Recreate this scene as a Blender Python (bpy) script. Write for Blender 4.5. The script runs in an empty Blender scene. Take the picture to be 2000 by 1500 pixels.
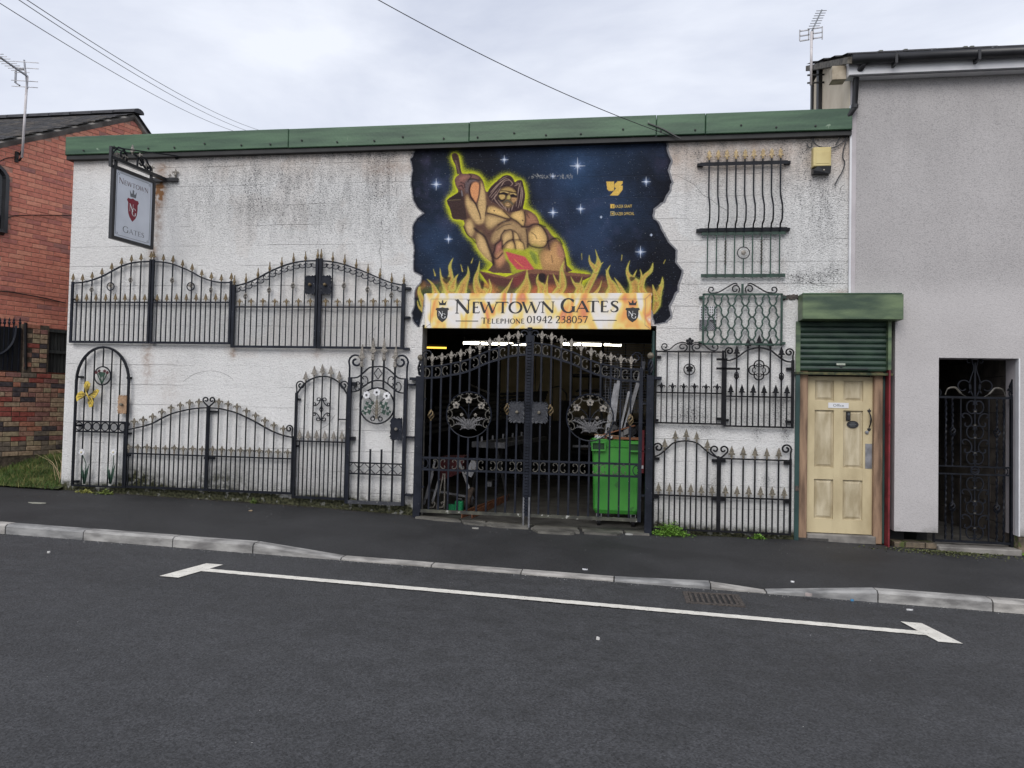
import bpy, math, random
import numpy as np
from mathutils import Vector, Matrix
R = math.radians
rnd = random.Random(7)
nrg = np.random.default_rng(5)
S = bpy.context.scene
COL = S.collection

# ---------------------------------------------------------------- camera
FPX = 1444.0
YAW, PIT, ROLL = R(8.6), R(1.72), R(1.25)
EYE = np.array([0.0, -9.45, 1.55])
cf = np.array([-math.sin(YAW)*math.cos(PIT), math.cos(YAW)*math.cos(PIT), math.sin(PIT)])
r0 = np.array([math.cos(YAW), math.sin(YAW), 0.0]); u0 = np.cross(r0, cf)
cr = r0*math.cos(ROLL)+u0*math.sin(ROLL); cu = -r0*math.sin(ROLL)+u0*math.cos(ROLL)
cd = bpy.data.cameras.new('camera'); cam = bpy.data.objects.new('camera', cd); COL.objects.link(cam)
cd.sensor_width = 36; cd.lens = 36*FPX/2000; cd.clip_end = 2000; cd.clip_start = 0.05
M4 = Matrix.Identity(4)
for i in range(3):
    M4[i][0] = cr[i]; M4[i][1] = cu[i]; M4[i][2] = -cf[i]; M4[i][3] = EYE[i]
cam.matrix_world = M4
S.camera = cam

# ---------------------------------------------------------------- sky, sun, exposure
SUN_EL, SUN_AZ = R(40), R(190)      # azimuth clockwise from +y
w = bpy.data.worlds.new('World'); S.world = w; w.use_nodes = True
nt = w.node_tree; nt.nodes.clear()
def N(t, **k):
    n = nt.nodes.new(t)
    for a, b in k.items(): setattr(n, a, b)
    return n
sky = N('ShaderNodeTexSky', sky_type='NISHITA', sun_disc=False)
sky.sun_elevation = SUN_EL; sky.sun_rotation = SUN_AZ; sky.air_density = 1.2; sky.dust_density = 2.5
tc = N('ShaderNodeTexCoord'); mp = N('ShaderNodeMapping'); mp.inputs['Scale'].default_value = (1.0, 1.0, 2.6)
no = N('ShaderNodeTexNoise'); no.inputs['Scale'].default_value = 1.7; no.inputs['Detail'].default_value = 7; no.inputs['Roughness'].default_value = .55
no.inputs['Distortion'].default_value = .3
rp = N('ShaderNodeValToRGB')
rp.color_ramp.elements[0].position = .34; rp.color_ramp.elements[0].color = (5.2, 5.6, 6.8, 1)
rp.color_ramp.elements[1].position = .62; rp.color_ramp.elements[1].color = (8.2, 8.5, 9.3, 1)
mx = N('ShaderNodeMix', data_type='RGBA'); mx.inputs[0].default_value = .90
bg = N('ShaderNodeBackground'); bg.inputs['Strength'].default_value = .10
wo = N('ShaderNodeOutputWorld')
L = nt.links.new
L(tc.outputs['Generated'], mp.inputs[0]); L(mp.outputs[0], no.inputs['Vector']); L(no.outputs[0], rp.inputs[0])
L(sky.outputs[0], mx.inputs[6]); L(rp.outputs[0], mx.inputs[7]); L(mx.outputs[2], bg.inputs[0]); L(bg.outputs[0], wo.inputs[0])
sl = bpy.data.lights.new('sun', 'SUN'); sl.energy = 1.5; sl.angle = R(40); sl.color = (1, .97, .93)
so = bpy.data.objects.new('sun', sl); COL.objects.link(so)
sd = Vector((math.sin(SUN_AZ)*math.cos(SUN_EL), math.cos(SUN_AZ)*math.cos(SUN_EL), math.sin(SUN_EL)))
so.rotation_euler = sd.to_track_quat('Z', 'Y').to_euler(); so.location = (0, -20, 20)
S.view_settings.view_transform = 'Standard'; S.view_settings.look = 'None'
S.view_settings.exposure = 0.25; S.view_settings.gamma = 1; S.view_settings.use_curve_mapping = False
S.render.engine = 'CYCLES'

# ---------------------------------------------------------------- measuring helpers
def ray(px, py): return cf+cr*(px-1000)/FPX+cu*(750-py)/FPX
def wall(px, py, y=0.0):
    d = ray(px, py); return EYE+d*(y-EYE[1])/d[1]
def hit(px, py, P, n):
    d = ray(px, py); return EYE+d*(np.dot(P-EYE, n)/np.dot(d, n))
def dep(px, py, Z): return EYE+ray(px, py)*Z
def proj(p):
    d = np.asarray(p, float)-EYE; z = d@cf
    return 1000+FPX*(d@cr)/z, 750-FPX*(d@cu)/z
def W2(px, py, y=0.0):
    p = wall(px, py, y); return float(p[0]), float(p[2])
def lin(c):
    c = np.asarray(c, float); return np.where(c <= .04045, c/12.92, ((c+.055)/1.055)**2.4)
def s8(r, g, b): return tuple(lin(np.array([r, g, b])/255.0))

# ---------------------------------------------------------------- mesh builder
class MB:
    def __init__(s): s.v = []; s.f = []; s.mi = []; s.m = 0
    def add(s, vs, fs):
        b = len(s.v); s.v += [tuple(map(float, v)) for v in vs]
        s.f += [tuple(i+b for i in f) for f in fs]; s.mi += [s.m]*len(fs); return s
    def box(s, x0, x1, y0, y1, z0, z1):
        return s.add([(x0,y0,z0),(x1,y0,z0),(x1,y1,z0),(x0,y1,z0),(x0,y0,z1),(x1,y0,z1),(x1,y1,z1),(x0,y1,z1)],
            [(0,3,2,1),(4,5,6,7),(0,1,5,4),(1,2,6,5),(2,3,7,6),(3,0,4,7)])
    def bev(s, x0, x1, y0, y1, z0, z1, b):   # box with chamfered front (-y) edges
        return s.add([(x0,y1,z0),(x1,y1,z0),(x1,y1,z1),(x0,y1,z1),(x0,y0+b,z0),(x1,y0+b,z0),(x1,y0+b,z1),(x0,y0+b,z1),
            (x0+b,y0,z0+b),(x1-b,y0,z0+b),(x1-b,y0,z1-b),(x0+b,y0,z1-b)],
            [(0,3,2,1),(8,9,10,11),(4,5,9,8),(5,6,10,9),(6,7,11,10),(7,4,8,11),(0,1,5,4),(1,2,6,5),(2,3,7,6),(3,0,4,7)])
    def obox(s, c, ax, ay, az):              # centre + half axis vectors
        c, ax, ay, az = (np.array(t, float) for t in (c, ax, ay, az))
        vs = [c+i*ax+j*ay+k*az for k in (-1, 1) for i, j in ((-1,-1),(1,-1),(1,1),(-1,1))]
        return s.add(vs, [(0,3,2,1),(4,5,6,7),(0,1,5,4),(1,2,6,5),(2,3,7,6),(3,0,4,7)])
    def bar(s, a, b, w, d=None):             # square bar between two points, face to -y
        a = np.array(a, float); b = np.array(b, float); t = b-a; l = np.linalg.norm(t); t /= l
        up = np.array([0, 1., 0]) if abs(t[1]) < .9 else np.array([1., 0, 0])
        sx = np.cross(t, up); sx /= np.linalg.norm(sx); sy = np.cross(sx, t)
        return s.obox((a+b)/2, sx*w/2, sy*(d or w)/2, t*l/2)
    def tube(s, pts, r, n=6, cap=True, flat=None):
        pts = [np.array(p, float) for p in pts]; m = len(pts); rr = r if hasattr(r, '__len__') else [r]*m
        t0 = pts[1]-pts[0]; t0 /= np.linalg.norm(t0)
        up = np.array([0, 1., 0]) if abs(t0[1]) < .9 else np.array([1., 0, 0])
        vs = []
        for i in range(m):
            t = pts[min(i+1, m-1)]-pts[max(i-1, 0)]; t = t/(np.linalg.norm(t)+1e-12)
            sx = np.cross(t, up); sx /= np.linalg.norm(sx)+1e-12; sy = np.cross(sx, t); up = sy
            for k in range(n):
                a = 2*math.pi*(k+.5)/n
                q = 1.4142 if n == 4 else 1.0
                vs.append(pts[i]+q*rr[i]*(math.cos(a)*sx+math.sin(a)*sy*(flat or 1)))
        fs = [(i*n+k, i*n+(k+1) % n, (i+1)*n+(k+1) % n, (i+1)*n+k) for i in range(m-1) for k in range(n)]
        if cap: fs += [tuple(range(n-1, -1, -1)), tuple((m-1)*n+k for k in range(n))]
        return s.add(vs, fs)
    def prism(s, poly, y0, y1):              # polygon in xz, extruded in y (front y0)
        n = len(poly)
        a = sum(poly[i][0]*poly[(i+1) % n][1]-poly[(i+1) % n][0]*poly[i][1] for i in range(n))
        if a < 0: poly = poly[::-1]
        vs = [(x, y0, z) for x, z in poly]+[(x, y1, z) for x, z in poly]
        return s.add(vs, [tuple(range(n)), tuple(range(2*n-1, n-1, -1))]+[(i, i+n, (i+1) % n+n, (i+1) % n) for i in range(n)])
    def lathe(s, prof, n=8, c=(0, 0, 0)):
        vs = []; m = len(prof)
        for r, z in prof:
            for k in range(n):
                a = 2*math.pi*k/n; vs.append((c[0]+r*math.cos(a), c[1]+r*math.sin(a), c[2]+z))
        fs = [(i*n+k, i*n+(k+1) % n, (i+1)*n+(k+1) % n, (i+1)*n+k) for i in range(m-1) for k in range(n)]
        fs += [tuple(range(n-1, -1, -1)), tuple((m-1)*n+k for k in range(n))]
        return s.add(vs, fs)
    def ring(s, c, R_, r, n=24, k=5, flat=None):
        pts = [(c[0]+R_*math.cos(a), c[1], c[2]+R_*math.sin(a)) for a in np.linspace(0, 2*math.pi, n+1)]
        return s.tube(pts, r, k, False, flat)
    def mesh(s, name, mats, smooth=False):
        me = bpy.data.meshes.new(name); me.from_pydata(s.v, [], s.f)
        for m in (mats if isinstance(mats, (list, tuple)) else [mats]): me.materials.append(m)
        if any(s.mi): me.polygons.foreach_set('material_index', s.mi)
        if smooth: me.polygons.foreach_set('use_smooth', [True]*len(s.f))
        me.update(); return me
    def build(s, name, mats, parent=None, smooth=False, **props):
        v = np.array(s.v); o = (v.min(0)+v.max(0))/2
        if parent is None: o[2] = v[:, 2].min()
        s.v = [tuple(t) for t in v-o]
        return link(name, s.mesh(name, mats, smooth), o, parent, **props)
ORG = {}
def link(name, me, o, parent=None, scale=None, rot=None, **props):
    ob = bpy.data.objects.new(name, me); COL.objects.link(ob)
    o = np.array(o, float); ORG[ob] = o
    if parent is not None:
        ob.parent = parent; ob.location = tuple(o-ORG[parent])
    else: ob.location = tuple(o)
    if scale is not None: ob.scale = scale
    if rot is not None: ob.rotation_euler = rot
    for k, v in props.items(): ob[k] = v
    return ob
def thing(name, label, cat, o=(0, 0, 0), group=None):
    e = link(name, None, o); e['label'] = label; e['category'] = cat; e.empty_display_size = .2
    if group: e['group'] = group
    return e

# ---------------------------------------------------------------- materials
def mat(name, c1, c2=None, scale=6, rough=.6, bump=0, bscale=60, metal=0, detail=5, lo=.35, hi=.65, chips=None, stretch=None, spec=.5, rough2=None, voro=0):
    m = bpy.data.materials.new(name); m.use_nodes = True; t = m.node_tree; b = t.nodes['Principled BSDF']
    b.inputs['Roughness'].default_value = rough; b.inputs['Metallic'].default_value = metal
    b.inputs['Specular IOR Level'].default_value = spec
    nn = t.nodes.new; l = t.links.new
    tcn = nn('ShaderNodeTexCoord'); geo = nn('ShaderNodeNewGeometry'); src = geo.outputs['Position']
    if stretch:
        mm = nn('ShaderNodeMapping'); mm.inputs['Scale'].default_value = stretch; l(src, mm.inputs[0]); src = mm.outputs[0]
    n1 = nn('ShaderNodeTexNoise'); n1.inputs['Scale'].default_value = scale; n1.inputs['Detail'].default_value = detail; l(src, n1.inputs['Vector'])
    r = nn('ShaderNodeValToRGB'); r.color_ramp.elements[0].position = lo; r.color_ramp.elements[1].position = hi
    r.color_ramp.elements[0].color = (*c1, 1); r.color_ramp.elements[1].color = (*(c2 or [min(1, x*1.5) for x in c1]), 1)
    l(n1.outputs[0], r.inputs[0]); out = r.outputs[0]
    if chips:
        n2 = nn('ShaderNodeTexNoise'); n2.inputs['Scale'].default_value = chips[1]; n2.inputs['Detail'].default_value = 3; l(geo.outputs['Position'], n2.inputs['Vector'])
        r2 = nn('ShaderNodeValToRGB'); r2.color_ramp.elements[0].position = chips[2]; r2.color_ramp.elements[1].position = chips[2]+.03
        l(n2.outputs[0], r2.inputs[0]); mxx = nn('ShaderNodeMix'); mxx.data_type = 'RGBA'
        l(r2.outputs[0], mxx.inputs[0]); l(out, mxx.inputs[6]); mxx.inputs[7].default_value = (*chips[0], 1); out = mxx.outputs[2]
    l(out, b.inputs['Base Color'])
    if rough2 is not None:
        mr = nn('ShaderNodeMapRange'); mr.inputs[1].default_value = .35; mr.inputs[2].default_value = .65
        mr.inputs[3].default_value = rough; mr.inputs[4].default_value = rough2; l(n1.outputs[0], mr.inputs[0]); l(mr.outputs[0], b.inputs['Roughness'])
    if bump:
        if voro:
            n3 = nn('ShaderNodeTexVoronoi'); n3.inputs['Scale'].default_value = bscale
        else:
            n3 = nn('ShaderNodeTexNoise'); n3.inputs['Scale'].default_value = bscale; n3.inputs['Detail'].default_value = 3
        l(geo.outputs['Position'], n3.inputs['Vector']); bp = nn('ShaderNodeBump'); bp.inputs['Strength'].default_value = bump
        bp.inputs['Distance'].default_value = .01; l(n3.outputs[0], bp.inputs['Height']); l(bp.outputs[0], b.inputs['Normal'])
    return m
iron = mat('black_iron_paint', (.004,.005,.008), (.010,.012,.018), 9, .52, .15, 90, spec=.22, chips=((.35,.35,.36), 75, .745))
iron_b = mat('blue_black_iron_paint', (.006,.008,.014), (.015,.018,.028), 7, .50, .15, 90, spec=.22, chips=((.4,.4,.42), 70, .72))
iron_d = mat('dull_black_iron', (.004,.004,.005), (.010,.010,.013), 12, .6, spec=.2)
gold = mat('weathered_gold_paint', (.075,.052,.027), (.24,.175,.085), 45, .55, .3, 120, metal=.15)
gold2 = mat('bright_gold_paint', (.24,.17,.08), (.48,.36,.19), 40, .5, .2, 120, metal=.2)
tan = mat('tan_grey_paint', (.07,.062,.048), (.22,.19,.14), 50, .6, .3, 120)
silver = mat('aged_silver_paint', (.12,.108,.092), (.34,.31,.27), 60, .45, .2, 120, metal=.3)
green_i = mat('green_iron_paint', (.006,.022,.016), (.018,.060,.040), 14, .45, .2, 80)
cream = mat('cream_paint', s8(205,190,165), s8(222,208,184), 4, .7)
white_m = mat('white_gloss_paint', (.62,.62,.64), (.72,.72,.73), 5, .35)
black_p = mat('black_plastic', (.012,.012,.014), (.022,.022,.025), 5, .35)
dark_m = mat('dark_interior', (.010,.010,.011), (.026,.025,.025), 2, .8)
wood_s = mat('old_softwood_post', s8(104,82,66), s8(168,138,112), 9, .75, .3, 60, stretch=(1.4,1.4,.22), detail=8)
slate_m = mat('slate', (.018,.018,.022), (.055,.055,.062), 9, .55, .4, 40, rough2=.7)
green_f = mat('green_fascia_paint', s8(44,74,54), s8(72,104,76), 3.2, .45, .15, 30, stretch=(.35,1,3.5), chips=(s8(120,140,118), 9, .70), detail=8)
green_b = mat('patchy_green_box_paint', s8(50,70,54), s8(104,122,88), 2.6, .5, .2, 30, stretch=(.7,1,3.0), lo=.36, hi=.64, detail=7)
green_s = mat('dark_green_shutter_paint', s8(26,46,40), s8(54,76,60), 4, .42, .1, 30, stretch=(1,1,2.5), detail=7)
teal = mat('dark_teal_paint', s8(22,48,48), s8(40,72,68), 6, .5, .2, 40, stretch=(1,1,.4))
redp = mat('dull_red_paint', s8(96,24,32), s8(128,38,46), 6, .5, .2, 40, chips=(s8(150,120,110), 30, .74))
black_b = mat('black_timber_edge', (.008,.008,.009), (.02,.02,.02), 6, .6)
alu = mat('galvanised_steel', (.22,.22,.23), (.38,.38,.40), 9, .4, .1, 40, metal=.6)
conc = mat('old_concrete', s8(96,92,88), s8(138,134,128), 5, .85, .5, 50, detail=8)
conc2 = mat('wet_concrete_slab', s8(72,70,66), s8(112,109,102), 4, .6, .4, 40, detail=8)
kerb_ms = [mat('kerb_concrete', s8(*a), s8(*b), 7, .85, .5, 70, detail=9, stretch=(.6,1,2)) for a, b in (((112,110,108),(170,168,164)), ((124,121,117),(178,174,168)), ((104,104,104),(158,157,155)))]
rust_m = mat('rusty_steel', (.035,.030,.027), (.095,.078,.066), 40, .8, .4, 90)

def floor_mat(name, c1, c2, sc, rough, bs, bump, patch, rough2=None):
    m = mat(name, c1, c2, sc, rough, bump, bs, detail=10, voro=0, rough2=rough2)
    t = m.node_tree; b = t.nodes['Principled BSDF']; l = t.links.new; nn = t.nodes.new
    geo = nn('ShaderNodeNewGeometry'); src = b.inputs['Base Color'].links[0].from_socket
    # aggregate grain
    v = nn('ShaderNodeTexVoronoi'); v.inputs['Scale'].default_value = bs*1.3; l(geo.outputs['Position'], v.inputs['Vector'])
    mr = nn('ShaderNodeMapRange'); mr.inputs[1].default_value = 0; mr.inputs[2].default_value = 1; mr.inputs[3].default_value = .35; mr.inputs[4].default_value = 1.75
    l(v.outputs['Color'], mr.inputs[0])
    mpp = nn('ShaderNodeMapping'); mpp.inputs['Scale'].default_value = (.35, 1.3, 1); l(geo.outputs['Position'], mpp.inputs[0]); n = nn('ShaderNodeTexNoise'); n.inputs['Scale'].default_value = .9; n.inputs['Detail'].default_value = 6; l(mpp.outputs[0], n.inputs['Vector'])
    m2 = nn('ShaderNodeMapRange'); m2.inputs[1].default_value = .35; m2.inputs[2].default_value = .65; m2.inputs[3].default_value = 1-patch; m2.inputs[4].default_value = 1+patch
    l(n.outputs[0], m2.inputs[0])
    mu = nn('ShaderNodeMath'); mu.operation = 'MULTIPLY'; l(mr.outputs[0], mu.inputs[0]); l(m2.outputs[0], mu.inputs[1])
    vm = nn('ShaderNodeVectorMath'); vm.operation = 'SCALE'; l(src, vm.inputs[0]); l(mu.outputs[0], vm.inputs['Scale']); l(vm.outputs[0], b.inputs['Base Color'])
    return m
asphalt = floor_mat('road_asphalt', (.032,.0325,.0345), (.043,.0435,.0465), 6, .66, 75, 1.0, .13, .80)
tarmac = floor_mat('pavement_tarmac', (.018,.018,.019), (.030,.030,.0315), 1.3, .70, 120, .7, .16, .85)
grassg = mat('grass_soil', s8(42,52,24), s8(88,98,48), 7, .95, .6, 30, detail=9)
blade_ms = [mat('grass_blade', s8(*a), s8(*b), 3, .7) for a, b in (((48,72,24),(86,112,46)), ((96,98,50),(140,132,80)))]
line_m = mat('road_paint', s8(212,208,198), s8(232,228,218), 9, .7, .4, 120, chips=(s8(120,118,116), 55, .66), detail=9)

def wall_mat(name, attr=None, paint=False, base1=s8(228,227,225), base2=s8(238,237,235), bsc=72, bst=1.0, lines=True, dist=.02, fw=(.60, .26, .10)):
    m = bpy.data.materials.new(name); m.use_nodes = True; t = m.node_tree; b = t.nodes['Principled BSDF']
    b.inputs['Roughness'].default_value = .88; b.inputs['Specular IOR Level'].default_value = .25
    nn = t.nodes.new; l = t.links.new
    def MA(op, a, c, clamp=False):
        q = nn('ShaderNodeMath'); q.operation = op; q.use_clamp = clamp
        for i, v in enumerate((a, c)):
            if isinstance(v, (int, float)): q.inputs[i].default_value = v
            else: l(v, q.inputs[i])
        return q.outputs[0]
    def MR(v, a, c, d, e):
        q = nn('ShaderNodeMapRange'); l(v, q.inputs[0])
        for i, x in enumerate((a, c, d, e)): q.inputs[i+1].default_value = x
        return q.outputs[0]
    def NO(scale, det=4, vec=None, dis=0):
        q = nn('ShaderNodeTexNoise'); q.inputs['Scale'].default_value = scale; q.inputs['Detail'].default_value = det
        q.inputs['Distortion'].default_value = dis; l(vec or pos, q.inputs['Vector']); return q.outputs[0]
    def MIX(f, a, c):
        q = nn('ShaderNodeMix'); q.data_type = 'RGBA'
        if isinstance(f, (int, float)): q.inputs[0].default_value = f
        else: l(f, q.inputs[0])
        for i, v in ((6, a), (7, c)):
            if isinstance(v, tuple): q.inputs[i].default_value = (*v, 1)
            else: l(v, q.inputs[i])
        return q.outputs[2]
    geo = nn('ShaderNodeNewGeometry'); pos = geo.outputs['Position']
    mpg = nn('ShaderNodeMapping'); mpg.inputs['Scale'].default_value = (.7, 1, 1.35); l(pos, mpg.inputs[0]); rough = NO(bsc, 4, mpg.outputs[0], .6)
    mpv = nn('ShaderNodeMapping'); mpv.inputs['Scale'].default_value = (1.6, 1, .4); l(pos, mpv.inputs[0])
    r2 = NO(bsc*.37, 3)
    h = MA('ADD', MA('MULTIPLY', rough, 1.0), MA('MULTIPLY', r2, .5))
    col = MIX(MR(NO(1.3, 8), .35, .65, 0, 1), base1, base2)
    pit = MR(rough, .36, .50, 1, 0)
    if attr:
        at = nn('ShaderNodeAttribute'); at.attribute_name = attr; sp = nn('ShaderNodeSeparateColor'); l(at.outputs['Color'], sp.inputs[0])
        al = at.outputs['Alpha']
    if paint:
        col = at.outputs['Color']
        gr = MR(NO(bsc*1.5, 2), .3, .7, .80, 1.16)
        vm = nn('ShaderNodeVectorMath'); vm.operation = 'SCALE'; l(col, vm.inputs[0]); l(gr, vm.inputs['Scale']); col = vm.outputs[0]
        # worn specks where the plaster shows through
        col = MIX(MR(NO(bsc*.9, 3), .735, .76, 0, .6), col, base1)
    elif attr:
        col = MIX(MA('MULTIPLY', al, MR(NO(6, 6), .3, .7, .55, 1)), col, s8(196,172,152))
        fine = MA('ADD', MA('ADD', MA('MULTIPLY', pit, fw[0]), fw[2]), MA('MULTIPLY', MR(NO(7, 10, mpv.outputs[0]), .40, .60, 0, 1), fw[1]))
        dirt_pit_shade = MA('MULTIPLY', MA('MULTIPLY', sp.outputs[0], fine), .8, True)
        dirt_pit_shade = MA('ADD', dirt_pit_shade, MA('MULTIPLY', pit, .20), True)  # all pits darkened as well: occlusion painted into the colour
        col = MIX(dirt_pit_shade, col, s8(84,84,86))
        ru = MA('MULTIPLY', sp.outputs[1], MR(NO(14, 6), .35, .6, .25, 1.15), True)
        col = MIX(ru, col, s8(142,104,72))
        mo = MA('MULTIPLY', sp.outputs[2], MR(NO(13, 7), .36, .58, .45, 1.2), True)
        col = MIX(mo, col, MIX(MR(NO(30, 4), .4, .6, 0, 1), s8(40,42,28), s8(84,84,62)))
    if lines:
        sx = nn('ShaderNodeSeparateXYZ'); l(pos, sx.inputs[0])
        zz = MA('ADD', sx.outputs[2], MR(NO(1.5, 2), .3, .7, -.006, .006))
        fr = MA('FRACT', MA('DIVIDE', MA('SUBTRACT', zz, 2.57-.2775*12+.13875), .2775), 0)
        dd = MA('MULTIPLY', MA('ABSOLUTE', MA('SUBTRACT', fr, .5), 0), .2775)
        ln = MA('MULTIPLY', MR(dd, .001, .0045, 1, 0), MR(NO(.8, 3), .40, .60, 0, 1), True)
        col = MIX(MA('MULTIPLY', ln, .17), col, s8(80,78,76))
        h = MA('SUBTRACT', h, MA('MULTIPLY', ln, .5))
    l(col, b.inputs['Base Color'])
    bp = nn('ShaderNodeBump'); bp.inputs['Strength'].default_value = bst; bp.inputs['Distance'].default_value = dist
    l(h, bp.inputs['Height']); l(bp.outputs[0], b.inputs['Normal'])
    return m
white_w = wall_mat('white_roughcast', 'stain')
mural_w = wall_mat('mural_paint_on_roughcast', 'paint', paint=True, bst=.6)
render_w = wall_mat('pink_grey_render', 'stain', base1=s8(183,179,178), base2=s8(192,188,187), bsc=95, bst=.6, lines=False, dist=.008, fw=(.45, .08, .30))

# ---------------------------------------------------------------- flat-art painting (numpy raster in photo-measured units)
def blur(a, s):
    if s <= 0: return a
    k = max(1, int(s*3)); x = np.arange(-k, k+1); g = np.exp(-x*x/(2*s*s)); g /= g.sum()
    p = np.pad(a, k, mode='edge')
    p = np.apply_along_axis(lambda q: np.convolve(q, g, 'valid'), 0, p)
    return np.apply_along_axis(lambda q: np.convolve(q, g, 'valid'), 1, p)
class Canvas:
    def __init__(s, x0, y0, x1, y1, sc, ch=3, bg=(0, 0, 0)):
        s.x0, s.y0, s.sc = x0, y0, sc; s.w = int((x1-x0)*sc)+1; s.h = int((y1-y0)*sc)+1
        s.a = np.zeros((s.h, s.w, ch)); s.a[:] = bg; s.noise = nrg.random((s.h, s.w))
    def grid(s):
        return np.meshgrid(s.x0+np.arange(s.w)/s.sc, s.y0+np.arange(s.h)/s.sc)
    def _bb(s, pts, pad):
        q = np.array(pts, float); lo = (q.min(0)-pad-(s.x0, s.y0))*s.sc; hi = (q.max(0)+pad-(s.x0, s.y0))*s.sc
        i0 = max(0, int(lo[0])); j0 = max(0, int(lo[1])); i1 = min(s.w, int(hi[0])+2); j1 = min(s.h, int(hi[1])+2)
        if i1 <= i0 or j1 <= j0: return None
        X, Y = np.meshgrid(s.x0+np.arange(i0, i1)/s.sc, s.y0+np.arange(j0, j1)/s.sc)
        return i0, j0, i1, j1, X, Y
    def pmask(s, pts, bl=0):
        r_ = s._bb(pts, bl*3+2)
        if r_ is None: return None
        i0, j0, i1, j1, X, Y = r_; m = np.zeros(X.shape, bool); n = len(pts)
        for i in range(n):
            xa, ya = pts[i]; xb, yb = pts[(i+1) % n]
            if ya == yb: continue
            c = (ya > Y) != (yb > Y); m ^= c & (X < (xb-xa)*(Y-ya)/(yb-ya)+xa)
        return (i0, j0, i1, j1), blur(m.astype(float), max(.45, bl*s.sc))
    def lmask(s, pts, wd, soft=.5):
        W_ = np.array(wd if hasattr(wd, '__len__') else [wd]*len(pts), float)
        if len(W_) != len(pts): W_ = np.interp(np.linspace(0, 1, len(pts)), np.linspace(0, 1, len(W_)), W_)
        r_ = s._bb(pts, W_.max()+soft*2+1)
        if r_ is None: return None
        i0, j0, i1, j1, X, Y = r_; m = np.zeros(X.shape)
        for i in range(len(pts)-1):
            ax, ay = pts[i]; bx, by = pts[i+1]; dx, dy = bx-ax, by-ay; L2 = dx*dx+dy*dy+1e-9
            t = np.clip(((X-ax)*dx+(Y-ay)*dy)/L2, 0, 1); d = np.hypot(X-ax-t*dx, Y-ay-t*dy)
            hw = (W_[i]+(W_[i+1]-W_[i])*t)/2
            m = np.maximum(m, np.clip((hw-d)/(2*soft)+.5, 0, 1))
        return (i0, j0, i1, j1), m
    def put(s, bm, col, alpha=1.0, speck=0.0):
        if bm is None: return
        (i0, j0, i1, j1), m = bm; m = m*alpha
        if speck: m = np.clip(m-(s.noise[j0:j1, i0:i1])*speck*(1-m)*2, 0, 1)
        v = s.a[j0:j1, i0:i1]; s.a[j0:j1, i0:i1] = v+(np.array(col)-v)*m[..., None]
    def poly(s, pts, col, bl=0, alpha=1.0, speck=0.0): s.put(s.pmask(pts, bl), col, alpha, speck)
    def line(s, pts, wd, col, soft=.5, alpha=1.0, speck=0.0): s.put(s.lmask(pts, wd, soft), col, alpha, speck)
    def sample(s, px, py):
        x = np.clip((px-s.x0)*s.sc, 0, s.w-1.001); y = np.clip((py-s.y0)*s.sc, 0, s.h-1.001)
        i = x.astype(int); j = y.astype(int); u = (x-i)[..., None]; v = (y-j)[..., None]; a = s.a
        return a[j, i]*(1-u)*(1-v)+a[j, i+1]*u*(1-v)+a[j+1, i]*(1-u)*v+a[j+1, i+1]*u*v
def smooth(pts, n=6, closed=True):           # Catmull-Rom
    P = np.array(pts, float); m = len(P); out = []
    rng = range(m) if closed else range(m-1)
    for i in rng:
        if closed: a, b, c, d = P[i-1], P[i], P[(i+1) % m], P[(i+2) % m]
        else: a, b, c, d = P[max(i-1, 0)], P[i], P[i+1], P[min(i+2, m-1)]
        for t in np.arange(n)/n:
            out.append(tuple(.5*((2*b)+(c-a)*t+(2*a-5*b+4*c-d)*t*t+(3*b-a-3*c+d)*t**3)))
    if not closed: out.append(tuple(P[-1]))
    return out
def fbm(h, w, base, octs=5):                 # smooth value noise 0..1
    out = np.zeros((h, w)); amp = 1; tot = 0
    for o in range(octs):
        gx = max(2, int(base*2**o)); gy = max(2, int(base*2**o*h/w)); g = nrg.random((gy+2, gx+2))
        X, Y = np.meshgrid(np.linspace(0, gx, w, endpoint=False), np.linspace(0, gy, h, endpoint=False))
        i = X.astype(int); j = Y.astype(int); u = X-i; v = Y-j; u = u*u*(3-2*u); v = v*v*(3-2*v)
        out += amp*(g[j, i]*(1-u)*(1-v)+g[j, i+1]*u*(1-v)+g[j+1, i]*(1-u)*v+g[j+1, i+1]*u*v); tot += amp; amp *= .55
    return out/tot

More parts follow.
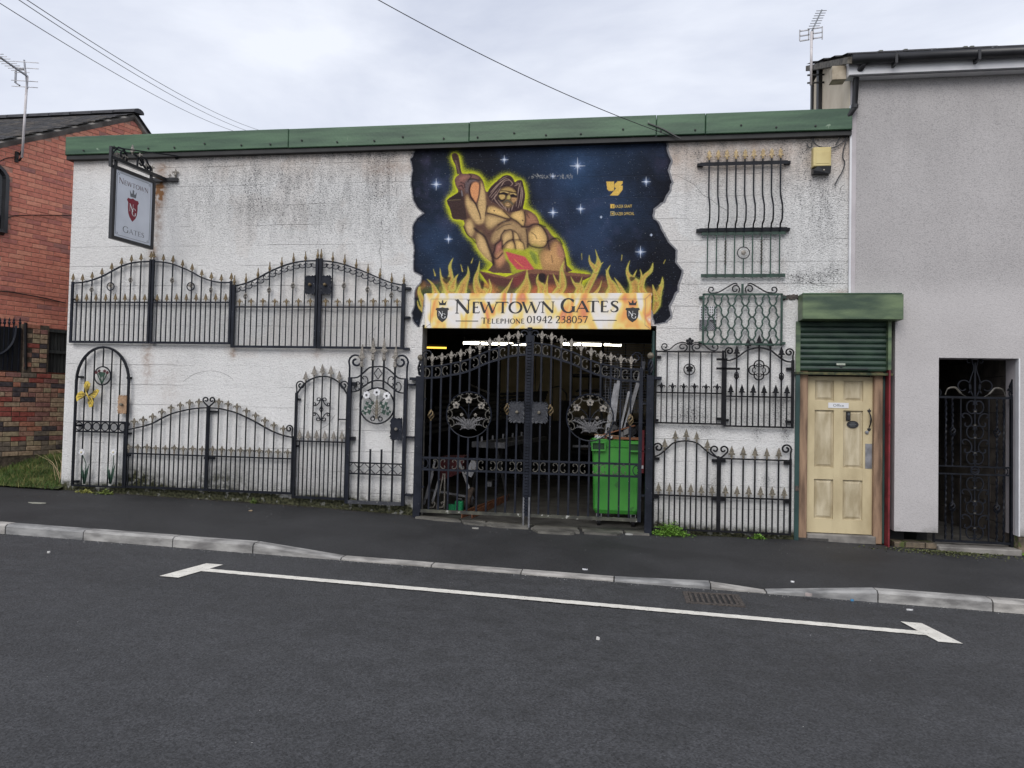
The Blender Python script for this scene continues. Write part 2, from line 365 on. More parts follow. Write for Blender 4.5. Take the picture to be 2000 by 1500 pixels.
def paint_mural():
    z8 = lambda q: [(790+x/3.636, 270+y/3.636) for x, y in q]
    za = lambda q: [(860+x/10, 280+y/10) for x, y in q]
    zb = lambda q: [(900+x/9.09, 400+y/9.09) for x, y in q]
    C = Canvas(795, 275, 1342, 650, 1.25, 3, s8(24,27,36)); a = C.a; H, Wd = C.h, C.w
    X, Y = C.grid()
    f1 = fbm(H, Wd, 4); f2 = fbm(H, Wd, 6, 6); f3 = fbm(H, Wd, 14, 5)
    def over(m, c):
        m = np.clip(m, 0, 1)[..., None]; C.a[:] = C.a+(np.array(c)-C.a)*m
    def spot(x, y, r, c, al=1): over(al*np.exp(-((X-x)**2+(Y-y)**2)/(2*r*r))*(.45+.9*f3), c)
    over((f2-.47)*4, s8(42,52,74)); over((.42-f1)*3, s8(16,17,26)); over((f3-.60)*3, s8(58,56,76))
    for x, y, r_, al in ((1140,330,42,.62),(1125,352,26,.5),(870,360,30,.3),(1150,460,40,.3),(850,470,38,.5),(1020,320,30,.4),(1220,300,30,.35),(1180,420,30,.35),(860,530,30,.4),(1100,300,30,.5),(950,500,20,.3),(1240,410,34,.3)):
        spot(x, y, r_, s8(52,80,116), al*.72)
    spot(1000,360,40,s8(20,20,30),.5); spot(1290,560,40,s8(14,15,24),.7); spot(1310,380,28,s8(15,17,28),.6)
    # fine spray dots
    dots = nrg.random((H, Wd)) > .9975; over(dots*.5, s8(150,165,190))
    for x, y, r_ in ((1128,324,17),(985,312,9),(1080,344,6),(852,360,12),(1080,415,11),(1134,408,10),(876,467,9),(1262,355,10),(1251,492,12),(1174,424,3),(1272,459,3)):
        r_ *= .88; spot(x, y, r_*.5, s8(110,135,180), .55); spot(x, y, r_*.16, s8(225,230,242), 1.2)
        C.line([(x-r_,y),(x,y),(x+r_,y)], [.2,1.5,.2], s8(225,232,245), .5); C.line([(x,y-r_*1.1),(x,y),(x,y+r_*1.1)], [.2,1.5,.2], s8(225,232,245), .5)
        for q in (.4, -.4): C.line([(x-r_*.4,y-q*r_),(x+r_*.4,y+q*r_)], .5, s8(170,190,225), .5, .6)
    # pale worn patch
    for i in range(60): 
        x = rnd.uniform(1032,1118); C.line([(x,342+rnd.uniform(-3,8)),(x+rnd.uniform(1,4),343+rnd.uniform(-2,7))], rnd.uniform(.4,1.3), s8(170,170,168), .4, .55)
    sil = smooth(z8([(335,120),(352,105),(375,110),(388,140),(398,200),(410,250),(480,250),(530,268),(560,310),(575,370),(592,380),(612,345),(660,300),(700,272),(740,262),(768,280),(785,312),(800,300),(830,298),(845,340),(858,400),(852,450),(842,500),(880,510),(930,545),(955,590),(962,618),(1010,642),(1045,688),(1090,722),(1120,760),(1140,820),(1152,900),(1155,955),(630,955),(628,895),(580,850),(520,780),(500,720),(450,690),(425,640),(420,585),(345,572),(328,510),(302,440),(372,390),(380,370),(362,330),(358,290),(375,268),(388,255),(372,210),(345,160)]), 3)
    anv = z8([(528,942),(640,965),(720,985),(850,942),(930,930),(1330,968),(1320,985),(1265,1012),(1240,1105),(620,1105),(590,1030)])
    m = np.zeros((H, Wd))
    for pl in (sil, anv):
        (i0, j0, i1, j1), q = C.pmask(pl, 0); m[j0:j1, i0:i1] = np.maximum(m[j0:j1, i0:i1], q)
    g = blur(m, 9*C.sc); g2 = blur(m, 4*C.sc)
    glow = np.clip((g-.02)*3.6, 0, 1)-nrg.random((H, Wd))*.75*(1-np.clip(g2*3.0, 0, 1))
    over(np.clip(glow, 0, 1)*(Y < 575), s8(176,182,44)); over(np.clip(g2*2.4-.35, 0, 1)*.8*(Y < 575), s8(206,208,52))
    dk = s8(46,33,38); brown = s8(86,60,54); skin = s8(206,172,120); skin2 = s8(222,184,120); rose = s8(178,120,104)
    C.poly(sil, s8(98,72,62), .3)
    # hammer head and handle
    C.poly(za([(130,1110),(370,950),(450,1000),(520,1480),(250,1475)]), s8(66,50,48), .5)
    C.poly(za([(130,1110),(370,950),(440,1020),(400,1100),(240,1112)]), s8(54,42,42), .8); C.line(za([(150,1112),(400,1100)]), .7, s8(150,130,100), .6, .8)
    C.poly(za([(230,240),(270,200),(320,210),(345,300),(420,580),(330,610),(290,400),(240,310)]), s8(74,54,52), .4); C.line(za([(300,340),(330,450),(370,580)]), [2,3,1.5], s8(128,100,92), 1.5, .8)
    # raised hand
    C.poly(smooth(za([(295,690),(330,640),(430,605),(560,605),(680,635),(760,690),(700,700),(600,690),(500,740),(480,860),(440,910),(380,890),(330,850),(300,770)]), 3), s8(126,90,84), 1.2)
    C.poly(za([(440,640),(560,630),(500,700),(400,740),(360,700)]), s8(160,112,100), 2); C.poly(za([(480,760),(560,700),(700,700),(790,760),(700,740),(600,760),(560,840),(560,980),(480,960)]), s8(104,90,92), 1.5)
    for q in ([(400,760),(470,790),(480,860)], [(360,840),(420,820),(450,880)], [(570,600),(610,640),(540,740)], [(560,700),(640,690),(760,730)], [(390,910),(430,1030)]): C.line(za(q), 2.0, dk, .9, .85)
    C.line(za([(415,930),(430,1020)]), 2.5, s8(130,124,128), .8, .8)
    # raised arm
    C.poly(smooth(za([(780,740),(840,850),(880,1050),(892,1300),(860,1500),(800,1560),(770,1380),(735,1200),(765,1000),(792,850)]), 3), skin, 1.5)
    C.poly(smooth(za([(520,1000),(570,1100),(680,1190),(760,1350),(800,1560),(700,1560),(600,1420),(530,1280),(500,1150)]), 3), skin, 2)
    C.poly(smooth(za([(640,775),(700,755),(755,800),(760,900),(735,1050),(700,1150),(640,1080),(580,960),(590,850)]), 3), s8(216,150,104), 1)
    C.line(za([(600,790),(565,900),(590,1040),(690,1180),(770,1380),(790,1480)]), [2,3.2,3,2.6,1.5], dk, .9)
    C.line(za([(775,760),(760,1000),(720,1150)]), 2.0, brown, 1)
    C.line(zb([(470,20),(440,160),(450,330)]), 2.5, dk, 1)
    # torso highlights
    for q, c, b_ in (
        ([(150,250),(200,290),(245,420),(240,470),(190,580),(130,520),(90,430),(85,330)], skin, 1.3),
        ([(330,465),(400,560),(460,640),(500,780),(548,930),(555,1010),(440,950),(340,830),(285,720),(278,600),(295,510)], skin, 1.5),
        ([(485,50),(560,30),(640,60),(760,120),(880,225),(800,235),(600,180),(480,140)], skin2, 1),
        ([(895,180),(970,120),(1080,105),(1125,180),(1135,330),(1095,375),(1000,290),(910,240)], skin2, 1),
        ([(1160,170),(1250,140),(1330,210),(1385,335),(1340,350),(1200,355),(1150,370),(1155,260)], s8(170,122,96), 1.6),
        ([(450,190),(600,200),(820,262),(680,320),(560,400),(500,430),(440,330)], skin, 1.6),
        ([(560,680),(620,670),(720,540),(780,460),(900,430),(980,440),(1060,540),(1130,780),(1165,760),(1165,440),(1050,370),(900,290),(720,360),(600,480),(540,600)], s8(182,150,108), 1.2),
        ([(905,475),(915,600),(830,650),(760,735),(740,640),(760,540),(830,480)], skin, .9),
        ([(950,485),(1010,520),(1050,625),(950,620)], skin, .9),
        ([(830,690),(915,650),(955,780),(880,800),(790,770)], skin2, 1),
        ([(965,640),(1060,640),(1115,710),(1130,800),(990,810)], skin2, 1),
        ([(725,640),(722,780),(640,880),(612,830),(655,700)], rose, 1.2),
        ([(1215,500),(1300,400),(1400,385),(1480,470),(1532,600),(1500,720),(1400,745),(1250,705),(1205,600)], skin2, 1.2),
        ([(1440,380),(1530,420),(1600,540),(1610,600),(1560,630),(1525,500)], s8(126,94,86), 1.6),
        ([(1620,690),(1700,640),(1760,720),(1820,850),(1850,1000),(1820,1180),(1400,1180),(1380,900),(1500,790),(1575,820)], s8(190,146,98), 1.5),
        ([(620,880),(770,800),(810,960),(690,1110),(630,1060)], s8(192,140,104), 1.5),
        ([(1210,720),(1480,760),(1400,830),(1380,1100),(1200,900)], s8(170,160,80), 2)):
        C.poly(smooth(zb(q), 3), tuple(np.array(c)*.86), b_*1.9); cq = np.mean(q, 0); C.poly(smooth(zb([(cq[0]+(x-cq[0])*.62-6, cq[1]+(y-cq[1])*.62-6) for x, y in q]), 3), tuple(np.minimum(1, np.array(c)*1.22)), b_*2.6, .8, .25)
    C.poly(zb([(1700,700),(1770,740),(1820,880),(1790,980),(1720,900)]), rose, 3, .7)
    for q, wd in (([(470,150),(600,178),(800,245),(880,250)], 2.6), ([(760,110),(880,225),(1000,300),(1090,385)], 2.2), ([(1130,130),(1150,250),(1125,380)], 2.0), ([(1170,160),(1215,230)], 1.2),
        ([(1080,390),(1200,390),(1290,345),(1400,355),(1480,440),(1540,560),(1545,650)], 2.8), ([(1165,440),(1185,600),(1188,750)], 2.2), ([(1205,690),(1260,735),(1400,765),(1500,735),(1540,660)], 2.4), ([(1545,650),(1640,600),(1730,600),(1800,700)], 2.8),
        ([(1545,660),(1575,800)], 2), ([(1260,490),(1320,540),(1350,600)], 1.2), ([(780,455),(720,540),(700,640),(620,700),(600,800),(570,900),(640,960),(740,860)], 2.6), ([(735,640),(735,780)], 2),
        ([(780,460),(900,445),(930,560),(930,620),(960,700),(975,810)], 2.2), ([(930,615),(830,650),(740,745)], 2.2), ([(940,460),(1010,520),(1060,640),(1110,680),(1135,790)], 1.6), ([(950,620),(1060,625)], 1.2),
        ([(660,360),(760,300),(860,280)], 1.8), ([(640,450),(760,370),(900,340)], 1.2), ([(50,380),(110,520),(200,600),(270,680)], 2.4), ([(245,420),(300,470),(420,560),(490,720),(560,920),(580,1050)], 4.6), ([(1380,900),(1390,1100)], .9), ([(1610,900),(1630,1020)], .9),
        ([(1850,950),(1885,1180)], 3), ([(1395,350),(1500,390)], 3)):
        C.line(smooth(zb(q), 4, False), wd*1.5, dk, 1.6, .45); C.line(smooth(zb(q), 4, False), wd*.8, dk, .7, .8)
    for p in ((592,105),(1097,278)): C.line(zb([p, (p[0]+4, p[1]+3)]), 2.4, dk, .6)
    # hair and face
    C.poly(smooth(za([(925,985),(950,900),(1020,830),(1150,715),(1220,640),(1300,620),(1400,660),(1450,765),(1580,715),(1620,800),(1645,1000),(1605,1270),(1420,1340),(1330,1330),(1200,1240),(1030,1150),(960,1100)]), 3), s8(66,48,50), .5)
    C.poly(smooth(za([(1180,890),(1320,845),(1440,900),(1505,1020),(1500,1100),(1420,1210),(1320,1270),(1230,1210),(1150,1130),(1125,1000)]), 3), s8(120,96,66), 1.3)
    C.poly(smooth(za([(1210,900),(1320,860),(1430,905),(1480,960),(1340,940),(1200,925)]), 3), s8(176,146,92), 1)
    for q in ([(980,960),(1080,840),(1200,700),(1300,650)], [(960,1040),(1060,900),(1180,760),(1290,690),(1380,740)], [(990,1060),(1080,960),(1180,850),(1250,740),(1340,720)], [(1010,1110),(1100,1000),(1170,880)],
        [(1470,780),(1540,790),(1530,900),(1500,1060),(1480,1230)], [(1560,760),(1580,900),(1560,1100),(1520,1260)], [(1600,860),(1605,1000),(1570,1230)], [(1450,830),(1520,800)], [(1330,700),(1410,780),(1370,830)],
        [(1080,1000),(1060,1080),(1130,1180),(1230,1280)], [(1130,1100),(1210,1200),(1280,1300)], [(1420,1210),(1390,1310)], [(1340,1260),(1340,1330)], [(1260,1230),(1300,1320)]):
        C.line(smooth(za(q), 4, False), [.8,2.0,.6], s8(168,142,128), .6, .85)
    for q in ([(1000,900),(1130,770),(1240,690)], [(1100,950),(1200,840),(1350,820)], [(1440,860),(1500,960),(1490,1100)], [(1550,860),(1540,1100)]): C.line(smooth(za(q), 4, False), [1,2.2,1], s8(34,24,30), .6, .9)
    C.poly(smooth(za([(1130,960),(1240,930),(1330,970),(1290,1040),(1260,1110),(1200,1150),(1130,1090)]), 3), s8(44,34,38), 1); C.poly(smooth(za([(1370,980),(1480,990),(1500,1060),(1470,1120),(1390,1120)]), 3), s8(44,34,38), 1)
    C.poly(smooth(za([(1145,1010),(1260,1010),(1255,1070),(1190,1100)]), 3), s8(196,164,104), .7); C.poly(smooth(za([(1390,1060),(1495,1070),(1470,1130),(1410,1150)]), 3), s8(184,144,100), .7)
    for q in ([(1170,955),(1240,935),(1320,965)], [(1370,985),(1430,975),(1480,1005)]): C.line(za(q), 1.9, s8(206,176,116), .6)
    for q in ([(1200,985),(1260,985),(1310,995)], [(1380,1010),(1470,1025)], [(1200,925),(1320,935),(1420,960),(1490,960)]): C.line(za(q), 1.5, s8(24,18,24), .5)
    C.poly(za([(1310,1030),(1350,1010),(1375,1070),(1350,1090),(1300,1085)]), s8(190,170,100), .7); C.line(za([(1240,1160),(1300,1110),(1380,1150),(1410,1190)]), 2.2, s8(84,84,74), .9)
    C.poly(za([(1260,1175),(1320,1165),(1375,1190),(1330,1230),(1280,1215)]), s8(206,168,120), .6); C.line(za([(1262,1185),(1370,1195)]), .8, dk, .5)
    # hot iron, anvil
    C.poly(zb([(740,760),(1130,790),(1190,760),(1360,830),(1470,1160),(900,1240),(860,1060),(780,960)]), s8(190,196,50), 2.2, .8, .5)
    C.poly(smooth(zb([(1200,800),(1330,850),(1380,1000),(1340,1080),(1250,950)]), 3), s8(60,96,64), 2, .75, .5)
    C.poly(zb([(790,825),(1140,920),(1240,1050),(1320,1160),(1000,1150),(860,990)]), s8(196,84,88), .7); C.line(zb([(950,970),(1110,1110)]), 1.2, s8(214,150,70), .5)
    C.poly(anv, s8(92,58,54), .5); C.poly(z8([(528,942),(720,985),(850,942),(930,930),(1330,968),(1300,985),(900,960),(760,1000),(640,985)]), s8(128,88,70), .7)
    C.poly(z8([(850,950),(870,940),(860,1080),(790,1060),(760,1000)]), s8(120,62,60), 2)
    fg = (blur(m, 1.0) > .5)*1.0; C.a *= (1+fg*(C.noise-.5)*.34)[..., None]
    # flames: (spine, widths, colour pairs)
    yl = s8(196,184,92); og = s8(206,148,86); pk = s8(192,104,80); dg = s8(120,128,60)
    base = z8([(90,1120),(110,1000),(180,1040),(300,990),(420,1060),(560,1020),(800,1060),(1000,1050),(1250,1060),(1400,990),(1560,1060),(1700,1010),(1790,1120)])
    def mfull(t):
        z_ = np.zeros((H, Wd)); (a0, b0, a1, b1), q_ = t; z_[b0:b1, a0:a1] = q_; return z_
    mm = C.pmask(base, 4); C.put(mm, s8(96,104,52), .75, .9)
    over(np.clip((f3-.44)*5, 0, 1)*mfull(mm)*.8*(C.noise*.6+.5), s8(206,140,80)); over(np.clip((f2-.5)*6, 0, 1)*mfull(mm)*.7*(C.noise*.6+.5), s8(190,92,76))
    T = [([(345,850),(322,910),(330,970),(320,1060),(330,1110)], [1,22,30,90,150]), ([(252,920),(262,990),(300,1040),(330,1090)], [1,16,70,100]), ([(382,965),(360,1000),(340,1060)], [1,20,60]), ([(160,1000),(200,1040),(225,1110)], [1,18,60]),
         ([(110,1030),(105,1090),(125,1150),(140,1230)], [2,26,40,30]), ([(90,1150),(105,1200),(145,1240)], [1,16,20]), ([(450,910),(452,970),(420,1040),(400,1110)], [1,22,60,90]), ([(535,870),(525,930),(508,1000),(520,1070),(560,1110)], [1,16,36,60,110]),
         ([(600,1000),(612,1060),(590,1110)], [2,20,40]), ([(870,930),(868,1000),(860,1060),(830,1110)], [1,30,80,100]), ([(770,990),(740,1050),(700,1110)], [1,16,40]), ([(950,965),(945,1010),(975,1060),(980,1110)], [3,22,60,80]), ([(1020,970),(1010,1030),(1000,1090)], [1,14,40]),
         ([(1135,870),(1115,930),(1122,990),(1120,1050),(1080,1110)], [1,22,44,60,70]), ([(1055,960),(1070,1000),(1095,1050)], [1,12,30]), ([(1180,980),(1205,1030),(1245,1060),(1240,1110)], [1,16,60,80]), ([(1262,985),(1245,1040),(1230,1090)], [1,14,40]),
         ([(1355,790),(1372,850),(1375,900),(1345,980),(1310,1050),(1280,1110)], [1,14,44,40,44,40]), ([(1312,830),(1318,880),(1360,930)], [2,18,50]), ([(1412,880),(1385,905),(1360,940)], [1,16,40]),
         ([(1462,900),(1440,950),(1455,1010),(1480,1060),(1480,1110)], [1,18,34,70,120]), ([(1430,930),(1442,980)], [1,16]), ([(1490,990),(1530,1050),(1560,1110)], [1,24,40]), ([(1400,1010),(1385,1060),(1350,1110)], [1,12,30]),
         ([(1600,870),(1582,930),(1595,980),(1640,1040),(1650,1100)], [1,18,34,90,120]), ([(1650,935),(1625,985),(1610,1010)], [1,18,30]), ([(1765,885),(1750,940),(1700,990),(1680,1060),(1700,1110)], [2,26,34,50,60]), ([(1672,930),(1685,980),(1670,1040)], [1,16,30]),
         ([(1832,985),(1828,1040),(1800,1100),(1790,1180),(1770,1240)], [2,28,60,60,20]), ([(1762,1040),(1775,1090),(1790,1140)], [2,24,40]), ([(205,930),(218,975)], [1,10]), ([(400,895),(412,945)], [2,9]), ([(487,850),(475,885)], [1,8]), ([(1258,820),(1260,860)], [4,2]), ([(1545,830),(1540,870)], [5,2]), ([(1852,865),(1840,890)], [4,4])]
    for sp_, wd in T:
        sp2 = smooth(z8(sp_), 5, False); w2 = np.interp(np.linspace(0, 1, len(sp2)), np.linspace(0, 1, len(wd)), wd)/3.636
        w2 = w2*.95+.3; C.line(sp2, w2*1.3+1.5, dg, 2.2, .7, .9); C.line(sp2, w2, yl, .6, .85, .25)
        k = max(1, len(sp2)//3)
        C.line(sp2[k:], w2[k:]*.66, og, 1.4, .7, .5); C.line(sp2[2*k:], w2[2*k:]*.55, pk, 2.0, .5, .7); C.line(sp2[2*k:], w2[2*k:]*.30, s8(70,66,44), 2.6, .6, .8)
    for q in ([(268,1000),(300,985),(330,990),(300,1035)], [(1600,985),(1640,990),(1610,1020)], [(960,960),(1000,965),(1000,1020),(970,1025),(950,1000)], [(545,1010),(565,1020),(560,1070),(540,1060)], [(1775,1050),(1810,1050),(1790,1090)]):
        C.poly(smooth(z8(q), 3), s8(30,30,36), .8, .85)
    # tag mark, icons
    gy = s8(222,184,92)
    for q in ([(620,625),(745,618),(748,770),(660,775),(635,750)], [(885,615),(885,655),(848,685),(885,690),(885,750),(815,845),(675,852),(780,730),(750,715),(750,665),(800,618)]): C.poly([(1110+x/8.335, 280+y/8.335) for x, y in q], gy, .3)
    C.line([(1110+745/8.335, 280+690/8.335), (1110+770/8.335, 280+705/8.335)], 1, gy)
    for yy, full in ((402.9, 1), (417.3, 0)):
        C.poly([(1192,yy-4),(1200,yy-4),(1200,yy+4),(1192,yy+4)], gy if full else s8(190,176,130), .3)
        if not full: C.poly([(1193.3,yy-2.7),(1198.7,yy-2.7),(1198.7,yy+2.7),(1193.3,yy+2.7)], s8(40,44,56), .3)
        C.poly([(1196,yy-1.5),(1198,yy-1.5),(1198,yy+3),(1196,yy+3)] if full else [(1195,yy-1),(1197.5,yy-1),(1197.5,yy+1),(1195,yy+1)], s8(60,56,40) if full else gy, .3)
    inner = z8([(98,55),(80,90),(45,150),(58,230),(50,300),(62,430),(92,490),(138,530),(66,600),(56,700),(74,800),(64,900),(74,950),(128,975),(118,1020),(80,1080),(74,1180),(55,1240),(64,1300),(100,1340),(118,1290),(125,1230),(140,1105),(1755,1100),(1755,1215),(1765,1250),(1775,1318),(1850,1308),(1888,1260),(1878,1190),(1935,1080),(1945,1020),(1970,940),(1920,880),(1930,800),(1865,730),(1795,590),(1762,570),(1765,500),(1835,450),(1875,380),(1895,310),(1870,230),(1893,160),(1862,90),(1862,-20),(98,-5)])
    jag = []
    for i in range(len(inner)):
        p = inner[i]; q = inner[(i+1) % len(inner)]; d = math.hypot(q[0]-p[0], q[1]-p[1]); k = max(1, int(d/5)) if d < 60 else 1
        for t in range(k):
            j = 0 if (k == 1 and d >= 60) else rnd.uniform(-1.1, 1.1)
            jag.append((p[0]+(q[0]-p[0])*t/k+j, p[1]+(q[1]-p[1])*t/k+j*.7))
    mk = np.zeros((H, Wd)); (i0, j0, i1, j1), q = C.pmask(jag, 0); mk[j0:j1, i0:i1] = q
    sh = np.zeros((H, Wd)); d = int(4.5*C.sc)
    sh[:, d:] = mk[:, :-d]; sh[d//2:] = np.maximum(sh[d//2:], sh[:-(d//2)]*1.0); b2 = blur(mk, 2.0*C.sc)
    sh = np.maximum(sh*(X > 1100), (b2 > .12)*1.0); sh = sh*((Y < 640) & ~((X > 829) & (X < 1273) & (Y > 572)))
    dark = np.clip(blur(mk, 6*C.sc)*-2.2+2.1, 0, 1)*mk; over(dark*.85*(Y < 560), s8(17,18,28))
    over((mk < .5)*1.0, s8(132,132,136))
    return C, np.maximum((mk > .5)*1.0, (sh > .5)*1.0)
# ================================================================ ground
GX = [-40,-14,-7.85,-4.4,-2.6,-1,.4,2.1,3.2,4.5,10,40]; GZ = [.5,.34,.23,.155,.085,.02,.0,.005,-.02,-.045,-.16,-.8]
def gz(x): return float(np.interp(x, GX, GZ))
def rz(x): return -0.089-0.022*x
def kh(x): return float(np.interp(x, [-3.71,-2.77,-.08,.80,.86,1.33,2.29], [.10,.022,.02,.05,.045,.012,.10]))
YB, YF = -2.20, -2.335                       # kerb back, kerb front
def pz(x, y):                                # pavement surface
    t = np.clip(-y/2.2, 0, 1); b = rz(x)+kh(x); t2 = np.clip((t-.55)/.45, 0, 1)
    lo = gz(x)*(1-t)+(rz(x)+.10)*t
    return lo+(b-.003-(rz(x)+.10))*t2*t2
def sheet(xs, ys, zf, name, m, **p):
    v = []; f = []
    for y in ys:
        for x in xs: v.append((x, y, zf(x, y)))
    n = len(xs)
    for j in range(len(ys)-1):
        for i in range(n-1): f.append((j*n+i, j*n+i+1, (j+1)*n+i+1, (j+1)*n+i))
    b = MB(); b.v = v; b.f = f; b.mi = [0]*len(f)
    return b.build(name, m, None, True, kind='structure', **p)
xs = sorted(set(list(np.linspace(-40, -14, 8))+list(np.arange(-14, 10.01, .12))+list(np.linspace(10, 40, 8))))
bump2 = lambda x, y: .004*math.sin(x*1.3+y*2.1)+.003*math.sin(x*3.1-y*1.7)
road = sheet(xs, [-60,-30,-14,-9,-8,-7,-6,-5.2,-4.6,-4,-3.5,-3,-2.7,-2.45,YF+.02], lambda x, y: rz(x)+(bump2(x, y)*.5 if y < -2.5 else 0)+.012*max(0, (-y-2.4))*(1 if y > -8 else 0)*0, 'road', asphalt)
sheet(xs, list(np.linspace(YB-.01, -.25, 16))+[0.03], lambda x, y: pz(x, y)+(bump2(x, y)*.6 if -2.0 < y < -.3 else 0), 'pavement', tarmac)
b = MB(); b.add([(-300,-300,-1.2),(300,-300,-1.2),(300,300,-1.2),(-300,300,-1.2)], [(0,1,2,3)]); b.build('ground', grassg, None, kind='structure')
# kerb: each stone its own part
kerb = thing('kerb', 'pale concrete kerb with a lowered middle section between road and pavement', 'kerb', (-1.5, YF, rz(-1.5)-.15)); kerb['kind'] = 'structure'
del kerb['category']; del kerb['label']
J = [-6.56-.915*k for k in range(9, 0, -1)]+[-6.56,-5.63,-4.60,-3.71,-2.77,-1.84,-.95,-.06,.83,1.33,2.29,3.24]+[3.24+.915*k for k in range(1, 8)]
for i in range(len(J)-1):
    a, c = J[i]+.006, J[i+1]-.006; jx = rnd.uniform(-.006, .006); jz = rnd.uniform(-.003, .003); v = []
    for x in (a, c):
        h = kh(x)+jz; z = rz(x); ch = min(.022, h*.5)
        v += [(x, YB, z-.15), (x, YB, z+h), (x, YF+.028+jx, z+h), (x, YF+jx, z+h-ch), (x, YF-.004+jx, z-.15)]
    b = MB(); b.add(v, [(0,1,2,3,4),(9,8,7,6,5),(0,5,6,1),(1,6,7,2),(2,7,8,3),(3,8,9,4),(4,9,5,0)])
    b.build('kerb_stone', kerb_ms[rnd.randrange(3)], kerb)
for x in J[1:-1]:
    pass
# gutter line of grit between kerb and road
# painted access bar
def strip(pts, z=.004):
    return [(x, y, rz(x)+z+.003) for x, y in pts]
b = MB(); xsb = list(np.linspace(-3.80, 2.40, 240)); jl = [(.052+rnd.uniform(-.004,.004), .052+rnd.uniform(-.004,.004)) for _ in xsb]
for i in range(239):
    x0, x1 = xsb[i], xsb[i+1]; q = lambda x: -3.155-.0175*(x+3.8)
    b.add(strip([(x0,q(x0)-jl[i][0]),(x1,q(x1)-jl[i+1][0]),(x1,q(x1)+jl[i+1][1]),(x0,q(x0)+jl[i][1])]), [(0,1,2,3)])
b.add([(x, y, z+.001) for x, y, z in strip([(-3.97,-3.49),(-3.79,-3.49),(-3.70,-2.92),(-3.87,-2.92)])], [(0,1,2,3)])
b.add([(x, y, z+.001) for x, y, z in strip([(2.35,-3.47),(2.52,-3.47),(2.42,-2.97),(2.26,-2.97)])], [(0,1,2,3)])
b.build('access_bar_marking', line_m, None, kind='structure')
# drain
g = thing('drain_grate', 'rusty iron slotted drain grate in the road beside the lowered kerb', 'drain', (.80, -2.72, rz(.8)))
zc = rz(.8)
b = MB(); b.box(.56,1.05,-2.92,-2.88,zc-.04,zc+.012).box(.56,1.05,-2.56,-2.52,zc-.04,zc+.012).box(.56,.60,-2.88,-2.56,zc-.04,zc+.012).box(1.01,1.05,-2.88,-2.56,zc-.04,zc+.012); b.build('frame', rust_m, g)
b = MB(); b.box(.60,1.01,-2.88,-2.56,zc+.0055,zc+.0075); b.build('pit', dark_m, g)  # thin dark plate stands in for the shaded hollow under the slats
for k in range(9):
    x = .618+k*.047; b = MB(); b.box(x-.011,x+.011,-2.88,-2.56,zc+.0078,zc+.014); b.build('slat', rust_m, g)

# ================================================================ workshop building
bld = thing('workshop_building', 'white roughcast workshop with green fascia and mural over a wide gateway', 'building', (-2.6, 0, 0))
OX0, OX1, OZ = -2.64, .395, 2.60; DX0, DX1, DZ = 2.10, 3.20, 2.75; WX0, WX1 = -7.86, 2.68
# stains painted over the elevation (dirt, rust, moss, warm)
SC_ = Canvas(90, 200, 2010, 1090, .4, 4, (.0, 0, 0, 0)); SX, SY = SC_.grid(); fb = fbm(SC_.h, SC_.w, 10, 5); fb2 = fbm(SC_.h, SC_.w, 30, 4); vst = fbm(SC_.h, SC_.w, 60, 3)
def stn(ch, x, y, rx, ry, amt, vert=0):
    g_ = amt*np.exp(-(((SX-x)/rx)**2+((SY-y)/ry)**2))*(.25+1.5*(fb if not vert else .5*fb+.5*fb2)); SC_.a[..., ch] += g_
for q in ((500,390,120,60,.75),(680,370,100,70,.7),(410,330,60,40,.4),(620,460,160,50,.4),(560,340,100,30,.45),(760,420,40,90,.4),(700,300,60,20,.4),(380,420,40,60,.45),(470,610,60,60,.15),(1500,470,70,90,.55),(1600,440,50,70,.5),
          (1420,430,50,40,.35),(1560,360,50,60,.4),(1380,350,50,40,.3),(1340,560,60,30,.35),(1620,480,30,80,.5),(1350,400,20,60,.3)): stn(0, *q)
for q in ((1350,815,30,22,1.1),(1335,795,60,30,.5),(1520,790,16,30,1.1),(1535,820,14,40,.9),(1480,818,60,14,.8),(1375,840,22,16,.7),(1480,846,9,14,1.2),(1535,848,9,16,1.0),(1500,940,14,18,1.0),(1395,945,20,25,.7),(1290,960,14,14,.8),(1385,955,20,12,.6),(1640,385,60,20,.5)): stn(0, *q)
SC_.a[..., 0] += .28*np.clip(1-(SY-300)/14, 0, 1)*(SY > 270)+.35*np.exp(-((SY-303)/9)**2)*(fb2 > .5)  # darker band with blotches just under the fascia
base_y = np.interp(SX, [120,680,820,1280,1550,1745,2000], [955,990,1008,1035,1052,1064,1080])
SC_.a[..., 2] += np.clip(1-(base_y-SY)/48, 0, 1.6)**1.0*(SX < 1300)*np.clip((SX-150)/150, .30, 1)*(.45+1.1*fb)
SC_.a[..., 2] += np.clip(1.3-(base_y-SY)/16, 0, 1.5)*1.1; SC_.a[..., 0] += np.clip(1.2-(base_y-SY)/13, 0, 1.2)*.9
SC_.a[..., 0] += np.clip(1-(base_y-SY)/75, 0, 1)*.55*fb*(SX < 1300)
SC_.a[..., 0] += np.clip(1-(base_y-SY)/24, 0, 1)*1.2*(SX > 1300)*(SX < 1560)*fb2*1.2
stn(2, 440, 930, 50, 25, .8); stn(0, 445, 935, 60, 22, .8); stn(2, 165, 905, 20, 30, .2); stn(2, 265, 930, 40, 22, .8); stn(0, 600, 925, 60, 20, .5)
stn(1, 313, 372, 9, 22, 2.0); stn(1, 308, 420, 9, 60, .8); stn(1, 318, 330, 14, 14, .9); stn(1, 297, 490, 8, 25, .8); stn(1, 288, 700, 10, 50, .55); stn(1, 330, 760, 22, 60, .16); stn(1, 455, 690, 5, 10, .8); stn(1, 130, 320, 12, 200, .22)
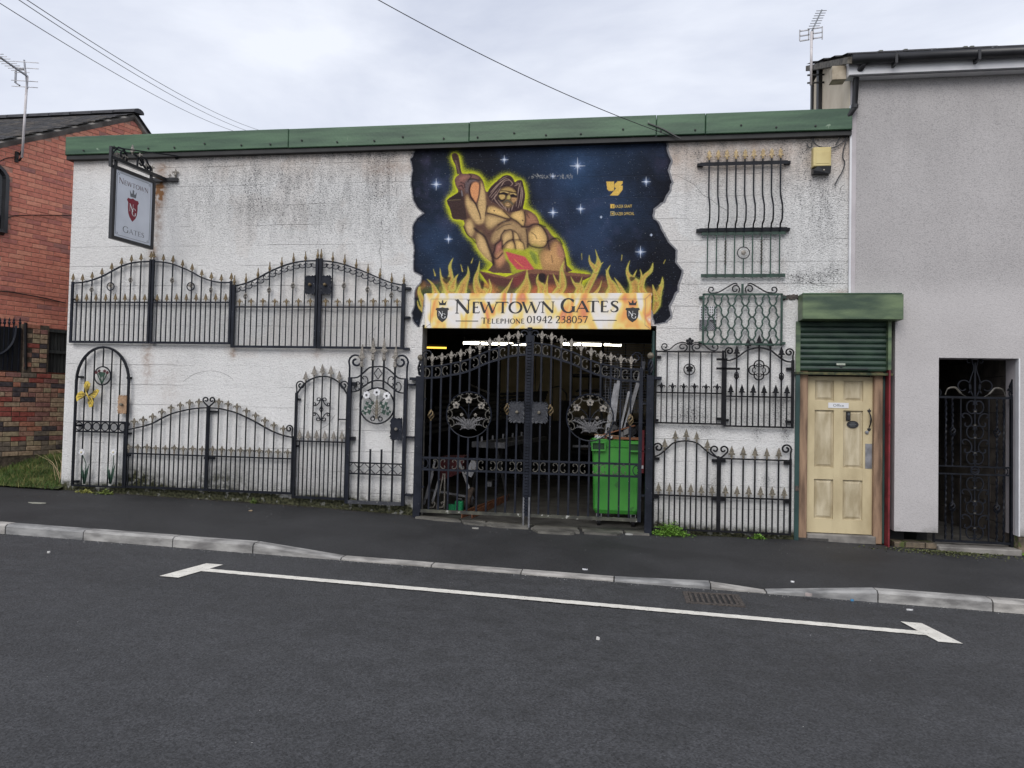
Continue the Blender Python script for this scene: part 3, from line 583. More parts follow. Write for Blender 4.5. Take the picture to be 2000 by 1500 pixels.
stn(1, 1640, 575, 30, 10, .5); stn(1, 1650, 240, 8, 40, .4); stn(1, 620, 690, 8, 12, .25); stn(1, 760, 330, 60, 14, .25)
SC_.a[..., 3] += np.clip(1-(SY-300)/60, 0, 1)*.45+.25*np.exp(-((SY-330)/50)**2)*(SX > 1310)+.14*(fb > .55)*(SY < 700)
SC_.a[..., 0] += .10*(fb > .42)*(SY < 760)
SC_.a[..., 0] += np.where((SX > 1655), 0, 0)
for q in ((1585,545,45,14,1.8),(1630,530,20,14,1.6)): stn(0, *q)
st_ = fbm(8, SC_.w, 90, 3)[3][None, :]; SC_.a[..., 0] += np.clip((st_-.5)*3.2, 0, .7)*np.clip(1-(SY-300)/190, 0, 1)*.9
SC_.a = np.clip(SC_.a, 0, 1.6)

def grid_wall(name, X0, X1, Z0, Z1, y, step, holes, m, parent, canvas=None, attr='stain', breaks=()):
    xs_ = np.unique(np.round(np.concatenate([np.arange(X0, X1, step), [X1], [h[i] for h in holes for i in (0, 1)]]), 4))
    zs_ = np.unique(np.round(np.concatenate([np.arange(Z0, Z1, step), [Z1], [h[i] for h in holes for i in (2, 3)]]), 4))
    xs_ = xs_[(xs_ >= X0) & (xs_ <= X1)]; zs_ = zs_[(zs_ >= Z0) & (zs_ <= Z1)]
    XX, ZZ = np.meshgrid(xs_, zs_); n = len(xs_); k = len(zs_)
    V = np.stack([XX, np.full_like(XX, y), ZZ], -1).reshape(-1, 3)
    I, Jj = np.meshgrid(np.arange(n-1), np.arange(k-1)); cx = (xs_[I]+xs_[I+1])/2; cz = (zs_[Jj]+zs_[Jj+1])/2
    keep = np.ones(cx.shape, bool)
    for h in holes: keep &= ~((cx > h[0]) & (cx < h[1]) & (cz > h[2]) & (cz < h[3]))
    a = (Jj*n+I)[keep]; F = np.stack([a, a+1, a+n+1, a+n], 1)
    me = npmesh(name, V, F, m)
    if canvas is not None: paint_attr(me, V, canvas, attr)
    o = np.array([(X0+X1)/2, y, Z0]); me.vertices.foreach_set('co', (V-o).astype('f4').ravel()); me.update()
    return link(name, me, o, parent)
def npmesh(name, V, F, m):
    me = bpy.data.meshes.new(name); me.vertices.add(len(V)); me.vertices.foreach_set('co', V.astype('f4').ravel())
    k = F.shape[1]; me.loops.add(F.size); me.loops.foreach_set('vertex_index', F.astype('i4').ravel())
    me.polygons.add(len(F)); me.polygons.foreach_set('loop_start', (np.arange(len(F))*k).astype('i4'))
    me.materials.append(m); me.update(calc_edges=True); return me
def pxof(V):
    d = V-EYE; z = d@cf; return 1000+FPX*(d@cr)/z, 750-FPX*(d@cu)/z
def paint_attr(me, V, canvas, attr):
    px, py = pxof(V); c = canvas.sample(px, py)
    if c.shape[1] == 3: c = np.concatenate([c, np.ones((len(c), 1))], 1)
    at = me.color_attributes.new(attr, 'FLOAT_COLOR', 'POINT'); at.data.foreach_set('color', c.astype('f4').ravel())
holes = [(OX0, OX1, -1, OZ), (DX0, 9, -1, DZ)]
grid_wall('front_wall', WX0, WX1, -.15, 4.99, 0, .028, holes, white_w, bld, SC_)
b = MB()  # wall body behind the face: jambs, lintel, side and rear
b.box(WX0,OX0,.004,.24,-.2,4.99).box(OX0,OX1,.004,.24,OZ,4.99).box(OX1,DX0,.004,.24,-.2,4.99).box(DX0,WX1,.004,.24,DZ,4.99)
b.build('wall_core', mat('reveal_render', s8(120,116,110), s8(168,162,154), 5, .9, .6, 50), bld)
b = MB(); b.box(WX0+.002,WX0+.2,.242,9.5,-.2,4.6); b.box(WX1-.2,WX1-.002,.242,9.5,-.2,4.6); b.box(WX0+.2,WX1-.2,9.3,9.5,-.2,4.6); b.build('side_and_rear_wall', conc, bld)
b = MB(); b.box(WX0,WX1,.30,9.6,4.62,4.72); b.build('roof', slate_m, bld)  # unseen slab, placed to block daylight from the interior
# green fascia boards and dark strip along their underside
fx = [WX0-.06, -4.55, -2.05, .35, .95, WX1]
for i in range(5):
    b = MB(); dz = (0, -.004, .003, .0, -.002)[i]; b.bev(fx[i]+.003, fx[i+1]-.003, -.11-.002*i, .06, 4.985+dz, 5.245+dz, .008)
    b.build('fascia_board', green_f, bld)
b = MB(); b.box(WX0-.05, WX1, -.085, .05, 4.925, 4.98); b.build('underside_strip', black_b, bld)
for k in range(22):
    x = -7.6+k*.47+rnd.uniform(-.05,.05); z = 5.035+.04*(k % 3 == 1)
    b = MB(); b.lathe([(.001,0),(.014,.002),(.012,.008),(.001,.01)], 6); b.v = [(x+vx, -.12-vz, z+vy) for vx, vy, vz in b.v]; b.build('bolt_head', black_b, bld)
# mural sheet
MC, MK = paint_mural()
def canvas_sheet(name, C, K, y, m, parent, attr='paint', step=1):
    H, Wd = C.h, C.w; XX, YY = np.meshgrid(C.x0+np.arange(0, Wd, step)/C.sc, C.y0+np.arange(0, H, step)/C.sc)
    D = cf+cr*((XX-1000)/FPX)[..., None]+cu*((750-YY)/FPX)[..., None]; V = EYE+D*((y-EYE[1])/D[..., 1])[..., None]
    V[..., 2] = np.minimum(V[..., 2], 4.98)
    h, w_ = XX.shape; idx = np.arange(h*w_).reshape(h, w_); k = K[::step, ::step]
    kk = (k[:-1, :-1]+k[1:, 1:]+k[1:, :-1]+k[:-1, 1:]) > 2; cz = V[:-1, :-1, 2]; cx = V[:-1, :-1, 0]
    kk &= ~((cz < OZ+.003) & (cx > OX0-.002) & (cx < OX1+.002)) & (cz < 4.975)
    F = np.stack([idx[1:, :-1][kk], idx[1:, 1:][kk], idx[:-1, 1:][kk], idx[:-1, :-1][kk]], 1)
    used = np.unique(F); re = np.zeros(h*w_, int); re[used] = np.arange(len(used)); V = V.reshape(-1, 3)[used]; F = re[F]
    me = npmesh(name, V, F, m); c = C.a[::step, ::step].reshape(-1, 3)[used]; c = np.concatenate([c, np.ones((len(c), 1))], 1)
    at = me.color_attributes.new(attr, 'FLOAT_COLOR', 'POINT'); at.data.foreach_set('color', c.astype('f4').ravel())
    o = V.mean(0); me.vertices.foreach_set('co', (V-o).astype('f4').ravel()); me.update()
    return link(name, me, o, parent)
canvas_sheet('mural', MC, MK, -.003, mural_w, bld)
# cracks in the render
crk = mat('crack_shadow_gap', (.03,.028,.026), (.06,.055,.05), 30, 1)
for pts in ([(742,466),(744,480),(741,490),(744,500),(745,533)], [(1322,343),(1340,352),(1356,360),(1372,380),(1392,392),(1405,403),(1420,411)], [(740,622),(752,612),(756,600),(752,585),(755,560)], [(720,690),(722,670),(720,655),(730,645),(735,638)],
            [(1537,537),(1562,541),(1590,556),(1626,560)], [(1310,630),(1313,615),(1318,600)], [(1470,529),(1500,531),(1535,541)], [(1440,680),(1452,660),(1462,640)], [(1650,360),(1642,366),(1640,380)], [(620,842),(640,830),(655,810)], [(575,605),(600,604),(660,610)]):
    q = [wall(*p) for p in pts]; b = MB()
    for i in range(len(q)-1):
        wdt = .0025+.001*(i % 2); b.bar(q[i], q[i+1], wdt, .003)
    b.build('crack', crk, bld)
# peeled pencil-like scuffs on the lower left wall
scf = mat('grey_scuff_mark', s8(150,148,148), s8(170,168,166), 30, 1)
for pts in ([(358,745),(375,733),(392,727),(410,724),(430,727),(448,735),(455,741)],):
    q = [wall(*p) for p in smooth(pts, 3, False)]; b = MB()
    for i in range(len(q)-1): b.bar(q[i], q[i+1], .004+.004*rnd.random(), .003)
    b.build('scuff', scf, bld)
# missing-render patch over the shutter box: dark broken brick edge
b = MB()
for k in range(26):
    x, z = W2(1527+rnd.random()*34, 577+rnd.random()*7+k*.1); b.bar((x, -.004, z), (x+rnd.uniform(.02,.06), -.008, z+rnd.uniform(-.015,.015)), rnd.uniform(.012,.03), .02)
b.build('broken_edge', rust_m, bld, kind='stuff')

# ================================================================ sign lettering
def arc(cx, cy, rx, ry, a0, a1, T, t, n=18):
    out = []
    for a in np.linspace(R(a0), R(a1), n):
        wv = t+(T-t)*abs(math.cos(a))**1.3; out.append((cx+rx*math.cos(a), cy+ry*math.sin(a), wv))
    return ('c', out)
T_, t_ = .145, .055
def serif(x, y, w=.2): return (x-w/2, y, x+w/2, y, .035)
GL = {
 'N': (.92, [(.14,0,.14,1,t_+.01), (.12,1,.80,.02,T_), (.80,0,.80,1,t_+.01), serif(.14,.017), serif(.08,.983,.16), serif(.80,.983)]),
 'E': (.62, [(.16,0,.16,1,T_), (.1,.975,.52,.975,t_), (.16,.52,.45,.52,t_), (.1,.025,.58,.025,t_), (.52,.99,.535,.84,.04), (.45,.60,.45,.44,.04), (.58,.01,.60,.17,.04)]),
 'W': (1.18, [(.06,.98,.33,.02,T_), (.33,.0,.60,.96,t_), (.57,.98,.86,.02,T_), (.86,0,1.13,.98,t_), serif(.06,.983), serif(.57,.983,.22), serif(1.12,.983,.16)]),
 'T': (.74, [(.37,0,.37,.97,T_), (.04,.97,.70,.97,t_), serif(.37,.017,.26), (.04,.99,.02,.84,.04), (.70,.99,.72,.84,.04)]),
 'O': (.98, [arc(.49,.5,.42,.49,0,360,T_,t_,30)]),
 'G': (.92, [arc(.47,.5,.41,.49,42,322,T_,t_,24), (.80,.05,.80,.42,T_), serif(.80,.43,.24), (.79,.72,.80,.92,.04)]),
 'A': (.86, [(.08,.02,.42,1,t_), (.40,1,.78,.02,T_), (.2,.34,.62,.34,t_), serif(.08,.017), serif(.78,.017,.24)]),
 'S': (.58, [('c', [(.50,.82,t_),(.46,.92,t_),(.33,.975,t_),(.18,.93,t_+.03),(.10,.80,T_-.02),(.15,.66,T_-.02),(.30,.54,T_),(.44,.42,T_),(.50,.27,T_-.02),(.45,.12,t_+.05),(.30,.03,t_),(.15,.05,t_),(.06,.14,t_),(.05,.22,.04)]), (.50,.80,.51,.96,.035)]),
 'L': (.62, [(.16,0,.16,1,T_), (.1,.025,.56,.025,t_), (.56,.01,.60,.18,.04), serif(.16,.983,.26)]),
 'P': (.60, [(.16,0,.16,1,T_), arc(.22,.73,.27,.245,90,-90,T_,t_,12), serif(.16,.017,.26), (.06,.975,.24,.975,.04)]),
 'H': (.92, [(.16,0,.16,1,T_), (.76,0,.76,1,T_), (.16,.52,.76,.52,t_), serif(.16,.017,.26), serif(.16,.983,.26), serif(.76,.017,.26), serif(.76,.983,.26)]),
 '.': (.2, [(.1,0,.1,.11,.11)]),
 '0': (.62, [arc(.31,.5,.24,.49,0,360,.12,t_,24)]),
 '1': (.42, [(.21,0,.21,1,.12), serif(.21,.017,.24), (.21,.98,.07,.86,.045)]),
 '2': (.58, [('c', [(.08,.76,t_),(.14,.92,t_+.02),(.29,.975,t_+.02),(.44,.88,.10),(.46,.72,.12),(.36,.48,.10),(.08,.04,t_)]), (.06,.04,.52,.04,.08), (.52,.04,.55,.18,.035)]),
 '3': (.56, [('c', [(.10,.85,t_),(.24,.97,t_),(.38,.90,.09),(.40,.74,.10),(.30,.58,.06),(.20,.53,.05)]), ('c', [(.20,.54,.05),(.38,.50,.08),(.46,.32,.12),(.38,.10,.09),(.20,.02,t_),(.06,.06,t_)])]),
 '4': (.62, [(.44,0,.44,1,.12), (.44,.99,.05,.33,t_), (.04,.33,.60,.33,.07), serif(.44,.017,.24)]),
 '5': (.56, [(.14,.96,.48,.96,.08), (.14,.98,.12,.56,.05), ('c', [(.12,.57,t_),(.28,.62,.06),(.44,.50,.10),(.47,.32,.12),(.38,.10,.09),(.20,.02,t_),(.06,.06,t_)])]),
 '7': (.54, [(.04,.95,.50,.95,.08), (.50,.97,.22,0,.10), (.04,.99,.03,.82,.035)]),
 '8': (.58, [arc(.29,.75,.17,.225,0,360,.10,.05,18), arc(.29,.27,.22,.25,0,360,.12,.05,18)]),
 '9': (.58, [arc(.28,.68,.21,.30,0,360,.12,.05,18), ('c', [(.49,.66,.11),(.47,.40,.10),(.34,.14,.07),(.14,.01,.04)])]),
}
def glyph(b, ch, fn, x0, z0, w_, h, y, bold=1.0):
    """strokes -> flat thin boxes; fn maps local (u,v) to 3D; u,v scaled to width/height"""
    if ch not in GL: return
    gw, st = GL[ch]; kx = w_/gw
    def quad(ax, ay, bx, by, wa, wb, k):
        dx, dy = bx-ax, by-ay; l_ = math.hypot(dx*kx, dy*h)+1e-9; nx, ny = -dy*h/l_, dx*kx/l_
        e = .35*min(wa, wb)*h*bold if k else 0; ex, ey = dx*kx/l_*e, dy*h/l_*e
        p = [(x0+ax*kx-ex+nx*wa*h*bold/2, z0+ay*h-ey+ny*wa*h*bold/2), (x0+ax*kx-ex-nx*wa*h*bold/2, z0+ay*h-ey-ny*wa*h*bold/2), (x0+bx*kx+ex-nx*wb*h*bold/2, z0+by*h+ey-ny*wb*h*bold/2), (x0+bx*kx+ex+nx*wb*h*bold/2, z0+by*h+ey+ny*wb*h*bold/2)]
        yy = y-.00012*(len(b.f) % 9); b.add([fn(u, v, yy) for u, v in p], [(0, 1, 2, 3)])
    for s_ in st:
        if s_[0] == 'c':
            q = s_[1]
            if len(q) < 16: q = smooth(q, 3, False) if len(q[0]) == 2 else [tuple(t) for t in np.array(smooth3(q))]
            for i in range(len(q)-1): quad(q[i][0], q[i][1], q[i+1][0], q[i+1][1], q[i][2], q[i+1][2], 1)
        else: quad(s_[0], s_[1], s_[2], s_[3], s_[4], s_[4], 0)
def smooth3(q):
    P = np.array(q, float); out = []; m_ = len(P)
    for i in range(m_-1):
        a, b_, c, d = P[max(i-1, 0)], P[i], P[i+1], P[min(i+2, m_-1)]
        for t in (0, .33, .66): out.append(.5*((2*b_)+(c-a)*t+(2*a-5*b_+4*c-d)*t*t+(3*b_-a-3*c+d)*t**3))
    out.append(P[-1]); return out
ink = mat('black_sign_print', (.012,.012,.014), (.016,.016,.018), 5, .4)
inkw = mat('white_sign_print', (.7,.7,.7), (.75,.75,.75), 5, .4)
inkg = mat('grey_sign_print', (.12,.13,.14), (.16,.17,.18), 5, .4)
inkr = mat('maroon_sign_print', s8(120,22,42), s8(134,28,50), 5, .35)
SHIELD = [(0,1),(.18,.955),(.36,.955),(.42,.965),(.50,.86),(.40,.78),(.405,.55),(.36,.32),(.24,.16),(0,0),(-.24,.16),(-.36,.32),(-.405,.55),(-.40,.78),(-.50,.86),(-.42,.965),(-.36,.955),(-.18,.955)]
CROWN = [(-.30,0),(.30,0),(.40,.95),(.20,.48),(.09,.52),(.06,.9),(0,.72),(-.06,.9),(-.09,.52),(-.20,.48),(-.40,.95)]
def emblem(parent, fn, cx, zs0, sw, sh, zc0, ch_, y, msh, mcr, mlt, ml='shield'):
    b = MB(); b.add([fn(cx+u*sw, zs0+v*sh, y) for u, v in SHIELD], [tuple(range(18))]); b.build(ml, msh, parent)
    b = MB(); b.add([fn(cx+u*sw*.75, zc0+v*ch_, y) for u, v in CROWN], [tuple(range(10, -1, -1))[::-1]])
    for u in (-.12, 0, .12): b.add([fn(cx+u*sw+dx*sw*.03, zc0+ch_*.18+dz*ch_*.07, y-.0006) for dx, dz in ((-1,0),(0,-1),(1,0),(0,1))], [(0,1,2,3)])
    b.add([fn(cx+u*sw, zc0+v*ch_, y-.0004) for u, v in ((-.03,.62),(.03,.62),(.03,1.1),(-.03,1.1))], [(0,1,2,3)]); b.add([fn(cx+u*sw, zc0+v*ch_, y-.0005) for u, v in ((-.08,.88),(.08,.88),(.08,.96),(-.08,.96))], [(0,1,2,3)])
    b.build('crown', mcr, parent)
    b = MB(); glyph(b, 'N', fn, cx-sw*.30, zs0+sh*.42, sw*.36, sh*.32, y-.0015, .9); glyph(b, 'G', fn, cx-sw*.08, zs0+sh*.26, sw*.34, sh*.32, y-.0028, .9); b.build('monogram', mlt, parent)

# long banner sign over the gateway
flame = mat('flame_print', s8(240,170,90), s8(255,235,200), 1, .38)
t = flame.node_tree; pb = t.nodes['Principled BSDF']; nn = t.nodes.new; l = t.links.new
geo = nn('ShaderNodeNewGeometry'); mm = nn('ShaderNodeMapping'); mm.inputs['Scale'].default_value = (1.7, 1, .9); l(geo.outputs['Position'], mm.inputs[0])
n1 = nn('ShaderNodeTexNoise'); n1.inputs['Scale'].default_value = 1.5; n1.inputs['Detail'].default_value = 2; n1.inputs['Distortion'].default_value = 1.1; l(mm.outputs[0], n1.inputs['Vector'])
n2 = nn('ShaderNodeTexNoise'); n2.inputs['Scale'].default_value = 2.3; n2.inputs['Detail'].default_value = 1; n2.inputs['Distortion'].default_value = 1.6; l(mm.outputs[0], n2.inputs['Vector'])
mu = nn('ShaderNodeMath'); mu.operation = 'MULTIPLY_ADD'; mu.inputs[1].default_value = 1.5; l(n1.outputs[0], mu.inputs[0]); l(n2.outputs[0], mu.inputs[2]); fr = nn('ShaderNodeMath'); fr.operation = 'FRACT'; l(mu.outputs[0], fr.inputs[0])
rr = nn('ShaderNodeValToRGB'); cr_ = rr.color_ramp; cr_.elements[0].position = 0; cr_.elements[0].color = (*s8(228,224,222), 1); cr_.elements[1].position = 1; cr_.elements[1].color = (*s8(226,222,218), 1)
for p, c in ((.16,(228,218,200)),(.30,(232,206,120)),(.46,(226,160,84)),(.60,(214,128,92)),(.72,(230,186,130)),(.78,(222,166,150)),(.82,(228,214,196))):
    e = cr_.elements.new(p); e.color = (*s8(*c), 1)
l(fr.outputs[0], rr.inputs[0]); l(rr.outputs[0], pb.inputs['Base Color'])
bs = thing('banner_sign', 'long flame-print sign reading NEWTOWN GATES with telephone number over the gateway', 'sign', (-1.1, -.05, 2.58))
bx0, bz0 = W2(829.5, 642, -.07); bx1, bz1 = W2(1272.5, 572, -.07); bz0 = 2.548; bz1 = 3.005
b = MB(); b.bev(bx0, bx1, -.075, -.008, bz0, bz1, .004); b.build('panel', flame, bs)
ZB = -.0765
def fban(u, v, y): return (u, y, v)
fe = .004
b = MB()
for q in (((bx0+.075,bz1-.075),(bx1-.075,bz1-.075)), ((bx0+.075,bz1-.075),(bx0+.075,bz0+.02)), ((bx1-.075,bz1-.075),(bx1-.075,bz0+.055)), ((bx1-.075,bz1-.075),(bx1-.01,bz1-.01)), ((bx1-.075,bz0+.055),(bx1-.01,bz0+.01)), ((bx0+.075,bz0+.055),(bx0+.01,bz0+.01))):
    b.bar((q[0][0], ZB, q[0][1]), (q[1][0], ZB, q[1][1]), .0035, .002)
b.build('fold_line', inkg, bs)
def word(b, items, ytop, ybot, yoff, fn=fban, bold=1.42):
    for ch, xa, xb in items:
        pa = wall(xa, (ytop+ybot)/2, yoff); pb_ = wall(xb, (ytop+ybot)/2, yoff); z0 = wall(xa, ybot, yoff)[2]; z1 = wall(xa, ytop, yoff)[2]
        glyph(b, ch, fn, pa[0], z0, pb_[0]-pa[0], z1-z0, yoff-.0005, bold)
b = MB(); word(b, [('N',888,919)], 585.5, 612, ZB)
word(b, [('E',921.5,937),('W',937,971.5),('T',971,993),('O',993.5,1020),('W',1019.5,1056)], 589.5, 611.5, ZB); word(b, [('N',1056,1083.5)], 589, 611, ZB)
word(b, [('G',1096,1123.5)], 583, 610.5, ZB); word(b, [('A',1124,1150.5),('T',1147,1170),('E',1171.5,1188.5),('S',1192,1208.5)], 587.5, 609.5, ZB)
b.build('lettering', ink, bs)
b = MB(); word(b, [('T',940,951)], 620.5, 632, ZB); xx = 951
for ch, w_ in (('E',9),('L',9),('E',8.4),('P',8.6),('H',11.6),('O',11),('N',10.8),('E',8)): word(b, [(ch, xx, xx+w_-1)], 622.5, 631.6, ZB); xx += w_-.3
word(b, [('.', 1021, 1023.5)], 622, 631.6, ZB)
xx = 1029
for ch in '01942 238057':
    if ch == ' ': xx += 5; continue
    w_ = {'1': 8.5}.get(ch, 11); word(b, [(ch, xx, xx+w_-1)], 617.2, 630.8, ZB); xx += w_-.35
for xa, xb, yy in ((890,934,626.8),(1157,1204.5,625.3)):
    pa, pb_ = wall(xa, yy, ZB), wall(xb, yy, ZB); b.bar((pa[0],ZB-.001,pa[2]), (pb_[0],ZB-.001,pa[2]), .009, .001)
b.build('telephone_lettering', ink, bs)
for cxp in (864.1, 1235.6):
    x0_, zt = W2(cxp, 600, ZB); _, zb_ = W2(cxp, 629.6, ZB); _, c0 = W2(cxp, 596, ZB); _, c1 = W2(cxp, 587, ZB)
    emblem(bs, fban, x0_, zb_, .182, zt-zb_, c0, c1-c0, ZB, ink, ink, inkw)
# ================================================================ right house
rh = thing('rendered_house', 'pink-grey rendered house with white fascia and black gutter right of the workshop', 'house', (6, 0, 0))
AX0, AX1, AZ = 3.685, 4.555, 2.235
RC = Canvas(1500, 0, 2600, 1200, .25, 4, (.0, 0, 0, 0)); RX, RY = RC.grid(); rf = fbm(RC.h, RC.w, 9, 4)
edge = 560+30*np.sin(RX/130)+60*(rf-.5)
RC.a[..., 0] = .42*np.clip((edge-RY)/40, 0, 1)*(.9+.2*rf)
st_ = fbm(8, RC.w, 60, 3)[3][None, :]; RC.a[..., 0] += np.clip((st_-.5)*3, 0, .5)*.35*np.clip(1-(RY-150)/260, 0, 1)
RC.a[..., 2] = np.clip(1-(1052-RY)/26, 0, 1)*.7*(rf > .45)
RC.a[..., 0] += np.clip(1-(1052-RY)/30, 0, 1)*.3
grid_wall('front_wall', WX1+.003, 9, .17, 5.62, -.05, .06, [(-5, DX1, -1, DZ), (AX0, AX1, -1, AZ)], render_w, rh, RC)
b = MB(); b.box(WX1+.003,DX1,-.046,.25,DZ,5.62).box(DX1,AX0,-.046,.25,.17,5.62).box(AX0,AX1,-.046,.25,AZ,5.62).box(AX1,9,-.046,.25,.17,5.62); b.build('wall_core', mat('plain_grey_render', s8(180,174,176), s8(192,186,188), 5, .9, .4, 90), rh)
b = MB(); b.box(WX1-.012,WX1+.010,-.056,-.02,DZ+.2,5.3); b.build('corner_bead', white_m, rh); b = MB(); b.box(AX1-.004,AX1+.012,-.056,.02,.17,AZ); b.build('corner_bead', white_m, rh)
pb1 = mat('plinth_brick', s8(72,66,56), s8(120,106,88), 12, .9, .5, 50, chips=(s8(74,82,40), 8, .56))
for j in range(2):
    x = DX1+.01-(.1 if j else 0)
    while x < AX0-.03:
        x1 = min(x+.215, AX0-.005); b = MB(); b.bev(max(x, DX1+.01), x1, -.03-.006*rnd.random(), .2, gz(3.4)-.09+j*.078+.012, gz(3.4)-.09+j*.078+.075, .006); b.build('plinth_brick', pb1, rh); x = x1+.010
b = MB(); b.bev(AX1+.01, 9, -.03, .2, -.2, .165, .006); b.build('plinth', pb1, rh)
zF0, zF1 = 5.60, 5.735
b = MB(); b.box(WX1-.075, 9, -.20, -.052, zF0, zF1+.05); b.build('fascia_board', white_m, rh)
b = MB(); b.box(WX1-.07, 9, -.215, -.197, zF0-.012, zF0+.008); b.build('fascia_edge_trim', black_p, rh)
b = MB(); pts = []
for x in (WX1-.06, 9): pts.append((x, -.262, zF1+.035))
b.tube(pts, .062, 10); b.build('gutter', black_p, rh, True)
for k in range(5):
    x = 3.1+k*.9; b = MB(); b.box(x-.015, x+.015, -.335, -.2, zF1-.06, zF1+.05); b.build('gutter_bracket', black_p, rh)
# roof slates: rows on a slope
SL = math.tan(R(22.4)); b = MB()
for j in range(8):
    y = -.30+j*.27; z = zF1+.085+(y+.30)*SL*1.0
    for i in range(20):
        x = WX1-.12+i*.33+(.16 if j % 2 else 0); jz = rnd.uniform(0, .012)
        b.add([(x+.003,y,z+.010+jz),(x+.327,y,z+.010+jz),(x+.327,y+.42,z+.42*SL-.01),(x+.003,y+.42,z+.42*SL-.01),(x+.003,y,z-.006+jz),(x+.327,y,z-.006+jz)], [(0,1,2,3),(4,5,1,0)])
b.build('roof_slate', slate_m, rh, kind='stuff')
b = MB()
for k in range(6):
    x = 2.9+rnd.random()*2; b.lathe([(.03,0),(.035,.02),(.001,.035)], 6, (x, -.27, zF1+.095))
b.build('moss_tuft', mat('grey_moss', s8(90,92,86), s8(130,132,120), 20, 1), rh, kind='stuff')
# flank wall standing above the workshop roof
sx0 = WX1-.001
b = MB(); b.add([(sx0,.0,4.72),(sx0,1.62,4.72),(sx0,1.62,zF1+.05+1.9*SL),(sx0,.0,zF1+.02),(sx0+.25,.0,4.72),(sx0+.25,1.62,4.72),(sx0+.25,1.62,zF1+.05+1.9*SL),(sx0+.25,.0,zF1+.02)], [(0,3,2,1),(4,5,6,7),(0,1,5,4),(2,3,7,6),(1,2,6,5),(3,0,4,7)]); b.build('flank_wall', cream, rh)
for y0, y1 in ((1.30,1.42),(1.66,1.76)):
    b = MB(); b.box(sx0-.05, sx0+.04, y0, y1, 4.74, zF1+.02+(y0+.3)*SL); b.build('edge_board', black_b, rh)
b = MB(); b.box(sx0-.03, sx0+.06, 1.43, 1.64, 4.74, zF1+(1.5)*SL); b.build('corner_strip', cream, rh)
b = MB(); b.add([(sx0-.11,-.28,zF1+.06),(sx0-.11,1.8,zF1+.06+2.08*SL),(sx0+.05,1.8,zF1+.06+2.08*SL),(sx0+.05,-.28,zF1+.06),(sx0-.11,-.28,zF1-.02),(sx0-.11,1.8,zF1-.02+2.08*SL),(sx0+.05,1.8,zF1-.02+2.08*SL),(sx0+.05,-.28,zF1-.02)], [(0,1,2,3),(4,7,6,5),(0,4,5,1),(2,6,7,3),(0,3,7,4),(1,5,6,2)]); b.build('verge_board', mat('weathered_verge', s8(60,56,50), s8(110,104,94), 12, .8, .4, 50), rh)
b = MB(); b.box(sx0-.24, sx0-.078, -.12, .04, zF0+.0, zF1+.03); b.build('boxed_eave', mat('weathered_board', s8(150,138,118), s8(196,184,164), 6, .8, .3, 40), rh)
# downpipe from gutter end
b = MB(); X = WX1+.035; b.tube([(X+.07,-.255,zF1+.02),(X+.03,-.22,zF1-.05),(X,-.13,zF1-.10),(X-.02,-.125,zF1-.5),(X-.06,-.10,zF1-.56),(X-.2,-.02,zF1-.70),(X-.22,.12,zF1-.78)], .036, 8); b.build('downpipe', black_p, rh, True)
b = MB(); b.tube([(X-.018,-.126,zF1-.46),(X-.02,-.125,zF1-.50)], .043, 8); b.build('pipe_collar', black_p, rh)
# alley passage behind the opening
blk = mat('passage_blockwork', s8(70,64,60), s8(108,100,92), 5, .9, .4, 50)
pf = mat('passage_floor', s8(60,58,56), s8(88,86,82), 6, .8, .4, 30)
b = MB(); b.box(AX0-.1,AX1+.16,.30,7,gz(4)-.2,gz(4)+.05); b.build('passage_floor', pf, rh)
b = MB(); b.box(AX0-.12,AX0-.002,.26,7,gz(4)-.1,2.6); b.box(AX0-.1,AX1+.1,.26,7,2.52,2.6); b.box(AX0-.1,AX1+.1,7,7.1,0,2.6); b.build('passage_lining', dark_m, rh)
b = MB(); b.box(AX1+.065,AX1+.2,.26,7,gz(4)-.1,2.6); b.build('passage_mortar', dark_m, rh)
for j in range(11):
    y = .27-(.2 if j % 2 else 0); z = gz(4)+.06+j*.225
    while y < 5:
        y1 = y+.44; v = MB(); jj = rnd.uniform(0, .006); v.box(AX1+.045-jj, AX1+.10, max(y, .27)+.004, y1-.004, z+.004, min(z+.221, 2.5)); v.build('block', blk, rh); y = y1
for k in range(10):
    b = MB(); b.box(AX0+.01, AX1+.03, .32+k*.4, .71+k*.4, gz(4)+.052, gz(4)+.062+.004*(k % 2)); b.build('floor_slab', pf, rh)
b = MB(); b.bev(AX0-.01, AX1+.02, -.10, .30, gz(4.1)-.02, gz(4.1)+.055, .012); b.build('threshold', conc, rh)

# ================================================================ office door set
od = thing('office_door', 'pale six-panel timber office door between rough wooden posts under a rolled green shutter', 'door', (2.65, 0, .03))
dl = mat('pale_weathered_door_paint', s8(170,154,120), s8(200,185,148), 2.2, .6, .25, 60, stretch=(2.2,1,1.0), detail=8, lo=.22, hi=.6)
dl2 = mat('door_panel_paint', s8(164,150,120), s8(198,186,158), 3.6, .6, .25, 60, stretch=(3,1,.9), detail=8)
def D(px, py, y=0): return W2(px, py, y)
xl, zt = D(1578, 738, .10); xr, zb = D(1705.5, 1046, .10)
zt = 2.0; zb = .09
P = [((1590.5,1629),(743,782)), ((1647,1685),(744,784)), ((1591,1627),(801,912.5)), ((1646.5,1685.5),(802,915)), ((1589,1625.5),(936,1014)), ((1645,1682.5),(938,1016))]
cols = [xl, *[D(q, 880, .1)[0] for q in (1590.5, 1628, 1646.5, 1685)], xr]; rows = [zb, *[D(1640, q, .1)[1] for q in (1015, 937, 914, 801.5, 783, 743.5)], zt]
b = MB()   # stiles and rails
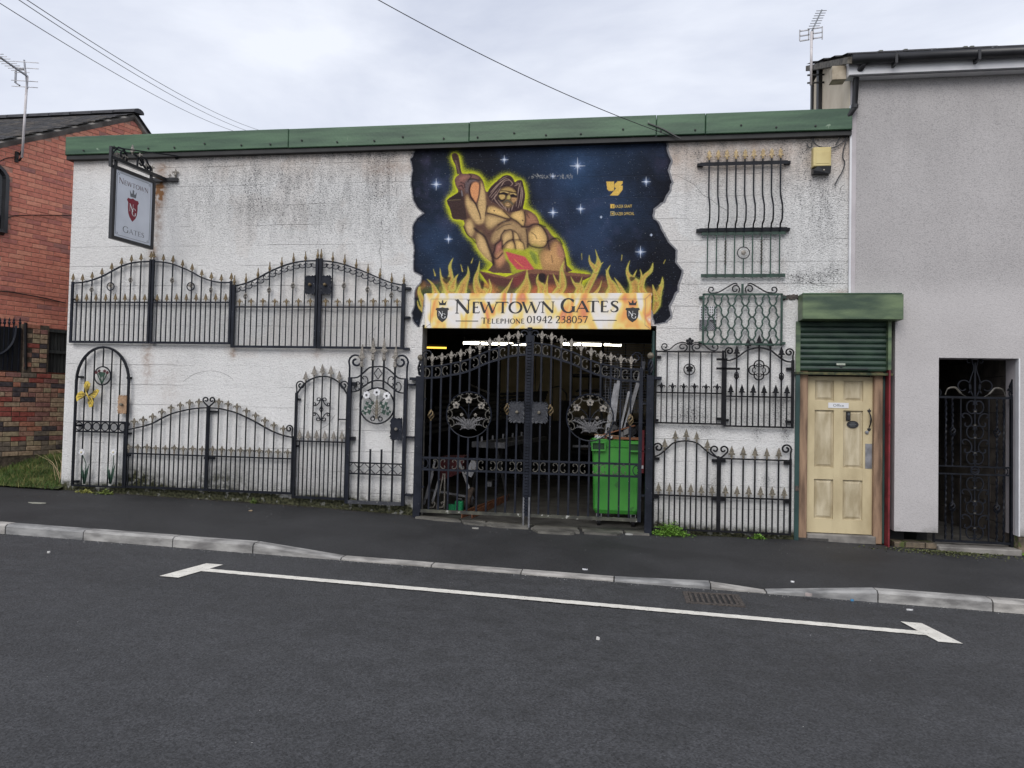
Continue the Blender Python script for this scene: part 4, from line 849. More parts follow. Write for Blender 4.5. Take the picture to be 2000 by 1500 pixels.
b.box(cols[0], cols[1], .10, .14, zb, zt).box(cols[2], cols[3], .10, .14, zb, zt).box(cols[4], cols[5], .10, .14, zb, zt)
for a_, c_ in ((0,1),(2,3),(4,5),(6,7)):
    for u, v in ((1,2),(3,4)): b.box(cols[u]+.0005, cols[v]-.0005, .101, .139, rows[a_], rows[c_])
b.build('door_leaf', dl, od)
for u in (1, 3):
    for v in (1, 3, 5):
        x0, x1, z0, z1 = cols[u], cols[u+1], rows[v], rows[v+1]; b = MB(); b.box(x0, x1, .128, .136, z0, z1)
        b.add([(x0+.012,.127,z0+.012),(x1-.012,.127,z0+.012),(x1-.012,.127,z1-.012),(x0+.012,.127,z1-.012),(x0+.04,.112,z0+.04),(x1-.04,.112,z0+.04),(x1-.04,.112,z1-.04),(x0+.04,.112,z1-.04)], [(0,1,5,4),(1,2,6,5),(2,3,7,6),(3,0,4,7),(4,5,6,7)])
        b.build('door_panel', dl2, od)
x0, _ = D(1560, 900, .03); x1, _ = D(1577, 900, .03)
b = MB(); b.bev(x0+.002, x1, .03, .2, 0, 2.1, .008); b.build('timber_post', wood_s, od)
x0, _ = D(1707, 900, .03); x1, _ = D(1724, 900, .03); b = MB(); b.bev(x0, x1, .03, .2, -.01, 2.1, .008); b.build('timber_post', wood_s, od)
b = MB(); b.box(x1+.003, x1+.028, .05, .2, 0, 2.1); b.box(x1+.045, x1+.06, .07, .2, 0, 2.1); b.build('frame_strip', teal, od)
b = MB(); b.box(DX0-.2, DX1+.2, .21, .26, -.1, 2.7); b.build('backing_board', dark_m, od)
b = MB(); b.bev(xl-.01, xr+.01, .02, .2, -.02, .082, .012); b.build('doorstep', conc, od)
# office plate
xa, za = D(1617.5, 796.5, .098); xb, zb2 = D(1657.5, 787, .098)
b = MB(); b.box(xa, xb, .0955, .0995, za, zb2); pl = b.build('name_plate', white_m, od)
def text(body, x, y, z, h, m, parent, ext=.0006, width=None, bold=0, rotm=None):
    c = bpy.data.curves.new('t', 'FONT'); c.body = body; c.size = h*1.38; c.extrude = ext; c.offset = bold; c.align_x = 'CENTER'; c.resolution_u = 3
    o = bpy.data.objects.new('t', c); COL.objects.link(o); dg = bpy.context.evaluated_depsgraph_get(); dg.update()
    me = bpy.data.meshes.new_from_object(o.evaluated_get(dg)); bpy.data.objects.remove(o); v = np.array([tuple(q.co) for q in me.vertices])
    sx = 1 if width is None else width/(v[:, 0].max()-v[:, 0].min()); v = np.stack([v[:, 0]*sx, -v[:, 2], v[:, 1]], 1)
    if rotm is not None: v = v@np.array(rotm).T
    me.vertices.foreach_set('co', v.astype('f4').ravel()); me.materials.clear(); me.materials.append(m); me.update()
    return link('lettering', me, (x, y, z), parent)
text('Office', (xa+xb)/2, .0945, za+.017, .032, inkg, od, width=.125)
xa, za = D(1656, 812, .12); b = MB(); b.bev(xa-.026, xa+.024, .085, .126, za-.06, za+.05, .01); b.build('entry_phone', black_p, od); b = MB(); b.ring((xa, .083, za+.02), .010, .003, 12, 4); b.build('call_button', inkg, od)
xa, za = D(1664.5, 829, .12); b = MB(); b.prism([(xa+.068*math.cos(a), za+.045*math.sin(a)) for a in np.linspace(0, 2*math.pi, 24, False)], .100, .108); b.build('oval_plaque', black_p, od)
b = MB()
for k in range(3): b.box(xa-.04+.01*(k != 1), xa+.04-.01*(k != 1), .0988, .0998, za+.018-.018*k-.003, za+.018-.018*k+.003)
b.build('plaque_print', inkg, od)
xa, z1 = D(1698, 802, .09); _, z0 = D(1698, 838, .09)
b = MB(); b.tube([(xa,.098,z0+.02),(xa+.005,.06,z0+.06),(xa+.008,.05,(z0+z1)/2),(xa+.005,.06,z1-.06),(xa,.098,z1-.02)], [.006,.008,.012,.008,.006], 6)
for z in (z0, z1): b.prism([(xa+q*.022, z+w_*.03) for q, w_ in ((0,-1),(.9,-.3),(1,.3),(.4,.2),(0,1),(-.4,.2),(-1,.3),(-.9,-.3))], .094, .0985)
b.build('door_handle', black_p, od)
xa, za = D(1693, 844.5, .095); b = MB(); b.lathe([(.001,0),(.022,.0),(.020,.014),(.001,.016)], 12); b.v = [(xa+p, .099-r_, za+q) for p, q, r_ in b.v]; b.build('lock_cylinder', alu, od)
x0, z0 = D(1690, 915, .09); x1, z1 = D(1703.5, 867, .09); b = MB(); b.box(x0, x1, .094, .099, z0, z1); b.build('lock_plate', alu, od)
for k in range(2):
    pass
sb = thing('roller_shutter', 'half-rolled dark green slatted shutter with a faded green box above the office door', 'shutter', (2.65, -.1, 2.0))
bz0, bz1 = 2.665, 2.965
bxr = W2(1765, 610, -.24)[0]; b = MB(); b.bev(2.095, bxr, -.24, .02, bz0, bz1, .006); b.build('shutter_box', green_b, sb)
b = MB(); b.box(2.095, bxr-.02, -.245, .0, bz1+.001, bz1+.012); b.build('box_lid', green_f, sb)
xg0 = D(1553.5, 700, 0)[0]; xg1 = D(1562, 700, 0)[0]; xg2 = D(1733, 700, -.05)[0]; xg3 = D(1743, 700, -.05)[0]
b = MB(); b.box(xg0, xg1, -.03, .06, 2.03, bz0-.002); b.build('guide_rail', green_b, sb)
b = MB(); b.box(xg0, xg1, -.03, .06, .0, 2.028); b.build('guide_rail', teal, sb)
b = MB(); b.box(xg2, xg3-.02, -.08, .06, 2.08, bz0-.002); b.build('guide_rail', green_b, sb)
b = MB(); b.box(xg2+.012, xg3-.028, -.08, .06, -.03, 2.078); b.build('guide_rail', redp, sb)
for z in (.62, 1.45): b = MB(); b.box(xg2+.005, xg3-.03, -.095, -.08, z-.02, z+.02); b.build('rail_bracket', redp, sb)
b = MB(); b.box(xg0+.005, xg1-.005, -.045, -.03, .60, .66); b.build('rail_bracket', rust_m, sb)
n = 9; hs = (bz0-2.06)/n
for k in range(n):
    z = 2.06+k*hs; q = [(.0, z+.002), (-.010, z+.012), (-.016, z+hs*.45), (-.012, z+hs*.85), (.0, z+hs-.002)]
    v = []; 
    for x in (xg1-.005, xg2+.005): v += [(x, .0+dy, zz) for dy, zz in q]
    b = MB(); b.add(v, [(i, i+5, i+6, i+1) for i in range(4)]); b.build('shutter_slat', green_s, sb)
b = MB(); b.box(xg0-.02, xg3+.01, -.05, .03, 2.015, 2.045); b.build('bottom_bar', rust_m if 0 else mat('mossy_bottom_bar', s8(40,52,36), s8(96,92,60), 18, .8), sb)
xa, za = D(1644, 714, -.02); b = MB(); b.box(xa-.06, xa+.04, -.024, -.012, za+.005, za+.028); b.build('paint_flake', mat('bare_metal_patch', s8(150,160,146), s8(180,184,170), 30, .7), sb)
b = MB(); b.box(xa-.25, xa+.3, -.03, -.014, za-.045, za-.035); b.box(xa-.02, xa+.01, -.028, -.014, za-.02, za); b.build('lift_handle', black_p, sb)

# ================================================================ left brick house, gable wall seen obliquely
PA = dep(0, 500, 11.55)[:2]; PB = dep(262, 500, 13.47)[:2]
gd = (PB-PA)/np.hypot(*(PB-PA)); gn = np.array([gd[1], -gd[0]])     # along wall / outward normal
ang = math.atan2(gd[1], gd[0])
def onp(px, py, off=0.0):
    P = np.array([*(PA+gn*off), 0.0]); h = hit(px, py, P, np.array([*gn, 0.0])); return float((h[:2]-PA)@gd), float(h[2])
def SP(s, z, off=0.0): q = PA+gd*s+gn*off; return (q[0], q[1], z)
bh = thing('brick_house', 'red brick house with slate roof and gable end left of the workshop', 'house', (*(PA+gd), .5))
sA, zA = onp(262, 226); s0_, z0_ = onp(0, 279); pitch = (zA-z0_)/(sA-s0_); sR, zR = onp(286, 264)
def rake(s): return zA-(sA-s)*pitch if s <= sA else zA-(s-sA)*(zA-zR)/(sR-sA)*.9
mort = mat('brick_mortar', s8(166,124,108), s8(190,148,130), 20, .95, .5, 90)
smin = s0_-2.6; smax = sA+2.2
b = MB()
pts = [(smin, -.4), (smax, -.4), (smax, rake(smax)), (sA, zA), (smin, rake(smin))]
v = [SP(s, z-.02 if z > 0 else z, 0) for s, z in pts]+[SP(s, z-.02 if z > 0 else z, -.2) for s, z in pts]
b.add(v, [(0,1,2,3,4),(9,8,7,6,5)]+[(i, i+5, (i+1) % 5+5, (i+1) % 5) for i in range(5)]); b.build('wall', mort, bh)
red_ms = [mat('red_brick', s8(*a), s8(*c), 18, .85, .5, 80, detail=8) for a, c in (((196,120,100),(218,138,116)), ((202,126,104),(224,146,122)), ((188,116,98),(208,132,112)), ((176,110,98),(196,126,112)), ((206,136,112),(226,154,128)), ((156,106,98),(176,122,112)))]
old_ms = [mat('old_wall_brick', s8(*a), s8(*c), 22, .9, .6, 60, detail=8) for a, c in (((132,96,82),(178,138,116)), ((150,98,78),(188,128,104)), ((58,52,56),(90,80,80)), ((140,118,96),(184,160,132)), ((120,82,76),(156,112,102)), ((134,66,58),(166,90,78)), ((140,124,100),(176,158,126)), ((100,90,80),(134,120,104)))]
ROT = (0, 0, ang)
def brickmesh(L_, H_, m, dp=.03, bv=.004, name='brick'):   # local x along wall, -y outward
    b = MB(); b.bev(-L_/2, L_/2, -dp, 0, -H_/2, H_/2, bv); return b.mesh(name, m)
def laybricks(parent, name, ms, wts, S0, S1, Z0, Z1, ok, off, jit=.0, limit=300, Lb=.215, Hb=.065, head=0.0, gap=.010, cen=False):
    full = [brickmesh(Lb, Hb, m) for m in ms]; half = [brickmesh(.1025, Hb, m) for m in ms]; out = []
    row = 0; z = Z0
    while z+Hb < Z1:
        s = S0-(.1125 if row % 2 else 0); hrow = rnd.random() < head
        while s < S1:
            hf = hrow or (rnd.random() < head*.4); L_ = .1025 if hf else Lb; sc = s+L_/2; zc = z+Hb/2
            if (ok(sc, zc) if cen else (ok(s, z) and ok(s+L_, z+Hb) and ok(s+L_, z) and ok(s, z+Hb))):
                k = rnd.choices(range(len(ms)), wts(sc, zc))[0]; p = SP(sc, zc, off+rnd.uniform(-jit, jit)); x, y = proj(p)
                if -15 < x and y < 1000: out.append((np.linalg.norm(np.array(p)-EYE), (half if hf else full)[k], p, rnd.uniform(-jit, jit)*.8))
            s += L_+gap
        z += Hb+gap; row += 1
    out.sort(key=lambda t: t[0])
    for d, me, p, tl in out[:limit]: link(name, me, p, parent, None, (0, tl, ang))
    if len(out) > limit:
        b = MB()
        for d, me, p, tl in out[limit:]:
            M = Matrix.Rotation(ang, 3, 'Z'); b.m = ms.index(me.materials[0]); b.add([tuple(M@vv.co+Vector(p)) for vv in me.vertices], [tuple(q.vertices) for q in me.polygons])
        b.build(name, ms, parent, kind='stuff')
zg0 = onp(0, 640)[1]
def vis(s, z):
    x, y = proj(SP(s, z)); return (x < 152 or y < 272) and x < 300
sW, zW0 = onp(9, 455); _, zW1 = onp(9, 318)
laybricks(bh, 'brick', red_ms, lambda s, z: (5,5,4,2.2,3,.8), s0_-.25, smax, 1.92, 7.2, lambda s, z: z < rake(s)-.07 and vis(s, z) and not (s < sW+.05 and zW0-.02 < z < zW1-.03), -.022, .002, cen=True)
# arched black window frame at the edge of the picture
wf = link('window', None, SP(sW-.45, (zW0+zW1)/2, 0), bh)
b = MB(); q = []
for a in np.linspace(0, math.pi, 13): q.append(SP(sW-.42+.40*math.cos(a), zW1-.26+.22*math.sin(a), .02))
b.tube([SP(sW-.02, zW0, .02)]+q+[SP(sW-.82, zW0, .02), SP(sW-.02, zW0, .02)], .035, 4); b.build('window_frame', black_p, wf)
b = MB(); b.add([SP(sW-.80, zW0, .008), SP(sW-.04, zW0, .008), SP(sW-.04, zW1-.1, .008), SP(sW-.80, zW1-.1, .008)], [(0,1,2,3)]); b.build('pane', mat('dark_glass', (.01,.012,.014), (.015,.017,.02), 3, .08), wf)
# verge mortar, roof, slates, ridge tiles
b = MB(); b.bar(SP(smin, rake(smin)-.03, .02), SP(sA, zA-.03, .02), .05, .09); b.bar(SP(sA, zA-.03, .02), SP(smax, rake(smax)-.03, .02), .05, .09); b.build('verge_mortar', conc, bh)
sl_ms = [mat('roof_tile', s8(*a), s8(*c), 10, .7, .4, 50) for a, c in (((42,40,42),(70,68,68)), ((52,48,46),(84,78,72)), ((36,36,40),(60,60,64)))]
rd = np.array([-1.0, .012])
def RP(s, z, d): q = PA+gd*s+rd*d; return (q[0], q[1], z)
b = MB()   # roof runs away from the gable along -gn
nrow = 34; run = sA-smin
for j in range(nrow):
    s1 = sA-.02-j*run/nrow; s0b = s1-run/nrow*1.5; z1 = zA+.05-(sA-s1)*pitch; z0b = zA+.05-(sA-s0b)*pitch+.018
    for i in range(26):
        d0 = -.10+i*.17+(.085 if j % 2 else 0); d1 = d0+.165; jz = rnd.uniform(0, .006); b.m = rnd.randrange(3)
        q = [RP(s1, z1, d0), RP(s0b, z0b+jz, d0), RP(s0b, z0b+jz, d1), RP(s1, z1, d1), RP(s0b, z0b-.014, d0), RP(s0b, z0b-.014, d1)]
        b.add(q, [(0,3,2,1),(1,2,5,4)])
b.build('roof_tile', sl_ms, bh, kind='stuff')
b = MB(); b.add([RP(sA, zA+.03, -.08), RP(smax, rake(smax)+.03, -.08), RP(smax, rake(smax)+.03, 4.4), RP(sA, zA+.03, 4.4)], [(0,1,2,3)]); b.build('rear_roof_slope', slate_m, bh)
for i in range(10):
    b = MB(); p0, p1 = RP(sA, zA+.05, -.10+i*.44), RP(sA, zA+.062, -.10+(i+1)*.44); rr_ = .085; q = []
    for (p, r_) in ((p0, .10), (p1, .085)):
        for a in np.linspace(-.2, math.pi+.2, 8): q.append((p[0]+gd[0]*r_*math.cos(a), p[1]+gd[1]*r_*math.cos(a), p[2]+r_*.75*math.sin(a)))
    b.add(q, [(k, k+1, k+9, k+8) for k in range(7)]+[tuple(range(8)), tuple(range(15, 7, -1))]); b.build('ridge_tile', slate_m, bh)
# thin cable across the gable
b = MB(); b.tube([SP(*onp(px, py, .03), .03) for px, py in ((-5,568),(25,571),(60,577),(90,583),(128,592))], .008, 4); b.tube([SP(*onp(px, py, .03), .03) for px, py in ((5,428),(30,421),(70,420),(140,421))], .005, 4)
b.tube([SP(*onp(px, py, .03), .03) for px, py in ((-2,316),(10,310),(30,306))], .005, 4); b.build('cable', black_p, bh)

# boundary brick wall in front of the gable
OFF = .38; OB = OFF-.018
bw = thing('boundary_wall', 'old mottled brick boundary wall with taller pier below the red gable', 'wall', SP(.6, .6, OFF))
def ob(px, py): return onp(px, py, OFF)
sL, zTop = ob(-10, 722); sPL, _ = ob(47, 700); sPR, zP = ob(97, 640); sEnd, _ = ob(135, 700); zPt = ob(70, 633)[1]; zB = ob(60, 884)[1]; zL1 = ob(20, 726)[1]; zL2 = ob(112, 726)[1]
b = MB()
def slab(b, s0, s1, z0, z1, o0, o1): q = [SP(s, z, o) for z in (z0, z1) for s, o in ((s0,o0),(s1,o0),(s1,o1),(s0,o1))]; return b.add(q, [(3,2,1,0),(4,5,6,7),(4,0,1,5)[::-1],(5,1,2,6)[::-1],(6,2,3,7)[::-1],(7,3,0,4)[::-1]])
slab(b, sL-1.5, sEnd+1.5, zB-.5, zL1-.005, OFF, OFF-.2); slab(b, sPL, sPR, zL1-.004, zPt-.01, OFF-.002, OFF-.2); b.build('mortar_core', mat('dark_old_mortar', s8(66,58,50), s8(104,92,78), 18, .95, .5, 60), bw)
def okb(s, z): return z < zL1+.01
def wt(s, z):
    r_ = int((z-zB)/.075)
    if r_ in (7, 8): return (2,2,0,1,1,9,0,0)
    if r_ < 2: return (1,.3,1,2,.5,.2,3,4)
    if r_ in (3, 4): return (2,1,5,2,2,2,2,1)
    if z > zL1: return (4,2,.6,4,.5,.3,3,1)
    return (4,3,1.6,2,3,1,1.5,1)
laybricks(bw, 'brick', old_ms, wt, sL-.3, sEnd+.1, zB-.04, zPt+.05, okb, OB, .005, 260, .215, .066, .25)
laybricks(bw, 'brick', old_ms, wt, sPL+.116, sPR, zL1+.012, zPt+.02, lambda s, z: sPL-.02 < s < sPR+.012, OB, .005, 60, .215, .066, .55)
dkw = mat('charcoal_timber', s8(40,42,42), s8(62,64,62), 8, .8, .3, 40, stretch=(3,3,.4)); dkb = mat('black_timber_board', s8(22,22,24), s8(36,36,38), 8, .7, .2, 40, stretch=(3,3,.4))
wp = thing('wooden_fence_panel', 'small grey slatted wooden fence panel filling the gap beside the white wall', 'fence', SP((sPR+sEnd)/2, zL1, OFF))
zt_ = ob(112, 647)[1]; n = 7; wd_ = (sEnd+.05-sPR)/n
for k in range(n): b = MB(); slab(b, sPR+k*wd_+.006, sPR+(k+1)*wd_-.004, zL1+.02, zt_, OFF-.05-.006*(k % 2), OFF-.08); b.build('board', dkw, wp)
for z in (zt_+.0, ob(112, 688)[1]): b = MB(); slab(b, sPR-.06, sEnd+.1, z-.02, z+.03, OFF-.01, OFF-.046); b.build('rail', dkw, wp)
bg_ = thing('black_boarded_gate', 'black boarded gate with a curved iron rail and spikes set beside the old brick pier', 'gate', SP(sPL-.3, zL1, OFF))
zt2 = ob(20, 638)[1]
for k in range(6): b = MB(); slab(b, sPL-.02-(k+1)*.15+.004, sPL-.02-k*.15, zL1+.01, zt2, OFF-.06-.004*(k % 2), OFF-.09); b.build('board', dkb, bg_)
b = MB(); b.tube([SP(*onp(px, py, OFF), OFF-.02) for px, py in smooth(((-8,694),(3,691),(14,684),(23,674),(29,662),(32,648),(33,636)), 2, False)], .014, 4); b.build('curved_rail', iron_b, bg_)
for px in (2, 11, 20, 29, 41):
    s, z = ob(px, 636); b = MB(); b.bar(SP(s, zL1+.02, OFF-.03), SP(s, z+.02, OFF-.03), .014); b.build('bar', iron_b, bg_)
    q = SP(s, z+.02, OFF-.03); b = MB(); b.lathe([(.012,0),(.024,.03),(.01,.05),(.018,.06),(.001,.11)], 5, q); b.build('spike', iron_b, bg_)
b = MB(); q = SP(*ob(49, 630), OFF+.02); q2 = SP(*ob(49, 722), OFF+.02); b.bar(q2, q, .03); b.build('gate_post', black_p, bg_)

# ================================================================ grass verge
def gv(x, y): 
    t = np.clip((y+.2)/1.9, 0, 1); return gz(x)+.012+(zB+.06-gz(x))*t**1.1+.02*math.sin(x*5+y*3)*t
def edge_y(x): s = ((np.array([x, 0])-PA)@gd); return 0
v = []; f = []; nx, ny = 24, 18
for j in range(ny+1):
    for i in range(nx+1):
        x = -15+(WX0+.05+15)*i/nx if 1 else 0; y = -.12+3.2*j/ny; v.append((x, y, gv(x, y)))
for j in range(ny):
    for i in range(nx): f.append((j*(nx+1)+i, j*(nx+1)+i+1, (j+1)*(nx+1)+i+1, (j+1)*(nx+1)+i))
b = MB(); b.v = v; b.f = f; b.mi = [0]*len(f); b.build('grass_verge', grassg, None, True, kind='structure')
V = []; F = []; MI = []
def blade(x, y, z, h, m, lean=.5):
    a = rnd.uniform(0, 6.28); w_ = rnd.uniform(.002, .0045); dx, dy = math.cos(a), math.sin(a); lx, ly = rnd.gauss(0, lean)*h, rnd.gauss(0, lean)*h; n = len(V)
    V.extend([(x-dx*w_, y-dy*w_, z-.01), (x+dx*w_, y+dy*w_, z-.01), (x+dx*w_*.7+lx*.4, y+dy*w_*.7+ly*.4, z+h*.6), (x-dx*w_*.7+lx*.4, y-dy*w_*.7+ly*.4, z+h*.6), (x+lx, y+ly, z+h)])
    F.extend([(n, n+1, n+2, n+3), (n+3, n+2, n+4)]); MI.extend([m, m])
for i in range(26000):
    x = rnd.uniform(-11.2, WX0-.02); y = rnd.uniform(-.13, 2.3)
    if (np.array([x, y])-PA)@gn < OFF+.02: continue
    cl = math.sin(x*7+y*4)+math.sin(x*3.1-y*9)
    if y > .1 and cl < -1.2 and rnd.random() < .75: continue
    blade(x, y, gv(x, y), rnd.uniform(.03, .09)+(.05 if y > 1.3 else 0), 0 if rnd.random() < .72+.1*cl else 1, .7)
b = MB(); b.v = V; b.f = F; b.mi = MI; b.build('grass', blade_ms, None, kind='stuff')
straw = mat('dry_stem', s8(150,130,100), s8(180,160,126), 10, .8)
b = MB()
for k in range(16):
    x = WX0-.08-rnd.random()*.3; y = .1+rnd.random()*.5; z = gv(x, y); dx = rnd.uniform(-.6, .1); b.tube([(x, y, z), (x+dx*.4, y+.05, z+.22), (x+dx, y+.12, z+rnd.uniform(.2, .5))], [.004,.003,.001], 3)
b.build('dry_weed_stalk', straw, None, label='dry straw-coloured weed stalks leaning beside the white corner of the workshop', category='weeds', kind='stuff')
def tuft(name, label, cx, cy, rx, ry, h, n, seed, col=((70,110,30),(120,160,60)), spread=1):
    rr2 = random.Random(seed); mt = mat('weed_leaf', s8(*col[0]), s8(*col[1]), 30, .6); b = MB()
    for i in range(n):
        x = cx+rr2.gauss(0, rx*.5); y = cy-abs(rr2.gauss(0, ry*.5)); z = pz(x, y)+abs(rr2.gauss(0, h*.5))*math.exp(-((x-cx)/rx)**2); a = rr2.uniform(0, 6.28); s = rr2.uniform(.008, .02)*spread; tz = rr2.uniform(-.4, .6)
        ux, uy = math.cos(a)*s, math.sin(a)*s
        b.add([(x-ux, y-uy, z), (x+uy*.6, y-ux*.6, z+s*tz), (x+ux, y+uy, z+s*.5), (x-uy*.6, y+ux*.6, z+s*.9)], [(0,1,2,3)])
    for i in range(n//14):
        x = cx+rr2.gauss(0, rx*.4); b.tube([(x, cy-.02, pz(x, cy-.02)), (x+rr2.gauss(0, .03), cy-.04, pz(x, cy)+h*.8)], .002, 3)
    b.build(name, mt, None, label=label, category='weeds', kind='stuff')
wx = W2(1308, 1030)[0]; tuft('weed_clump', 'bright green leafy weed clump growing at the wall foot right of the gateway', wx, -.03, .20, .15, .13, 1700, 3, spread=.75)
tuft('weed_sprig', 'tiny green weed sprig at the pavement edge below the left bow-topped gates', W2(218, 962)[0], -.1, .10, .08, .05, 160, 5, ((76,96,36),(120,130,60)))
tuft('weed_sprig', 'yellow-green weed patch at the wall foot under the arched single gate', W2(178, 960)[0], -.08, .12, .08, .04, 160, 6, ((110,112,50),(150,150,80)))
tuft('weed_sprig', 'little weed on the plinth left of the narrow arched gate', W2(500, 985)[0], -.05, .05, .04, .06, 90, 9, ((60,84,30),(96,110,50)))
tuft('weed_sprig', 'small green weed in front of the flat-topped lower gate near the office door', W2(1478, 1046)[0], -.06, .08, .05, .06, 120, 10)
tuft('weed_sprig', 'small green weed at the right foot of the alley threshold', 4.66, -.08, .09, .05, .06, 120, 12)
tuft('moss_patch', 'olive moss and leaf debris along the foot of the rendered house', 3.75, -.10, .75, .26, .004, 900, 14, ((52,60,28),(96,98,56)), .7)
tuft('leaf_debris', 'brown dead leaves gathered along the foot of the white wall', -5.2, -.03, 2.8, .10, .006, 620, 15, ((26,22,18),(70,60,42)), .5)
# ================================================================ ironwork kit
def spiral(cx, cz, r0_, r1_, a0, turns, n=16): return [(cx+(r0_+(r1_-r0_)*t)*math.cos(a0+turns*2*math.pi*t), cz+(r0_+(r1_-r0_)*t)*math.sin(a0+turns*2*math.pi*t)) for t in np.linspace(0, 1, n)]
def clothoid(kf, n=44, half=False):
    s = np.linspace(0 if half else -1, 1, n); ds = s[1]-s[0]; k = kf(s); th = np.concatenate([[0], np.cumsum((k[1:]+k[:-1])/2*ds)])
    th -= th[0 if half else n//2]; x = np.concatenate([[0], np.cumsum(np.cos((th[1:]+th[:-1])/2)*ds)]); z = np.concatenate([[0], np.cumsum(np.sin((th[1:]+th[:-1])/2)*ds)])
    return x, z
def norm(x, z, ang_=0):
    c, s = math.cos(ang_), math.sin(ang_); x, z = x*c-z*s, x*s+z*c; h = z.max()-z.min(); return (x-(x.max()+x.min())/2)/h, (z-(z.max()+z.min())/2)/h
_x, _z = clothoid(lambda s: 1.7+9.6*np.abs(s)**2.2); CSC = norm(_x, _z, math.pi/2)      # C-scroll, height 1, bulging to +x? 
_x, _z = clothoid(lambda s: np.sign(s)*(.5+12*np.abs(s)**2.0)); SSC = norm(_x, _z, 0)
MESH = {}
def shared(key, fn):
    if key not in MESH: MESH[key] = fn()
    return MESH[key]
def ubar(m): return shared(('bar', m.name), lambda: MB().box(-.5,.5,-.5,.5,0,1).mesh('bar', m))
def vbar(par, x, y, z0, z1, w, m, name='bar'): return link(name, ubar(m), (x, y, z0), par, (w, w, z1-z0))
def hbar(par, x0, x1, y, z0, z1, w, m, name='rail', d=None):
    b = MB(); b.bar((x0, y, z0), (x1, y, z1), w, d or w); return b.build(name, m, par)
def curve(par, pts, y, w, m, name='top_rail', k=3, sm=True):
    q = smooth(pts, k, False) if sm else pts; b = MB(); b.tube([(x, y, z) for x, z in q], w/2, 4); return b.build(name, m, par)
def fin_spear(m):
    b = MB(); b.lathe([(.075,0),(.085,.06),(.05,.10),(.11,.17),(.06,.22)], 6)
    b.prism([(-.06,.20),(.06,.20),(.09,.28),(.27,.30),(.20,.42),(.13,.46),(.17,.52),(.05,.84),(0,1),(-.05,.84),(-.17,.52),(-.13,.46),(-.20,.42),(-.27,.30),(-.09,.28)], -.07, .07); return b.mesh('spear_finial', m)
def fin_fleur(m):
    b = MB(); b.lathe([(.08,0),(.10,.07),(.05,.12),(.13,.19),(.05,.26),(.12,.33),(.06,.38)], 6)
    b.prism([(-.05,.34),(.05,.34),(.14,.66),(.10,.80),(0,1),(-.10,.80),(-.14,.66)], -.06, .06)
    for s in (-1, 1): b.tube([(s*x, 0, z) for x, z in ((.05,.40),(.12,.56),(.24,.70),(.34,.66),(.36,.54),(.30,.48))], [.05,.06,.065,.06,.045,.03], 5)
    return b.mesh('fleur_finial', m)
def fin_spike(m): return MB().lathe([(.11,0),(.13,.08),(.07,.13),(.13,.18),(.15,.32),(.08,.55),(.045,.78),(.075,.83),(.03,.88),(.05,.94),(.002,1)], 7).mesh('spike_finial', m)
def fin_long(m):
    b = MB(); b.lathe([(.085,0),(.10,.04),(.085,.07),(.075,.22),(.04,.27),(.08,.31),(.04,.34)], 8)
    b.prism([(-.05,.34),(.05,.34),(.17,.42),(.13,.48),(.09,.52),(.02,.93),(0,1),(-.02,.93),(-.09,.52),(-.13,.48),(-.17,.42)], -.035, .035); return b.mesh('spear_finial', m)
def fin_barb(m):
    b = MB(); b.lathe([(.10,0),(.12,.15),(.08,.22)], 6)
    b.prism([(-.08,.20),(.08,.20),(.14,.30),(.30,.22),(.16,.46),(.14,.62),(.22,.62),(0,1),(-.22,.62),(-.14,.62),(-.16,.46),(-.30,.22),(-.14,.30)], -.09, .09); return b.mesh('spear_finial', m)
FIN = {'spear': fin_spear, 'fleur': fin_fleur, 'spike': fin_spike, 'long': fin_long, 'barb': fin_barb}
def finial(par, kind, x, y, z, h, m, name='finial', rz_=0): return link(name, shared((kind, m.name), lambda: FIN[kind](m)), (x, y, z), par, (h, h, h), (0, rnd.uniform(-.03, .03), rz_+rnd.uniform(-.15, .15)))
def mk_basket(m, n=4):
    b = MB()
    for k in range(n):
        a0 = 2*math.pi*k/n; b.tube([(.28*math.sin(math.pi*t)*math.cos(a0+t*3.6), .28*math.sin(math.pi*t)*math.sin(a0+t*3.6), t) for t in np.linspace(0, 1, 9)], .048, 4, False)
    b.lathe([(.09,-.06),(.11,0),(.07,.06)], 6); b.lathe([(.07,.94),(.11,1),(.09,1.06)], 6); return b.mesh('basket_twist', m)
def basket(par, x, y, z, h, m): return link('basket_twist', shared(('bk', m.name), lambda: mk_basket(m)), (x, y, z-h/2), par, (h, h, h), (0, 0, rnd.random()))
def mk_c(m, r_=.042): return MB().tube([(x, 0, z) for x, z in zip(*CSC)], r_, 4).mesh('c_scroll', m)
def mk_s(m, r_=.03): return MB().tube([(x, 0, z) for x, z in zip(*SSC)], r_, 4).mesh('s_scroll', m)
def cscroll(par, x, y, z, h, m, flip=1, rot=0, r_=.042): return link('scroll', shared(('c', m.name, r_), lambda: mk_c(m, r_)), (x, y, z), par, (h*flip, h, h), (0, rot, 0))
def crook(par, x, y, z, h, m, side, w=.016):                   # upright with a curled tip; side = curl direction
    q = [(x, z), (x, z+h*.45)]; cx = x+side*h*.26; cz = z+h*.68
    q += [(cx-side*(h*.30*(1-.72*t))*math.cos(t*2*math.pi*1.25), cz+(h*.30*(1-.72*t))*math.sin(t*2*math.pi*1.25)) for t in np.linspace(0, 1, 18)]
    b = MB(); b.tube([(a, y, c) for a, c in q], [w/2]*2+list(np.linspace(w/2, w*.6, 18)), 5); return b.build('scroll_end', m, par)
